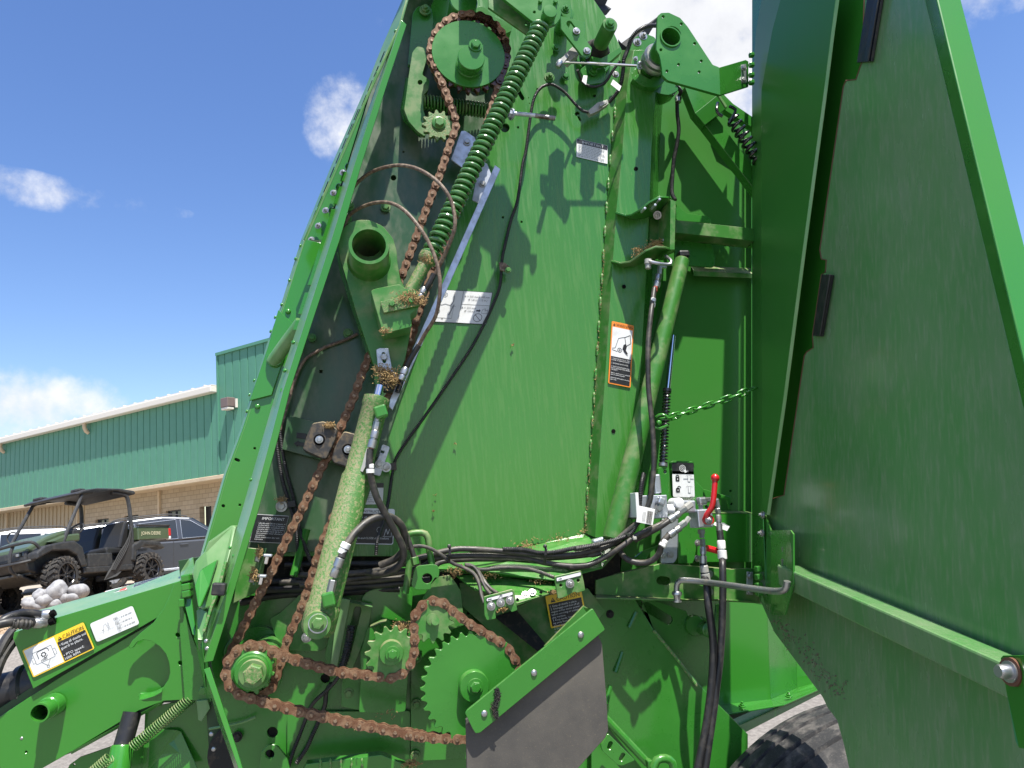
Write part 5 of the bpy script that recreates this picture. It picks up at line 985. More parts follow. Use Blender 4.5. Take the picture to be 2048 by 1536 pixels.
poly('lower_lug', z6((680, 1390, .03), (740, 1340, .04), (870, 1290, .05), (800, 1350, .05), (760, 1420, .05)), 'green', BL, .01)
poly('lower_lug', z6((340, 1240, .03), (420, 1225, .05), (440, 1260, .05), (340, 1290, .04)), 'frame', BL, .012); boxobj('zinc_fitting', U(*z6((385, 1260)), .06), (.03, .02, .016), 'galv', BL, Matrix.Rotation(-.2, 3, 'Y'), .004)
# bent bright hold-open rod
tube('hold_open_rod', b4((185, 345, .05), (183, 300, .05), (190, 260, .052), (230, 243, .06), (400, 258, .10), (600, 285, .17), (800, 312, .23), (890, 318, .26), (935, 300, .275), (945, 250, .28)), .0072, 'zinc', BL, n=14)
lathe('rod_collar', U(*b4((185, 318)), .05), U(*b4((187, 385)), .05), [(0, .010), (.004, .0125), (.008, .0125), (.012, .009), (.022, .007), (.022, .0105), (.026, .0105)], 'zinc', BL, 16)

# ---- rubber flap
plate('rubber_flap', z8((530, 1150), (800, 970), (1585, 478), (1612, 540), (1650, 1000), (1662, 1235), (1640, 1290), (1400, 1560), (1380, 1750), (540, 1750), (535, 1400)), .205, 'flap', BL, .008)
plate('flap_bar', z8((526, 1100), (540, 1075), (1540, 263), (1637, 428), (640, 1250), (605, 1255), (580, 1215)), .220, 'green', BL, .006, rnd=2.5)
poly('flap_bar_lip', z8((1470, 258, .17), (1540, 260, .22), (1640, 425, .22), (1600, 430, .18)), 'green', BL, .003)
for p in ((675, 1100), (1073, 775), (1447, 470)): bolt(*z8(p), .221, 6.6, BL, 'zinc', dome=True)
bm = bmesh.new()
for i in range(420): t = random.random(); fly(bm, U(*z8((770 + 12 * math.sin(t * 7) + random.gauss(0, 9), 900 + 240 * t)), .2235), .0007, 1, 1)
o = from_bm('packed_chaff', bm, 'grimeshade', BL, False); o['kind'] = 'stuff'
plate('flap_arm', z8((1160, 560), (1470, 240), (1560, 300), (1300, 640)), .10, 'dusty', BL, .006)
# ---- opened side shield (its plane stands nearly square to the machine)
HP = U(1505, 660, .06); ang = math.radians(-3); e_ = Vector((math.sin(ang), -math.cos(ang), 0)); hx_ = (U(1505, 180, .06) - U(1505, 1140, .06)).normalized(); e_ = (e_ - hx_ * e_.dot(hx_)).normalized(); n_ = hx_.cross(e_).normalized(); n_ = -n_ if n_.x > 0 else n_
print('shield vs sun', n_.dot(SUN), hx_, n_)
def D(px, py, off=0.):
    r = ray(px, py); p = HP + n_ * off; t = (p - CAM).dot(n_) / r.dot(n_); return CAM + r * t
def dpoly(name, P, m, parent, th=.003, off=0., bevel=.0006, dirn=None):
    A = [D(p[0], p[1], p[2] if len(p) > 2 else off) for p in P]; dv = -n_ * th if dirn is None else Vector(dirn).normalized() * th
    bm = bmesh.new(); bm_prism(bm, A, [p + dv for p in A]); return from_bm(name, bm, m, parent, False, bevel)
def dstrip(name, L_, R_, m, parent, th=.003):
    bm = bmesh.new(); sheet_grid(bm, [D(*p) for p in L_], [D(*p) for p in R_], th); return from_bm(name, bm, m, parent, True, .0005, 30)
Ex = lambda y: 1874 + .2415 * y
low = [(1521, 1202), (1549, 1265), (1591, 1321), (1645, 1394), (1655, 1415), (1674, 1440), (1688, 1490), (1699, 1540), (1725, 1680)]
outl = [(1504, -40), (1504, 600), (1504, 1150)] + low + [(Ex(1680) - 30, 1680), (Ex(800) - 30, 800), (Ex(-40) - 30, -40)]
SH = dpoly('side_shield', outl, 'clean', BL, .003, -.045); SH['label'] = 'swung-open side shield, grimy inner face with streaks'
rustl = b5((705, -80), (690, 375), (652, 488), (590, 495), (575, 530), (430, 1536)) + b6((440, 55), (470, 62), (465, 135), (440, 150), (385, 525), (390, 600), (350, 625), (335, 650), (210, 1505), (115, 1536))
inn = rustl + [(1530, 1030), (1528, 1150)] + low + [(Ex(1680) - 24, 1680), (Ex(800) - 24, 800), (Ex(-40) - 24, -40)]
dpoly('inner_skin', inn, 'door', SH, .0025, -.012)
bm = bmesh.new(); bm_tube(bm, [D(x - .3, y, -.0115) for x, y in rustl], .0014, 5); from_bm('skin_edge', bm, 'rustedge', SH)
ys = [-40, 1680]
dstrip('edge_return', [(Ex(y) - 25, y, -.013) for y in ys], [(Ex(y), y, .0) for y in ys], 'green', SH)
A = [D(Ex(y), y, 0.) for y in ys]; bm = bmesh.new(); B_ = [p - n_ * .046 + e_ * .004 for p in A]
for i in range(len(A) - 1): bm_prism(bm, [A[i], A[i + 1], B_[i + 1], B_[i]], [q - e_ * .003 for q in (A[i], A[i + 1], B_[i + 1], B_[i])])
from_bm('edge_flange', bm, 'clean', SH, False, .002)
hy = [-40, 60, 180, 500, 800, 1030]; hxl = [1530, 1512, 1504, 1504, 1504, 1504]; hxm = [1572, 1545, 1523, 1523, 1524, 1525]; hxr = [1677, 1663, 1648, 1605, 1566, 1533]
dstrip('hinge_flange', [(x, y, -.03) for x, y in zip(hxl, hy)], [(x, y, .004) for x, y in zip(hxm, hy)], 'panel', SH)
dstrip('hinge_panel', [(x, y, .004) for x, y in zip(hxm, hy)], [(x, y, .014) for x, y in zip(hxr, hy)], 'panel', SH)
dstrip('hinge_panel_lip', [(x, y, .014) for x, y in zip(hxr, hy)], [(x + 7, y, .008) for x, y in zip(hxr, hy)], 'frame', SH)
dstrip('lower_hinge_flange', [(1504, 1030, -.03), (1504, 1150, -.03), (1520, 1203, -.03)], [(1525, 1030, .004), (1530, 1150, .004), (1545, 1230, .004)], 'green', SH)
dpoly('rubber_seal', b5((722, -30, -.004), (808, -30, -.004), (742, 376, -.004), (655, 384, -.004)), 'rubber', SH, .006); dpoly('rubber_seal', b6((440, 150, -.004), (502, 152, -.004), (437, 530, -.004), (385, 527, -.004)), 'rubber', SH, .006)
dstrip('seal_rib', [(*b5((765, -30)), .002), (*b5((698, 380)), .002)], [(*b5((790, -30)), .004), (*b5((722, 378)), .004)], 'rubber', SH); dstrip('seal_rib', [(*b6((472, 150)), .002), (*b6((412, 528)), .002)], [(*b6((490, 150)), .004), (*b6((426, 528)), .004)], 'rubber', SH)
# stiffener bar across the inside
a, b = D(1553, 1128, .05), D(2010, 1328, .05); dirb = (b - a); L_ = dirb.length; dirb.normalize()
upv = (Vector((0, 0, 1)) - dirb * dirb.z).normalized(); bm = bmesh.new(); hgt = .047
q = [a, b + dirb * .02, b + dirb * .02 - upv * hgt, a - upv * hgt]; bm_prism(bm, q, [p - n_ * .055 for p in q]); from_bm('stiffener_bar', bm, 'door', SH, False, .004)
P0 = D(*b7((212, 365)), .028); lathe('stud_nut', P0 - Vector((0, 0, .01)), P0 + Vector((0, 0, 1)), [(0, .016), (.006, .016), (.006, .0115), (.02, .0115), (.022, .0065), (.045, .0065), (.047, .005)], 'zinc', SH, 12, angle=25)
dpoly('hinge_bracket', b7((118, 175, .02), (230, 172, .05), (247, 195, .05), (248, 480, .05), (197, 660, .05), (122, 655, .02)), 'green', SH, .004)
dpoly('hinge_bracket_side', b7((75, 60, -.01), (110, 150, .01), (120, 180, .02), (124, 655, .02), (90, 600, .0), (70, 400, -.01)), 'green', SH, .004)
for p in ((72, 85), (67, 190)): bolt(0, 0, 0, 1, SH, 'zinc', stud=True, at=D(*b7(p), .012), dirn=n_, name='bolt').scale = (.0065,) * 3
for p in ((48, 395), (50, 440), (50, 490), (52, 530)): boxobj('hinge_knuckle', D(*b7(p), .01), (.016, .016, .015), 'green', SH, None, .003)
strip('hinge_strip', b4((668, 185, .045), (668, 340, .045)), b4((710, 185, .045), (710, 345, .045)), 'galv', BL, .004)
for p in ((688, 212), (688, 320)): bolt(*b4(p), .048, 4.6, BL, 'zinc')
# latch at the free edge
dpoly('latch_plate', b7((1435, 905, .10), (1450, 890, .10), (1640, 888, .12), (1640, 1440, .12), (1540, 1420, .11), (1520, 1380, .11), (1470, 1100, .10)), 'clean', SH, .004)
P0 = D(*b7((1500, 985)), .11); lathe('latch_pin', P0, P0 + n_, [(0, .013), (.005, .013), (.005, .009), (.016, .0085), (.019, .007)], 'zinc', SH, 18)
lathe('latch_washer', P0, P0 + n_, [(-.002, .017), (.003, .017), (.003, .012)], 'rustedge', SH, 18)
# upper hinge knuckles
for y in (110, 130, 150, 165): boxobj('hinge_knuckle', D(1503, y, .012), (.014, .014, .013), 'green', SH, None, .003)
bm = bmesh.new()
for i in range(150):
    t = random.random(); p = b7((150 + 380 * t + random.gauss(0, 28), 690 + 420 * t + random.gauss(0, 30))); fly(bm, D(*p, -.010), .0005, 1, 1)
o = from_bm('clinging_straw', bm, 'dustbit', SH, False); o['kind'] = 'stuff'

# ---- carrying wheel, on the ground
GZ = -.38; TR = .53; tx = 1.115
WH = lathe('wheel', Vector((tx, 1.80, GZ + TR)), Vector((tx, 0, GZ + TR)), [(0, .28), (.02, .40), (.05, .47), (.08, .505), (.085, .514), (.115, .522), (.118, .510), (.126, .510), (.129, .524), (.168, .529), (.171, .516), (.180, .516), (.183, .530), (.222, .530), (.225, .516), (.234, .516), (.237, .529), (.276, .525), (.279, .512), (.287, .512), (.290, .522), (.325, .512), (.33, .503), (.36, .47), (.39, .40), (.41, .28)], 'tyre', BL, 96, angle=25)
WH['label'] = 'ribbed black carrying tyre, dusty'
lathe('rim', Vector((tx, 1.74, GZ + TR)), Vector((tx, 0, GZ + TR)), [(0, .27), (.02, .285), (.10, .26), (.12, .12), (.2, .10), (.30, .27), (.33, .285)], 'yellow', WH, 40)
boxobj('axle', (tx, 2.5, GZ + TR), (.12, 1.4, .12), 'green', BL)

# ---- decals
def text_mesh(s, size):
    cu = bpy.data.curves.new('t', 'FONT'); cu.body = s; cu.size = size; cu.resolution_u = 2; o = bpy.data.objects.new('t', cu); me = bpy.data.meshes.new_from_object(o); bpy.data.objects.remove(o); bpy.data.curves.remove(cu); return me
class Decal:
    def __init__(s, TL, TR, BL_, base, parent, uf=None, d=0., rnd=3, lab=None):
        uf = uf or (lambda x, y: U(x, y, d)); s.tl, s.tr, s.bl = uf(*TL), uf(*TR), uf(*BL_); s.x = (s.tr - s.tl); s.k = s.x.length / 100; s.x.normalize(); s.y = (s.tl - s.bl); s.h = s.y.length / s.k; s.y.normalize()
        s.n = s.x.cross(s.y).normalized(); s.o = s.bl.copy(); s.layer = 0; s.bm = bmesh.new(); s.mats = []; s.parent = parent; s.lab = lab
        if s.n.dot(CAM - s.o) < 0: s.n = -s.n
        P = rounded([(0, 0), (100, 0), (100, s.h), (0, s.h)], rnd); bm = bmesh.new(); A = [s.pt(u, v, .0008) for u, v in P]; bm_prism(bm, A, [p - s.n * .0007 for p in A]); s.obj = from_bm('decal', bm, base, parent, False)
        if lab: s.obj['label'] = lab
    def pt(s, u, v, z): return s.o + s.x * (u * s.k) + s.y * (v * s.k) + s.n * z
    def mi(s, m):
        if m not in s.mats: s.mats.append(m)
        return s.mats.index(m)
    def poly(s, P, m, lv=1):
        f = s.bm.faces.new([s.bm.verts.new(s.pt(u, v, .0008 + .0004 * lv)) for u, v in P]); f.material_index = s.mi(m); return s
    def rect(s, u0, v0, u1, v1, m, lv=1, r=0): return s.poly(rounded([(u0, v0), (u1, v0), (u1, v1), (u0, v1)], r), m, lv)
    def line(s, u0, v0, u1, v1, w, m, lv=2):
        a = Vector((u1 - u0, v1 - v0)); q = Vector((-a.y, a.x)).normalized() * w / 2; return s.poly([(u0 + q.x, v0 + q.y), (u1 + q.x, v1 + q.y), (u1 - q.x, v1 - q.y), (u0 - q.x, v0 - q.y)], m, lv)
    def lines(s, P, w, m, lv=2):
        for a, b in zip(P, P[1:]): s.line(*a, *b, w, m, lv)
        return s
    def ring(s, u, v, r, w, m, lv=2, a0=0, a1=360, n=20):
        return s.lines([(u + r * math.cos(math.radians(a0 + (a1 - a0) * i / n)), v + r * math.sin(math.radians(a0 + (a1 - a0) * i / n))) for i in range(n + 1)], w, m, lv)
    def text(s, u, v, size, t, m, lv=3, align='l', rot=0., maxw=None):
        me = text_mesh(t, size); xs = [q.co.x for q in me.vertices] or [0]; w = max(xs) - min(xs); sx = 1.
        if maxw and w > maxw: sx = maxw / w
        off = -min(xs) if align == 'l' else -(max(xs) + min(xs)) / 2; c, sn = math.cos(rot), math.sin(rot); vs = []
        for q in me.vertices: a, b = (q.co.x + off) * sx, q.co.y; vs.append(s.bm.verts.new(s.pt(u + a * c - b * sn, v + a * sn + b * c, .0008 + .0004 * lv)))
        k = s.mi(m)
        for p in me.polygons:
            try: s.bm.faces.new([vs[i] for i in p.vertices]).material_index = k
            except ValueError: pass
        bpy.data.meshes.remove(me); return s
    def tri(s, u, v, r, m, m2, lv=3):
        s.poly([(u - r, v), (u + r, v), (u, v + r * 1.7)], m, lv); return s.line(u, v + r * .5, u, v + r * 1.2, r * .25, m2, lv + 1)
    def fake(s, u0, v0, v1, u1, m, n, w=1.2):
        """rows of print too small to read in the photograph"""
        for i in range(n):
            v = v1 + (v0 - v1) * (i + .5) / n; u = u0; e = u1 - (random.random() * 22 if i % 3 == 2 else random.random() * 6)
            while u < e - 2: l = random.uniform(3, 9); s.line(u, v, min(u + l, e), v, w, m, 2); u += l + 1.6
        return s
    def done(s):
        me = bpy.data.meshes.new('print'); s.bm.to_mesh(me); s.bm.free(); o = bpy.data.objects.new('decal_print', me)
        for m in s.mats: me.materials.append(M[m])
        link(o, s.obj); return s.obj
# black IMPORTANT label low on the front sheet
d = Decal(z5((455, 1040)), z5((712, 1055)), z5((395, 1262)), 'white', BL, d=.010, rnd=1, lab='black label headed IMPORTANT about oiling the chains')
h = d.h; d.rect(.8, 1.6, 99.2, h - 1.6, 'black'); d.text(55, h - 17, 12.5, 'IMPORTANT', 'white', align='c')
for i, t in enumerate(('Liberally apply SAE 30 or heavier oil', 'to chains every 10 hours of operation.', 'Lubricate chains immediately after', 'operation when the chains are warm.', 'Let the machine stand idle for a', 'short period to insure effective oil', 'penetration.', 'Check chain tension after each', 'lubrication.')): d.text(14, h - 30 - i * 6.4, 6.0, t, 'white', maxw=82)
d.done()
# OPERATING INSTRUCTIONS label
d = Decal(z5((1080, 985)), z5((1560, 1000)), z5((1060, 1275)), 'white', BL, d=.002, rnd=4, lab='black and white label headed OPERATING INSTRUCTIONS')
h = d.h; d.rect(1.2, 1.5, 98.8, h - 9, 'black', r=3); d.text(50, h - 7.2, 6, 'OPERATING INSTRUCTIONS', 'black', align='c')
for v, t in ((h - 17, 'Disengage and shut off all'), (h - 22, 'power before adjusting'), (h - 27, 'baler.'), (h - 36, 'turn the'), (h - 41, 'output shaft'), (h - 46, 'servicing or un-'), (h - 51, 'clogging baler.'), (8.5, 'REMOVE wrench and CLOSE shield before'), (4, 'operating baler.')): d.text(12, v, 4.6, t, 'white', maxw=60 if v > 10 else 80)
d.ring(76, 24, 4.5, .5, 'white', 2, 40, 320); d.lines([(84, 14), (87, 26), (90, 17), (93, 26)], .6, 'white'); d.line(82, 13, 96, 13, .5, 'white'); d.line(96, 13, 96, 30, .5, 'white'); d.done()
d = Decal(z5((1300, 795)), z5((1470, 792)), z5((1290, 965)), 'white', BL, d=.002, rnd=2, lab='small white label with black heading bar'); h = d.h; d.rect(0, h - 22, 100, h, 'black', r=2)
for i, t in enumerate(('damage', 'baler', 'initial service', 'hours adjust', 'retighten all', 'bolts are', 'performing service')): d.text(20, h - 33 - i * 9.5, 8.5, t, 'black', maxw=76)
d.done()
# IMPORTANT label at the top
d = Decal(z2((613, 1108)), z2((860, 1166)), z2((611, 1255)), 'white', BL, d=.002, rnd=2, lab='small white label with black IMPORTANT heading'); h = d.h; d.rect(1, h - 16, 99, h - 1, 'black'); d.text(52, h - 13.5, 12.5, 'IMPORTANT', 'white', align='c'); d.fake(6, 3, h - 18, 93, 'ink', 8, 1.8); d.done()
# spring length label
d = Decal(z3((1095, 778)), z3((1540, 805)), z3((1040, 1038)), 'black', BL, d=.002, rnd=1, lab='grey and white spring setting label with A = 235 mm'); h = d.h
d.rect(.8, .8, 99.2, h - .8, 'white'); d.line(48, 1, 48, h - 1, .6, 'black'); d.line(48, h * .58, 99, h * .58, .6, 'black')
d.text(74, h - 12, 5, 'A = 235 mm - 305 mm', 'black', align='c', maxw=45); d.text(76, h - 18, 5, '(9 1/4 in. - 12 in.)', 'black', align='c', maxw=38); d.text(50, h * .58 - 8, 5, 'A < 235 mm', 'black', maxw=26); d.text(56, h * .58 - 14, 5, '(9 1/4 in.)', 'black', maxw=20)
d.poly([(77, h * .58 - 9), (82, h * .58 - 9), (82, h * .58 - 7), (85, h * .58 - 10.5), (82, h * .58 - 14), (82, h * .58 - 12), (77, h * .58 - 12)], 'black', 2); d.lines([(87, h * .58 - 15), (88, h * .58 - 8), (93, h * .58 - 6), (93, h * .58 - 10), (98, h * .58 - 8), (97, h * .58 - 15), (87, h * .58 - 15)], .5, 'black')
d.ring(82, 12, 7.5, 1, 'black'); d.line(77, 17, 87, 7, 1, 'black'); d.ring(17, h - 10, 4, .9, 'ink'); d.ring(17, h - 10, 1.6, .9, 'ink'); d.lines([(8, h * .55), (14, h * .52), (20, h * .56), (30, h * .52), (34, h * .66), (33, h - 4)], 1.6, 'ink'); d.line(4, 8, 36, 8, .6, 'black'); d.line(36, 8, 36, h * .5, .5, 'ink'); d.line(40, h * .5, 30, h * .5, .5, 'ink'); d.text(18, 5, 5, 'A', 'black'); d.lines([(30, 14), (33, 24), (36, 34)], 2.2, 'ink'); d.ring(8, 20, 5, 1.4, 'ink'); d.done()
# WARNING label on the gate post
d = Decal(z4((494, 1032)), z4((670, 1070)), z4((464, 1530)), 'orange', BL, d=.037, rnd=6, lab='tall orange bordered label headed WARNING'); h = d.h
d.rect(5, 5, 95, h * .44, 'black'); d.rect(5, h * .44, 95, h - 24, 'white'); d.tri(12, h - 17, 6, 'black', 'orange'); d.text(20, h - 18, 17, 'WARNING', 'black', maxw=76)
v = h * .55; d.lines([(8, v + 4), (22, v + 8), (34, v + 52), (48, v + 58), (62, v + 62)], 2, 'black'); d.lines([(62, v + 62), (86, v + 76), (90, v + 40), (70, v + 24), (62, v + 62)], 2.4, 'black'); d.ring(42, v + 2, 9, 2.2, 'black'); d.ring(42, v + 2, 3, 2, 'black'); d.poly([(54, v + 8), (58, v + 28), (66, v + 34), (74, v + 26), (70, v + 6), (80, v - 8), (74, v - 10), (62, v)], 'black', 2); d.lines([(60, v), (72, v - 12), (80, v - 16)], 2.2, 'black'); d.line(8, v - 2, 32, v - 6, 2, 'black')
for i, t in enumerate(('1. RAISE GATE FULLY, THEN', '    LOWER TO ENGAGE POSITION.', '', '2. ENGAGE GATE LOCK.', '', '3. SHUT OFF ENGINE AND', '    FULLY ENGAGE PARK BRAKE', '    OR SHIFT.', '', 'Before working on or around', 'gate in raised position.', '', 'REMOVE KEYS before entering', 'gate area.')): (d.text(9, h * .40 - i * 7.0, 7, t, 'white', maxw=84) if t else None)
d.done()
# lock instruction plate beside the valve
DC = lambda TL, TR, BL_, *a, **k: Decal(TL, TR, BL_, *a, **k)
d = Decal(c8((622, 136)), c8((858, 142)), c8((636, 515)), 'white', BL, d=.020, rnd=8, lab='white plate with padlock pictures and black top'); h = d.h; d.rect(0, h * .665, 100, h, 'black', r=7); d.rect(0, h * .665, 100, h * .75, 'black')
d.ring(48, h * .83, 14, 2, 'white'); d.ring(48, h * .83, 8, 2, 'white'); d.ring(48, h * .83, 2.5, 2, 'white'); d.poly([(52, h * .78), (62, h * .80), (68, h * .73), (58, h * .70)], 'white', 3); d.line(72, h * .73, 72, h * .78, 1.5, 'white')
for v, op in ((h * .45, 0), (h * .13, 6)):
    d.rect(14, v, 32, v + 20, 'black', 2, 5); d.ring(23 + op, v + 20, 7, 3.4, 'black', 2, 0, 180); d.line(16 + op, v + 17, 16 + op, v + 21, 3.4, 'black'); d.rect(21.5, v + 6, 24.5, v + 13, 'white', 3)
    d.rect(70, v - 2, 82, v + 28, 'ink', 2, 3); d.rect(71.5, v, 80.5, v + 26, 'white', 3, 2); d.ring(76, v + 10, 20, 1.2, 'ink', 2, 45, 75); d.ring(76, v + 10, 20, 1.2, 'ink', 2, 105, 135)
d.line(50, h * .53, 98, h * .53, 3, 'ink'); d.line(78, 3.5, 94, 3.5, 2, 'ink'); d.done()
# CAUTION label behind the flap
d = Decal(c5((1513, 548)), c5((1862, 472)), c5((1570, 862)), 'yellow', BL, d=.030, rnd=4, lab='yellow and black label headed CAUTION behind the flap'); h = d.h; d.rect(4, 4, 96, h - 22, 'black'); d.tri(18, h - 19, 7, 'black', 'yellow'); d.text(28, h - 18, 15, 'CAUTION', 'black', maxw=64)
for i, t in enumerate(('1. Keep all shields in place.', '2. Disengage and shut off all', '    engine and/or motor power', '    before servicing or unclog-', '    ging machine.', '3. Keep hands, feet and cloth-', '    ing away from power-', '    driven parts.', '4. Do not leave running machine', '    unattended.')): d.text(8, h - 31 - i * 7.2, 7, t, 'white', maxw=84)
d.done()
# CAUTION label and PTO label on the drawbar cover
d = Decal(b1((178, 595)), b1((668, 368)), b1((268, 812)), 'yellow', BL, d=TD + .016, rnd=3, lab='yellow CAUTION label about shields and PTO speed'); h = d.h; d.rect(2, 2, 50.5, h - 2, 'white'); d.rect(52, 2, 98, h - 13, 'black'); d.tri(58, h - 11, 3.6, 'black', 'yellow'); d.text(63, h - 11.5, 10, 'CAUTION', 'black', maxw=34)
for i, t in enumerate(('• Keep all shields and', '   guard in place.', '', '• PTO speed:', '   1000 RPM')): (d.text(54, h - 21 - i * 6.2, 6.2, t, 'white', maxw=43) if t else None)
d.lines([(12, 17), (42, 17), (42, h - 12), (12, h - 12), (12, 17)], .7, 'ink'); d.lines([(8, 20), (8, 30), (12, 30), (12, 20), (8, 20)], .6, 'ink'); d.lines([(42, 20), (42, 30), (46, 30), (46, 20), (42, 20)], .6, 'ink'); d.lines([(20, 17), (27, 8), (34, 17)], .7, 'ink'); d.ring(27, 6.5, 2, .8, 'ink'); d.ring(27, 28, 3, 1.2, 'black'); d.lines([(18, 24), (18, 34), (20, 36), (34, 36), (36, 34), (36, 30)], 1, 'black'); d.ring(27, 28, 6, 1, 'black', 2, 250, 330); d.text(20.5, 18.2, 5.5, '1000', 'black')
for i in range(8): a = i * pi / 4; d.line(27 + 3 * math.cos(a), 28 + 3 * math.sin(a), 27 + 4.6 * math.cos(a), 28 + 4.6 * math.sin(a), 1, 'black')
d.done()
d = Decal(b1((718, 382)), b1((1060, 236)), b1((775, 530)), 'white', BL, d=TD + .016, rnd=6, lab='white rounded label with small driveline diagrams'); h = d.h
for i in range(3):
    v = h - 14 - i * 12; d.lines([(52, v - 3), (52, v + 4), (60, v + 4), (60, v - 3)], .7, 'ink'); d.ring(56, v, 1.8, .8, 'black'); d.line(62, v, 66, v, .6, 'ink'); d.fake(68, v - 1.5, v + 1.5, 96, 'ink', 1, 1.5); d.fake(52, v - 6, v - 5, 66, 'ink', 1, .9)
d.lines([(20, 12), (26, 30), (32, 33), (34, 20), (30, 10)], .6, 'ink'); d.lines([(36, 34), (38, 30), (35, 27), (38, 24), (35, 21), (38, 18)], .8, 'ink'); d.rect(20, 20, 24, 21.5, 'ink'); d.line(12, 17, 46, 17, .4, 'ink'); d.done()
def UT(x, y):
    r = ray(x, y); a = U(*b1((440, 338)), TD + .010); b = U(*b1((1440, 40)), TD + .010); c = U(*b1((1340, -10)), TD - .16); nn = (b - a).cross(c - a); t = (a - CAM).dot(nn) / r.dot(nn); return CAM + r * t
d = Decal(b1((840, 125)), b1((1035, 75)), b1((812, 165)), 'redband', BL, uf=UT, rnd=3, lab='red bordered label lying on the drawbar cover'); h = d.h; d.rect(3, 4, 97, h - 4, 'white'); d.rect(70, 12, 94, h - 12, 'redband', 2)
for a, b in ((8, 26), (30, 46), (50, 66)): d.rect(a, h * .2, b, h * .75, 'black', 2)
d.done()
d = Decal(b1((1075, 58)), b1((1345, -12)), b1((1052, 118)), 'ink', BL, uf=UT, rnd=2, lab='grey printed label lying on the drawbar cover'); h = d.h; d.rect(3, 4, 97, h - 4, 'black'); d.fake(8, 5, h - 6, 92, 'white', 4, 2.4); d.done()
for x0, x1, y0, y1, T in ((935, 1190, 555, 505, 0),):
    d = Decal(c5((935, 568)), c5((1197, 500)), c5((940, 604)), 'black', BL, d=.1515, rnd=5); h = d.h; d.rect(2, 1.5, 98, h - 1.5, 'white', r=4); d.lines([(45, 3), (52, 8), (60, 6), (56, 12), (50, 9)], 1.4, 'black'); d.line(6, 6, 20, 6, 3, 'black'); d.done()
d = Decal(c5((1617, 368)), c5((1862, 308)), c5((1622, 408)), 'black', BL, d=.1515, rnd=5); h = d.h; d.rect(2, 1.5, 98, h - 1.5, 'white', r=4); d.lines([(8, 4), (16, 10), (22, 7), (14, 4)], 1.4, 'black'); d.done()
# ================================================================== GROUND
def struct(o): o['kind'] = 'structure'; return o
def gh(x, y):
    """ground height: flat yard that climbs to a raised planting strip before the building"""
    s = -x * .35 + y * .94; t = min(1, max(0, (s - 10.3) / 1.7)); return GZ + .50 * t * t * (3 - 2 * t)
asphalt = mat('sunlit_asphalt', (.15, .135, .12), .9, col2=(.235, .215, .19), scale=38, lo=.35, hi=.7, detail=8, layer=((.10, .09, .08), .6, .72, 130, (1, 1, 1), .6), bump=.6, bscale=240)
bm = bmesh.new(); xs = [-900, -300, -120, -60] + [-40 + i * 1.0 for i in range(70)] + [40, 80, 200, 900]; ys_ = [-900, -200, -60, -20, -8, -4, 0] + [1 + i * .7 for i in range(40)] + [40, 60, 120, 300, 900]
vv = [[bm.verts.new((x, y, gh(x, y))) for x in xs] for y in ys_]
for j in range(len(ys_) - 1):
    for i in range(len(xs) - 1): bm.faces.new((vv[j][i], vv[j][i + 1], vv[j + 1][i + 1], vv[j + 1][i]))
struct(from_bm('ground', bm, asphalt, None, True))
def GP(px, py, z=None):
    """pixel to a point on the ground (or at height z)"""
    r = ray(px, py); p = CAM.copy()
    if z is not None: return CAM + r * ((z - CAM.z) / r.z)
    t = 0
    for i in range(4000):
        t += .00002 * (1 + i * .004); p = CAM + r * t
        if p.z <= gh(p.x, p.y): break
    return p
# gravel bed and pale kerb under the display vehicle
gm = mat('tan_gravel', (.27, .17, .095), .9, col2=(.38, .29, .19), scale=9, lo=.3, hi=.7)
conc = mat('pale_concrete', (.36, .31, .25), .85, col2=(.30, .26, .215), scale=6)
def uv2(s, l): return Vector((.94 * l - .35 * s, .35 * l + .94 * s, 0))       # s away along the view to the vehicle, l to the right
def band(name, s0, s1, l0, l1, m, dz):
    bm = bmesh.new(); n = 14; vv = []
    for j in range(7):
        row = []
        for i in range(n + 1): p = uv2(s0 + (s1 - s0) * j / 6, l0 + (l1 - l0) * i / n); row.append(bm.verts.new((p.x, p.y, gh(p.x, p.y) + dz)))
        vv.append(row)
    for j in range(6):
        for i in range(n): bm.faces.new((vv[j][i], vv[j][i + 1], vv[j + 1][i + 1], vv[j + 1][i]))
    return struct(from_bm(name, bm, m, None, True))
band('pavement', 11.6, 12.6, -14, 6, conc, .006)
band('gravel_bed', 12.6, 18.0, -14, 6, gm, .008)
band('parking_lot', 18.0, 40, -40, 20, conc, .008)
me_ = None
def pebbles():
    bm = bmesh.new()
    for i in range(2600):
        p = uv2(random.uniform(12.6, 15.6), random.uniform(-6.5, .5)); r = random.uniform(.012, .035); z = gh(p.x, p.y) + .008 + r * .3
        m_ = Matrix.Translation((p.x, p.y, z)) @ Matrix.Rotation(random.random() * 6, 4, 'Z') @ Matrix.Diagonal((r, r * random.uniform(.6, 1), r * .6, 1)); bmesh.ops.create_icosphere(bm, subdivisions=1, radius=1, matrix=m_)
    return bm
o = from_bm('gravel', pebbles(), gm, None, True); o['kind'] = 'stuff'; o['label'] = 'loose tan gravel round the white boulders'; o['category'] = 'gravel'
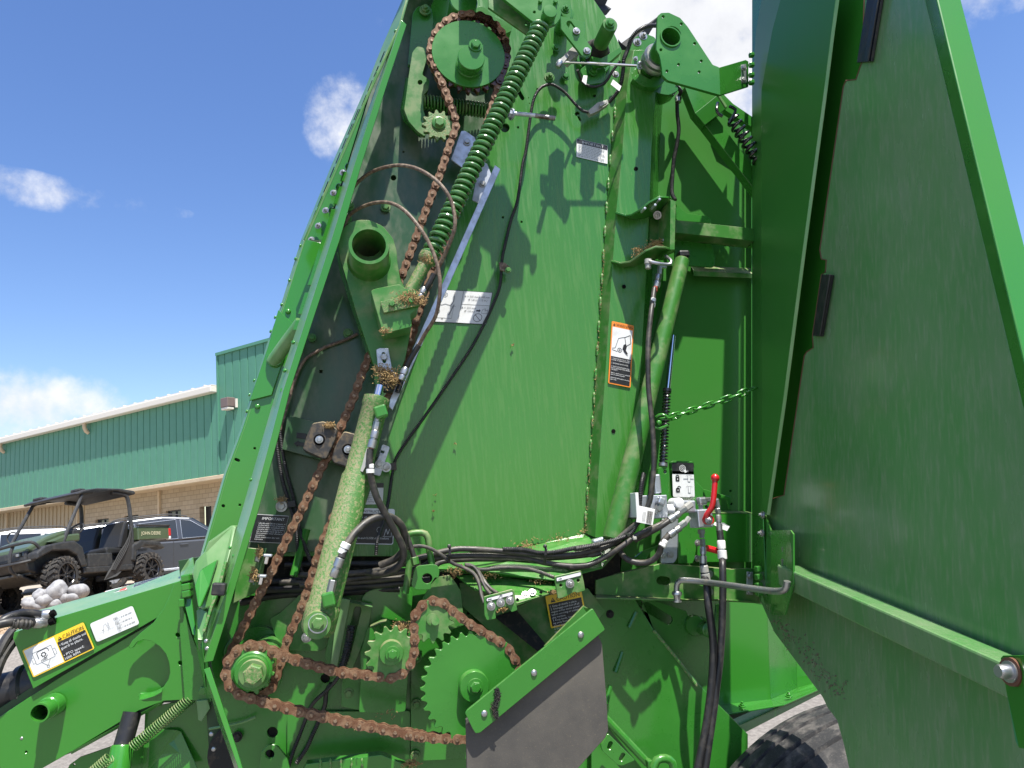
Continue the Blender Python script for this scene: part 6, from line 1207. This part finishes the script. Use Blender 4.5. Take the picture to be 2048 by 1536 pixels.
# boulders
rockm = mat('pale_grey_rock', (.34, .34, .345), .85, col2=(.22, .22, .23), scale=14, lo=.35, hi=.65, bump=.5, bscale=60)
rl = [((560, 1075), 20, 'large pale boulder on top of the heap under the front tyre'), ((760, 1085), 16, 'pale boulder at the cargo end of the heap, leaning outward'), ((390, 1120), 13, 'small pale boulder beside the dark front tyre'), ((450, 1150), 18, 'pale upright boulder in the middle of the heap'), ((590, 1165), 15, 'pale boulder half hidden under the largest boulder'), ((335, 1215), 17, 'pale boulder resting low on the gravel'), ((700, 1160), 14, 'rough pale boulder between the largest and the leaning boulder'), ((530, 1215), 16, 'pale boulder lying along the drawbar cover edge')]
for (p, r, lab) in rl:
    q = b2(p); base = 15.0; rr = ray(*q); t = base / Vector((rr.x, rr.y)).length; c = CAM + rr * t; R = r * t * 1.02; bm = bmesh.new(); bmesh.ops.create_icosphere(bm, subdivisions=3, radius=1)
    ph = [random.uniform(0, 6) for _ in range(6)]
    for v in bm.verts:
        u = v.co; k = 1 + .16 * math.sin(2.3 * u.x + ph[0]) + .13 * math.sin(3.1 * u.y + ph[1]) + .14 * math.sin(2.7 * u.z + ph[2]) + .05 * math.sin(7 * u.x + 5 * u.z + ph[3]); v.co = u * k * R; v.co.z *= .82
    g = gh(c.x, c.y); o = from_bm('boulder', bm, rockm, None, True, 0, 60); o.location = (c.x, c.y, max(c.z, g + R * .5)); o.rotation_euler = (random.random(), random.random(), random.random() * 6)
    o['label'] = lab; o['category'] = 'boulder'; o['group'] = 'boulders piled under the display vehicle'

# ================================================================== BUILDING
vb = ray(-1450, 1240); vb.z = 0; vb.normalize(); nb = Vector((vb.y, -vb.x, 0))
r0 = ray(437, 950); BP = CAM + r0 * (28.8 / F)
if nb.dot(CAM - BP) < 0: nb = -nb
def BW(px, py, off=0.):
    r = ray(px, py); p = BP + nb * off; return CAM + r * ((p - CAM).dot(nb) / r.dot(nb))
def along(p): return (p - BP).dot(vb)
def BPT(a, off, z): q = BP + vb * a + nb * off; return Vector((q.x, q.y, z))
zsof = BW(437, 950).z; zeave = BW(437, 772).z; zpar = BW(437, 706).z; zg = .10
siding = mat('teal_metal_siding', (.078, .235, .155), .45, col2=(.085, .25, .168), scale=2, lo=.3, hi=.7, spec=.4); cream = mat('cream_trim', (.55, .44, .30), .6, col2=(.48, .38, .26), scale=3); tanm = mat('tan_metal_wall', (.42, .34, .23), .6)
def block_mat():
    m = mat('tan_block_wall', (.36, .29, .20), .9); nt = m.node_tree; N = nt.nodes; L = nt.links; B = N['Principled BSDF']; geo = N.new('ShaderNodeNewGeometry')
    d = N.new('ShaderNodeVectorMath'); d.operation = 'DOT_PRODUCT'; d.inputs[1].default_value = vb; L.new(geo.outputs['Position'], d.inputs[0]); s = N.new('ShaderNodeSeparateXYZ'); L.new(geo.outputs['Position'], s.inputs[0]); c = N.new('ShaderNodeCombineXYZ'); L.new(d.outputs['Value'], c.inputs[0]); L.new(s.outputs[2], c.inputs[1])
    b = N.new('ShaderNodeTexBrick'); b.inputs['Scale'].default_value = 1; b.inputs['Brick Width'].default_value = .4; b.inputs['Row Height'].default_value = .2; b.inputs['Mortar Size'].default_value = .012; b.inputs['Color1'].default_value = (.36, .29, .20, 1); b.inputs['Color2'].default_value = (.42, .34, .24, 1); b.inputs['Mortar'].default_value = (.24, .19, .13, 1); L.new(c.outputs[0], b.inputs['Vector']); L.new(b.outputs['Color'], B.inputs['Base Color']); return m
blockm = block_mat(); glassd = mat('dark_window_glass', (.02, .025, .03), .1, spec=.8); frm = mat('dark_frame', (.03, .03, .03), .5)
BD = thing('metal_building', 'long low building with teal metal siding over tan block wall', 'building', BPT(0, -4, zg))
def bslab(name, a0, a1, z0, z1, o0, o1, m, parent=BD, bevel=0.):
    bm = bmesh.new(); A = [BPT(a0, o1, z0), BPT(a1, o1, z0), BPT(a1, o1, z1), BPT(a0, o1, z1)]; B_ = [BPT(a0, o0, z0), BPT(a1, o0, z0), BPT(a1, o0, z1), BPT(a0, o0, z1)]; bm_prism(bm, A, B_); return from_bm(name, bm, m, parent, False, bevel)
a_par = along(BW(437, 760)); far = 62; near = -26
# siding panels with standing ribs; each panel its own piece
def panel_mesh(z0, z1):
    bm = bmesh.new(); w = .46
    prof = [(0, 0), (.012, -.03), (.045, -.03), (.057, 0), (.25, .004), (w, 0)]
    A = [bm.verts.new(vb * a + nb * o + Vector((0, 0, z0))) for a, o in prof]; B_ = [bm.verts.new(vb * a + nb * o + Vector((0, 0, z1))) for a, o in prof]
    for i in range(len(prof) - 1): bm.faces.new((A[i], A[i + 1], B_[i + 1], B_[i]))
    bmesh.ops.recalc_face_normals(bm, faces=bm.faces); me = bpy.data.meshes.new('siding_panel'); bm.to_mesh(me); bm.free(); me.materials.append(siding); return me
pm1, pm2 = panel_mesh(zsof, zeave - .12), panel_mesh(zsof, zpar - .08)
a = a_par
while a < far: o = bpy.data.objects.new('siding_panel', pm1); o.location = BP + vb * a - Vector((0, 0, BP.z)); link(o, BD); a += .46
a = a_par - .46
while a > near: o = bpy.data.objects.new('siding_panel', pm2); o.location = BP + vb * a + nb * .02 - Vector((0, 0, BP.z)); link(o, BD); a -= .46
bslab('wall_core', a_par, far, zsof, zeave - .1, -18, -.06, siding); bslab('parapet_core', near, a_par, zsof, zpar - .1, -18, -.04, siding)
bslab('parapet_cap', near, a_par + .05, zpar - .12, zpar, -.4, .10, siding); bslab('parapet_corner', a_par - .03, a_par + .06, zsof, zpar - .1, -.4, .06, siding)
wht = mat('white_gutter', (.68, .64, .57), .5)
bslab('gutter', a_par + .06, far, zeave - .26, zeave, .0, .34, wht, bevel=.03); bslab('roof_edge', a_par + .06, far, zeave, zeave + .05, -8, .30, wht)
for i in range(70):
    aa = a_par + .5 + i * .8
    if aa < far: bslab('roof_rib', aa, aa + .05, zeave + .05, zeave + .10, -6, .30, wht)
for px in (650, 40):
    q = b3((px, 640)); aa = along(BW(*q)); bm = bmesh.new(); bm_tube(bm, [BPT(aa, .2, zeave - .25), BPT(aa, .2, zeave - .45), BPT(aa, .12, zeave - .62), BPT(aa, .0, zeave - .70)], .09, 10); from_bm('downspout_elbow', bm, cream, BD)
OV = 1.1
bslab('soffit', near, far, zsof - .16, zsof - .001, -OV - .2, .06, cream, bevel=.02)
a_w = along(BW(*b2((830, 520)), -OV))
# block wall with window openings, and ribbed metal wall beyond it
wins = [b2((930, 392), (1060, 375)), b2((1212, 352), (1350, 340)), b2((1615, 298), (1765, 288))]
wl = []
for (p, q) in wins:
    a0, a1 = along(BW(*p, -OV)), along(BW(*q, -OV)); zt = BW(*p, -OV).z; wl.append((min(a0, a1), max(a0, a1), zt))
wl.sort(); zt = sum(w[2] for w in wl) / 3; zs = zt - 1.25
edges = [near] + [v for w in wl for v in w[:2]] + [a_w]
dr = b2((1945, 262), (2060, 250)); d0, d1 = sorted((along(BW(*dr[0], -OV)), along(BW(*dr[1], -OV)))); dzt = BW(*dr[0], -OV).z
edges = [near, d0, d1] + [v for w in wl for v in w[:2]] + [a_w]
for i in range(0, len(edges), 2): bslab('block_wall', edges[i], edges[i + 1], zg, zsof - .16, -OV - .25, -OV, blockm)
for (w0, w1, _) in wl:
    bslab('block_wall', w0, w1, zt, zsof - .16, -OV - .25, -OV, blockm); bslab('block_wall', w0, w1, zg, zs, -OV - .25, -OV, blockm)
    wi = bslab('window', w0, w1, zs, zt, -OV - .22, -OV - .16, glassd)
    for k in (.0, .5, 1.): bslab('window_frame', w0 + (w1 - w0) * k - .03, w0 + (w1 - w0) * k + .03, zs, zt, -OV - .17, -OV - .12, frm, wi)
    bslab('window_frame', w0, w1, zt - .06, zt + .0, -OV - .165, -OV - .115, frm, wi); bslab('window_frame', w0, w1, zt - .75, zt - .70, -OV - .165, -OV - .115, frm, wi)
bslab('block_wall', d0, d1, dzt, zsof - .16, -OV - .25, -OV, blockm); bslab('doorway', d0, d1, zg, dzt, -OV - .6, -OV - .3, frm)
bslab('metal_wall', a_w, far, zg, zsof - .16, -OV - .2, -OV - .05, tanm)
for i in range(110):
    aa = a_w + .15 + i * .36
    if aa < far: bslab('wall_rib', aa, aa + .07, zg, zsof - .17, -OV - .055, -OV - .005, tanm)
for px in (1545, 62, 750):
    aa = along(BW(*b2((px, 330)), -OV + .1)); bslab('downspout', aa - .06, aa + .06, zg, zsof - .16, -OV + .0, -OV + .12, cream, bevel=.02)
# wall lamp
lp = BW(*b3((1672, 545)), .2); WLm = mat('brown_lamp_housing', (.16, .12, .11), .5); LO = thing('wall_lamp', 'brown box floodlight fixed high on the teal wall', 'lamp', lp)
al = along(lp); bslab('housing', al - .22, al + .22, lp.z - .12, lp.z + .26, .05, .42, WLm, LO, .03); bslab('lens', al - .2, al + .2, lp.z - .22, lp.z - .121, .10, .40, wht, LO, .02); bslab('bracket', al - .34, al - .28, lp.z - .15, lp.z + .2, .035, .12, wht, LO)
# ================================================================== VEHICLES
olive = mat('olive_green_paint', (.062, .092, .048), .35, col2=(.075, .105, .06), scale=4, coat=.4); plast = mat('black_vehicle_plastic', (.025, .026, .028), .5, col2=(.05, .048, .045), scale=12, lo=.45, hi=.7); seatm = mat('black_vinyl', (.022, .022, .022), .38); wheelr = mat('black_gloss_rim', (.02, .02, .022), .15, coat=.6)
vt = mat('black_knobby_tyre', (.03, .029, .028), .85, col2=(.11, .09, .07), scale=14, lo=.5, hi=.7); lens = mat('clear_lens', (.6, .6, .6), .1, spec=.8); redl = mat('red_lens', (.45, .02, .02), .2); netm = mat('black_mesh_cloth', (.03, .03, .03), .8)
def vroot(name, label, cat, Mx, group=None):
    o = bpy.data.objects.new(name, None); o.matrix_world = Mx; o['label'] = label; o['category'] = cat
    if group: o['group'] = group
    COL.objects.link(o); return o
def vobj(name, bm, m, root, bevel=0., smooth=True):
    return from_bm(name, bm, m, root, smooth, bevel)
def vbox(name, c, s, m, root, bevel=.02, rot=None):
    bm = bmesh.new(); box(bm, c, s, rot); return vobj(name, bm, m, root, bevel, False)
def vtube(name, P, r, m, root, n=8):
    bm = bmesh.new(); bm_tube(bm, spline([Vector(p) for p in P], .05), r, n); return vobj(name, bm, m, root)
def vprism(name, prof, y0, y1, m, root, bevel=.02, y0t=None):
    """side profile (x, z) extruded across the vehicle"""
    bm = bmesh.new(); bm_prism(bm, [(x, y1, z) for x, z in prof], [(x, y0, z) for x, z in prof]); return vobj(name, bm, m, root, bevel, False)
def knobby(root, c, R, w, steer=0., side=1):
    Rz = Matrix.Rotation(steer, 3, 'Z'); bm = bmesh.new(); n = 32; prof = [(-.5, .60), (-.5, .80), (-.42, .90), (-.2, .94), (.2, .94), (.42, .90), (.5, .80), (.5, .60)]; Rr = []
    for (y, r) in prof: Rr.append([bm.verts.new(Vector(c) + Rz @ Vector((R * r * math.cos(2 * pi * j / n), y * w, R * r * math.sin(2 * pi * j / n)))) for j in range(n)])
    for a, b in zip(Rr, Rr[1:]):
        for j in range(n): bm.faces.new((a[j], a[(j + 1) % n], b[(j + 1) % n], b[j]))
    for j in range(20):
        for s_, off in ((-1, 0), (1, .5)):
            t = 2 * pi * (j + off) / 20; m3 = Rz @ Matrix.Rotation(-t, 3, 'Y'); box(bm, Vector(c) + m3 @ Vector((R * .94, s_ * w * .26, 0)), (R * .11, w * .44, R * .15), m3 @ Matrix.Rotation(.5 * s_, 3, 'X'))
            box(bm, Vector(c) + m3 @ Vector((R * .85, s_ * w * .5, R * .04)), (R * .20, w * .08, R * .13), m3)
    T = vobj('wheel', bm, vt, root, 0, False)
    bm = bmesh.new(); n = 24; prof = [(.30, .60), (.44, .62), (.46, .58), (.40, .55), (.20, .50), (.18, .18), (.30, .15), (.30, .02)]; Rr = []
    for (y, r) in prof: Rr.append([bm.verts.new(Vector(c) + Rz @ Vector((R * r * math.cos(2 * pi * j / n), y * w * side, R * r * math.sin(2 * pi * j / n)))) for j in range(n)])
    for a, b in zip(Rr, Rr[1:]):
        for j in range(n): bm.faces.new((a[j], a[(j + 1) % n], b[(j + 1) % n], b[j]))
    for j in range(7):
        m3 = Rz @ Matrix.Rotation(2 * pi * j / 7, 3, 'Y'); box(bm, Vector(c) + m3 @ Vector((R * .34, side * w * .36, 0)), (R * .40, w * .12, R * .10), m3)
    vobj('rim', bm, wheelr, T, 0, False)
    bm = bmesh.new()
    for j in range(5): a = 2 * pi * j / 5; box(bm, Vector(c) + Rz @ Vector((R * .13 * math.cos(a), side * w * .32, R * .13 * math.sin(a))), (.025, .04, .025))
    vobj('lug_nut', bm, 'chrome', T, 0, False)
    return T
# frame of the vehicle from its two near wheels
def at_h(px, py, dist): r = ray(px, py); return CAM + r * (dist / Vector((r.x, r.y)).length)
FL = at_h(*b2((595, 935)), 16.0); best = None
for i in range(400):
    q = at_h(*b2((1435, 870)), 16.0 + i * .008); e = abs((q - FL).length - 2.15)
    if best is None or e < best[0]: best = (e, q)
RL = best[1]; fw = (FL - RL).normalized(); lf = Vector((0, 0, 1)).cross(fw).normalized(); lf = (Matrix.Rotation(math.radians(5.5), 3, fw) @ lf).normalized()
upv = fw.cross(lf).normalized(); mid = (FL + RL) / 2 - lf * .68 - upv * .35
Mx = Matrix((fw, lf, upv)).transposed().to_4x4(); Mx.translation = mid
UV = vroot('utility_vehicle', 'olive and black side-by-side utility vehicle with one front wheel up on boulders', 'utility vehicle', Mx)
knobby(UV, (1.075, .68, .35), .345, .27, .12); knobby(UV, (-1.075, .68, .35), .345, .28)
inv = Mx.inverted(); fr = inv @ at_h(*b2((60, 1170)), 16.9); fr.x = 1.05; fr.y = -.68; knobby(UV, tuple(fr), .345, .27, .12, -1); knobby(UV, (-1.075, -.68, .20), .345, .28, 0, -1)
vbox('engine_bay', (1.1, 0, .64), (.8, .9, .42), plast, UV); vbox('chassis', (0, 0, .47), (2.7, .8, .16), plast, UV); vbox('front_suspension', (1.1, 0, .36), (.35, .9, .12), plast, UV); vbox('rear_suspension', (-1.05, 0, .33), (.3, .95, .12), plast, UV)
vprism('hood', [(.62, .82), (.62, 1.20), (.85, 1.20), (1.25, 1.08), (1.58, .92), (1.62, .84), (1.4, .80)], -.52, .52, olive, UV, .04)
vprism('hood_side', [(.60, .98), (.60, 1.13), (.95, 1.10), (1.30, .98), (1.1, .94)], .522, .66, olive, UV, .03); vprism('hood_side', [(.60, .98), (.60, 1.13), (.95, 1.10), (1.30, .98), (1.1, .94)], -.66, -.522, olive, UV, .03)
for s_ in (1, -1):
    prof = [(.52, .50), (.62, .86), (.80, .98), (1.1, .96), (1.45, .90), (1.62, .78), (1.62, .66), (1.48, .72), (1.30, .80), (.95, .80), (.76, .70), (.66, .48)]
    vprism('front_fender', prof, .50 if s_ > 0 else -.74, .74 if s_ > 0 else -.50, plast, UV, .03)
    vprism('rear_fender', [(-.62, .55), (-.66, .86), (-.9, .96), (-1.45, .92), (-1.62, .78), (-1.52, .76), (-1.35, .82), (-1.0, .84), (-.78, .74), (-.74, .52)], .48 if s_ > 0 else -.72, .72 if s_ > 0 else -.48, plast, UV, .03)
    vbox('sill', (-.05, s_ * .64, .42), (1.25, .10, .12), plast, UV); vbox('headlight', (1.615, s_ * .36, .80), (.05, .20, .09), glassd, UV, .02); vbox('headlight_lens', (1.642, s_ * .33, .80), (.01, .06, .05), lens, UV, .004)
vprism('fascia', [(1.40, .45), (1.58, .50), (1.64, .70), (1.62, .86), (1.45, .88)], -.50, .50, plast, UV, .03); vbox('skid_plate', (1.45, 0, .38), (.4, .7, .05), plast, UV, rot=Matrix.Rotation(-.4, 3, 'Y'))
for s_ in (1, -1): vtube('bumper_tube', [(1.60, s_ * .30, .42), (1.75, s_ * .30, .55), (1.76, s_ * .30, .80), (1.70, s_ * .30, .96)], .028, plast, UV)
vtube('bumper_tube', [(1.45, .66, .82), (1.60, .62, .98), (1.72, .40, .98), (1.74, 0, .96), (1.72, -.40, .98), (1.60, -.62, .98), (1.45, -.66, .82)], .028, plast, UV); vtube('bumper_tube', [(1.55, .62, .68), (1.76, .40, .64), (1.78, 0, .64), (1.76, -.40, .64), (1.55, -.62, .68)], .028, plast, UV)
for s_ in (1, -1):
    vtube('roll_bar', [(.98, s_ * .64, .95), (.86, s_ * .64, 1.2), (.52, s_ * .60, 1.78), (.44, s_ * .58, 1.90), (.2, s_ * .57, 1.95)], .032, plast, UV); vtube('roll_bar', [(-.72, s_ * .63, .50), (-.74, s_ * .63, 1.2), (-.72, s_ * .60, 1.80), (-.62, s_ * .58, 1.93), (-.3, s_ * .57, 1.96)], .04, plast, UV)
vtube('roll_bar', [(-.74, -.6, 1.35), (-.76, 0, 1.36), (-.74, .6, 1.35)], .025, plast, UV)
vprism('roof', [(.62, 1.86), (.66, 1.90), (.45, 1.98), (.1, 2.03), (-.5, 2.05), (-.86, 2.02), (-.92, 1.97), (-.86, 1.93), (-.4, 1.99), (.2, 1.975)], -.64, .64, plast, UV, .03)
vbox('roof_ridge', (.42, .46, 1.99), (.16, .22, .06), plast, UV); vbox('roof_ridge', (.42, -.46, 1.99), (.16, .22, .06), plast, UV)
vbox('dashboard', (.62, 0, 1.12), (.22, 1.2, .22), plast, UV, .05); vbox('floor', (.15, 0, .50), (.95, 1.15, .05), plast, UV); vbox('door_sill_panel', (.15, .66, .60), (.6, .05, .26), plast, UV)
bm = bmesh.new(); bm_tube(bm, [Vector((.36, .32, 1.24)) + Matrix.Rotation(-.7, 3, 'Y') @ Vector((0, .17 * math.cos(a * pi / 10), .17 * math.sin(a * pi / 10))) for a in range(20)], .018, 8, closed=True); vobj('steering_wheel', bm, plast, UV)
for y in (.33, -.33):
    vprism('seat_cushion', [(-.08, .70), (-.06, .82), (-.12, .86), (-.55, .82), (-.60, .70)], y - .28, y + .28, seatm, UV, .04); vprism('seat_back', [(-.42, .82), (-.50, 1.10), (-.60, 1.34), (-.66, 1.40), (-.72, 1.36), (-.68, 1.05), (-.60, .78)], y - .27, y + .27, seatm, UV, .05)
vbox('seat_box', (-.35, 0, .60), (.55, 1.1, .2), plast, UV)
vprism('cargo_bed', [(-.84, .96), (-.84, 1.24), (-1.78, 1.24), (-1.82, 1.20), (-1.80, .98)], -.70, .70, olive, UV, .02); vbox('bed_rail', (-1.31, .70, 1.27), (.98, .05, .05), plast, UV); vbox('bed_rail', (-1.31, -.70, 1.27), (.98, .05, .05), plast, UV)
vprism('bed_liner', [(-.88, 1.20), (-.88, 1.245), (-1.76, 1.245), (-1.76, 1.20)], -.64, .64, plast, UV, 0); vbox('tailgate', (-1.80, 0, 1.14), (.05, 1.36, .34), plast, UV); vbox('tail_light', (-1.79, .66, 1.12), (.08, .10, .18), redl, UV, .02); vbox('tail_reflector', (-1.79, .66, 1.0), (.075, .095, .08), lens, UV, .02)
bm = bmesh.new(); NP = [(-.70, 1.32), (-.62, 1.20), (-.55, .90), (-.10, .46), (.12, .20), (-.20, .26), (-.40, .36), (-.72, .42)]; bm_prism(bm, [(x, .70 + .03 * math.sin(x * 20), z) for x, z in NP], [(x, .69 + .03 * math.sin(x * 20), z) for x, z in NP]); vobj('side_net', bm, netm, UV, 0, False)
for k in range(4): vtube('net_fold', [(-.66 + k * .04, .715, 1.25 - k * .1), (-.52 + k * .08, .725, .85 - k * .05), (-.15 + k * .03, .72, .38)], .012, netm, UV)
vtube('mirror_loop', [(.72, -.66, 1.34), (.74, -.82, 1.40), (.74, -.92, 1.30), (.74, -.84, 1.18), (.73, -.68, 1.20)], .014, plast, UV)
def vtext(t, size, Mloc, m, root, name='lettering'):
    me = text_mesh(t, size); o = bpy.data.objects.new(name, me); me.materials.append(m); link(o, root); o.matrix_local = Mloc; return o
gold = mat('pale_gold_print', (.60, .56, .38), .5)
vtext('JOHN DEERE', .10, Matrix.Translation((-.98, .704, 1.06)) @ Matrix.Rotation(pi, 4, 'Z') @ Matrix.Rotation(pi / 2, 4, 'X') @ Matrix.Translation((0, 0, .004)) if 0 else Matrix(((-1, 0, 0, -.93), (0, 0, 1, .708), (0, 1, 0, 1.07), (0, 0, 0, 1))), gold, UV)
vtext('RSX860', .10, Matrix(((-1, 0, 0, 1.05), (0, 0, 1, .668), (0, 1, 0, 1.0), (0, 0, 0, 1))), gold, UV) if 0 else None
# ---- cars
def car(name, label, Mx, body, top=None, mirror=1):
    R_ = vroot(name, label, 'car', Mx, 'cars parked before the building'); top = top or body
    low = [(-2.28, .45), (-2.34, .62), (-2.30, .92), (-2.20, 1.05), (-1.0, 1.06), (.9, 1.02), (1.15, 1.02), (1.9, .92), (2.25, .80), (2.34, .62), (2.30, .40)]
    def arch(cx, r=.40, n=9): return [(cx + r * math.cos(pi * i / n), .36 + r * math.sin(pi * i / n)) for i in range(n + 1)]
    prof = low + [(1.85, .30)] + arch(1.42) + [(.9, .26), (-.85, .26)] + arch(-1.38) + [(-1.9, .32)]
    B_ = vprism('body', prof, -.92, .92, body, R_, .05)
    bm = bmesh.new(); gl = [(-2.05, 1.04), (-1.72, 1.50), (-1.35, 1.62), (-.3, 1.67), (.35, 1.60), (1.18, 1.03)]; bm_prism(bm, [(x, .90 - (z - 1.03) * .28, z) for x, z in gl], [(x, -.90 + (z - 1.03) * .28, z) for x, z in gl]); vobj('cabin', bm, top, R_, .04, False)
    for s_ in (1, -1):
        for nm, P in (('rear_quarter_window', [(-1.72, 1.12), (-1.50, 1.44), (-.92, 1.52), (-.90, 1.10)]), ('rear_door_window', [(-.82, 1.10), (-.84, 1.53), (.02, 1.57), (.06, 1.08)]), ('front_door_window', [(.16, 1.08), (.12, 1.56), (.36, 1.52), (.98, 1.08)])):
            bm = bmesh.new(); bm_prism(bm, [(x, s_ * (.908 - (z - 1.03) * .28), z) for x, z in P], [(x, s_ * (.88 - (z - 1.03) * .28), z) for x, z in P]); w_ = vobj(nm, bm, glassd, R_, 0, False)
            bm = bmesh.new(); bm_tube(bm, [Vector((x, s_ * (.912 - (z - 1.03) * .28), z)) for x, z in P], .008, 5, closed=True); vobj('window_trim', bm, 'galv', w_)
        for x in (-.05, -.95): vbox('door_seam', (x, s_ * .921, .72), (.012, .004, .66), plast, R_, 0)
        for x in (-.75, .2): vbox('door_handle', (x, s_ * .935, .93), (.20, .03, .035), body, R_, .01)
        vbox('side_trim', (0, s_ * .93, .34), (2.1, .03, .06), 'galv', R_, .01); vbox('sill_cladding', (0, s_ * .925, .28), (2.2, .02, .08), plast, R_, .01)
        vtube('roof_rail', [(-1.5, s_ * .72, 1.60), (-1.2, s_ * .70, 1.69), (-.2, s_ * .70, 1.72), (.3, s_ * .70, 1.63)], .014, plast, R_)
        vbox('tail_light', (-2.22, s_ * .72, .95), (.14, .38, .10), redl, R_, .02); vbox('wing_mirror', (.86, s_ * 1.0, 1.10), (.16, .16, .13), plast, R_, .04)
    bm = bmesh.new(); bm_prism(bm, [(-2.06, .75, 1.08), (-2.06, -.75, 1.08), (-1.77, -.66, 1.47), (-1.77, .66, 1.47)], [(-2.03, .75, 1.08), (-2.03, -.75, 1.08), (-1.74, -.66, 1.47), (-1.74, .66, 1.47)]); vobj('rear_window', bm, glassd, R_, 0, False)
    bm = bmesh.new(); bm_prism(bm, [(1.16, .78, 1.06), (1.16, -.78, 1.06), (.42, -.70, 1.59), (.42, .70, 1.59)], [(1.12, .78, 1.05), (1.12, -.78, 1.05), (.38, -.70, 1.58), (.38, .70, 1.58)]); vobj('windscreen', bm, glassd, R_, 0, False)
    for x in (1.42, -1.38):
        for s_ in (1, -1):
            P0 = Vector((x, s_ * .68, .35)); bm = bmesh.new(); n = 28; prof2 = [(0, .20), (0, .31), (.03, .35), (.19, .35), (.22, .31), (.22, .20)]; Rr = [[bm.verts.new(P0 + Vector((r * math.cos(2 * pi * j / n), s_ * t, r * math.sin(2 * pi * j / n)))) for j in range(n)] for t, r in prof2]
            for a, b in zip(Rr, Rr[1:]):
                for j in range(n): bm.faces.new((a[j], a[(j + 1) % n], b[(j + 1) % n], b[j]))
            W_ = vobj('wheel', bm, vt, R_); bm = bmesh.new()
            for j in range(5): m3 = Matrix.Rotation(2 * pi * j / 5, 3, 'Y'); box(bm, P0 + m3 @ Vector((.12, s_ * .2, 0)), (.22, .03, .06), m3)
            box(bm, P0 + Vector((0, s_ * .19, 0)), (.36, .01, .36), Matrix.Rotation(pi / 4, 3, 'Y')); vobj('rim', bm, 'galv', W_, 0, False)
    return R_
def carM(px, dist, yaw):
    r = ray(px, 1100); h = Vector((r.x, r.y)).normalized(); p = Vector((0, 0)) + h * dist; f = Matrix.Rotation(yaw, 2) @ Vector((h.y, -h.x)); z = gh(p.x, p.y) + .008
    m = Matrix(((f.x, -f.y, 0, p.x), (f.y, f.x, 0, p.y), (0, 0, 1, z), (0, 0, 0, 1))); return m
cargrey = mat('grey_car_paint', (.040, .046, .058), .3, .3, coat=.8); carwhite = mat('white_car_paint', (.70, .71, .72), .25, coat=.8); carsil = mat('silver_car_paint', (.42, .44, .45), .3, .5, coat=.8)
car('parked_car', 'dark grey estate car parked behind the utility vehicle cargo bed', carM(345, 21.6, .08), cargrey)
car('parked_car', 'white car parked behind the utility vehicle nose', carM(-5, 23.5, pi + .1), carwhite)
car('parked_car', 'silver car parked beyond the grey car, mostly hidden', carM(235, 25.5, .06), carsil)
for o in bpy.data.objects:
    if 'origin' in o: del o['origin']
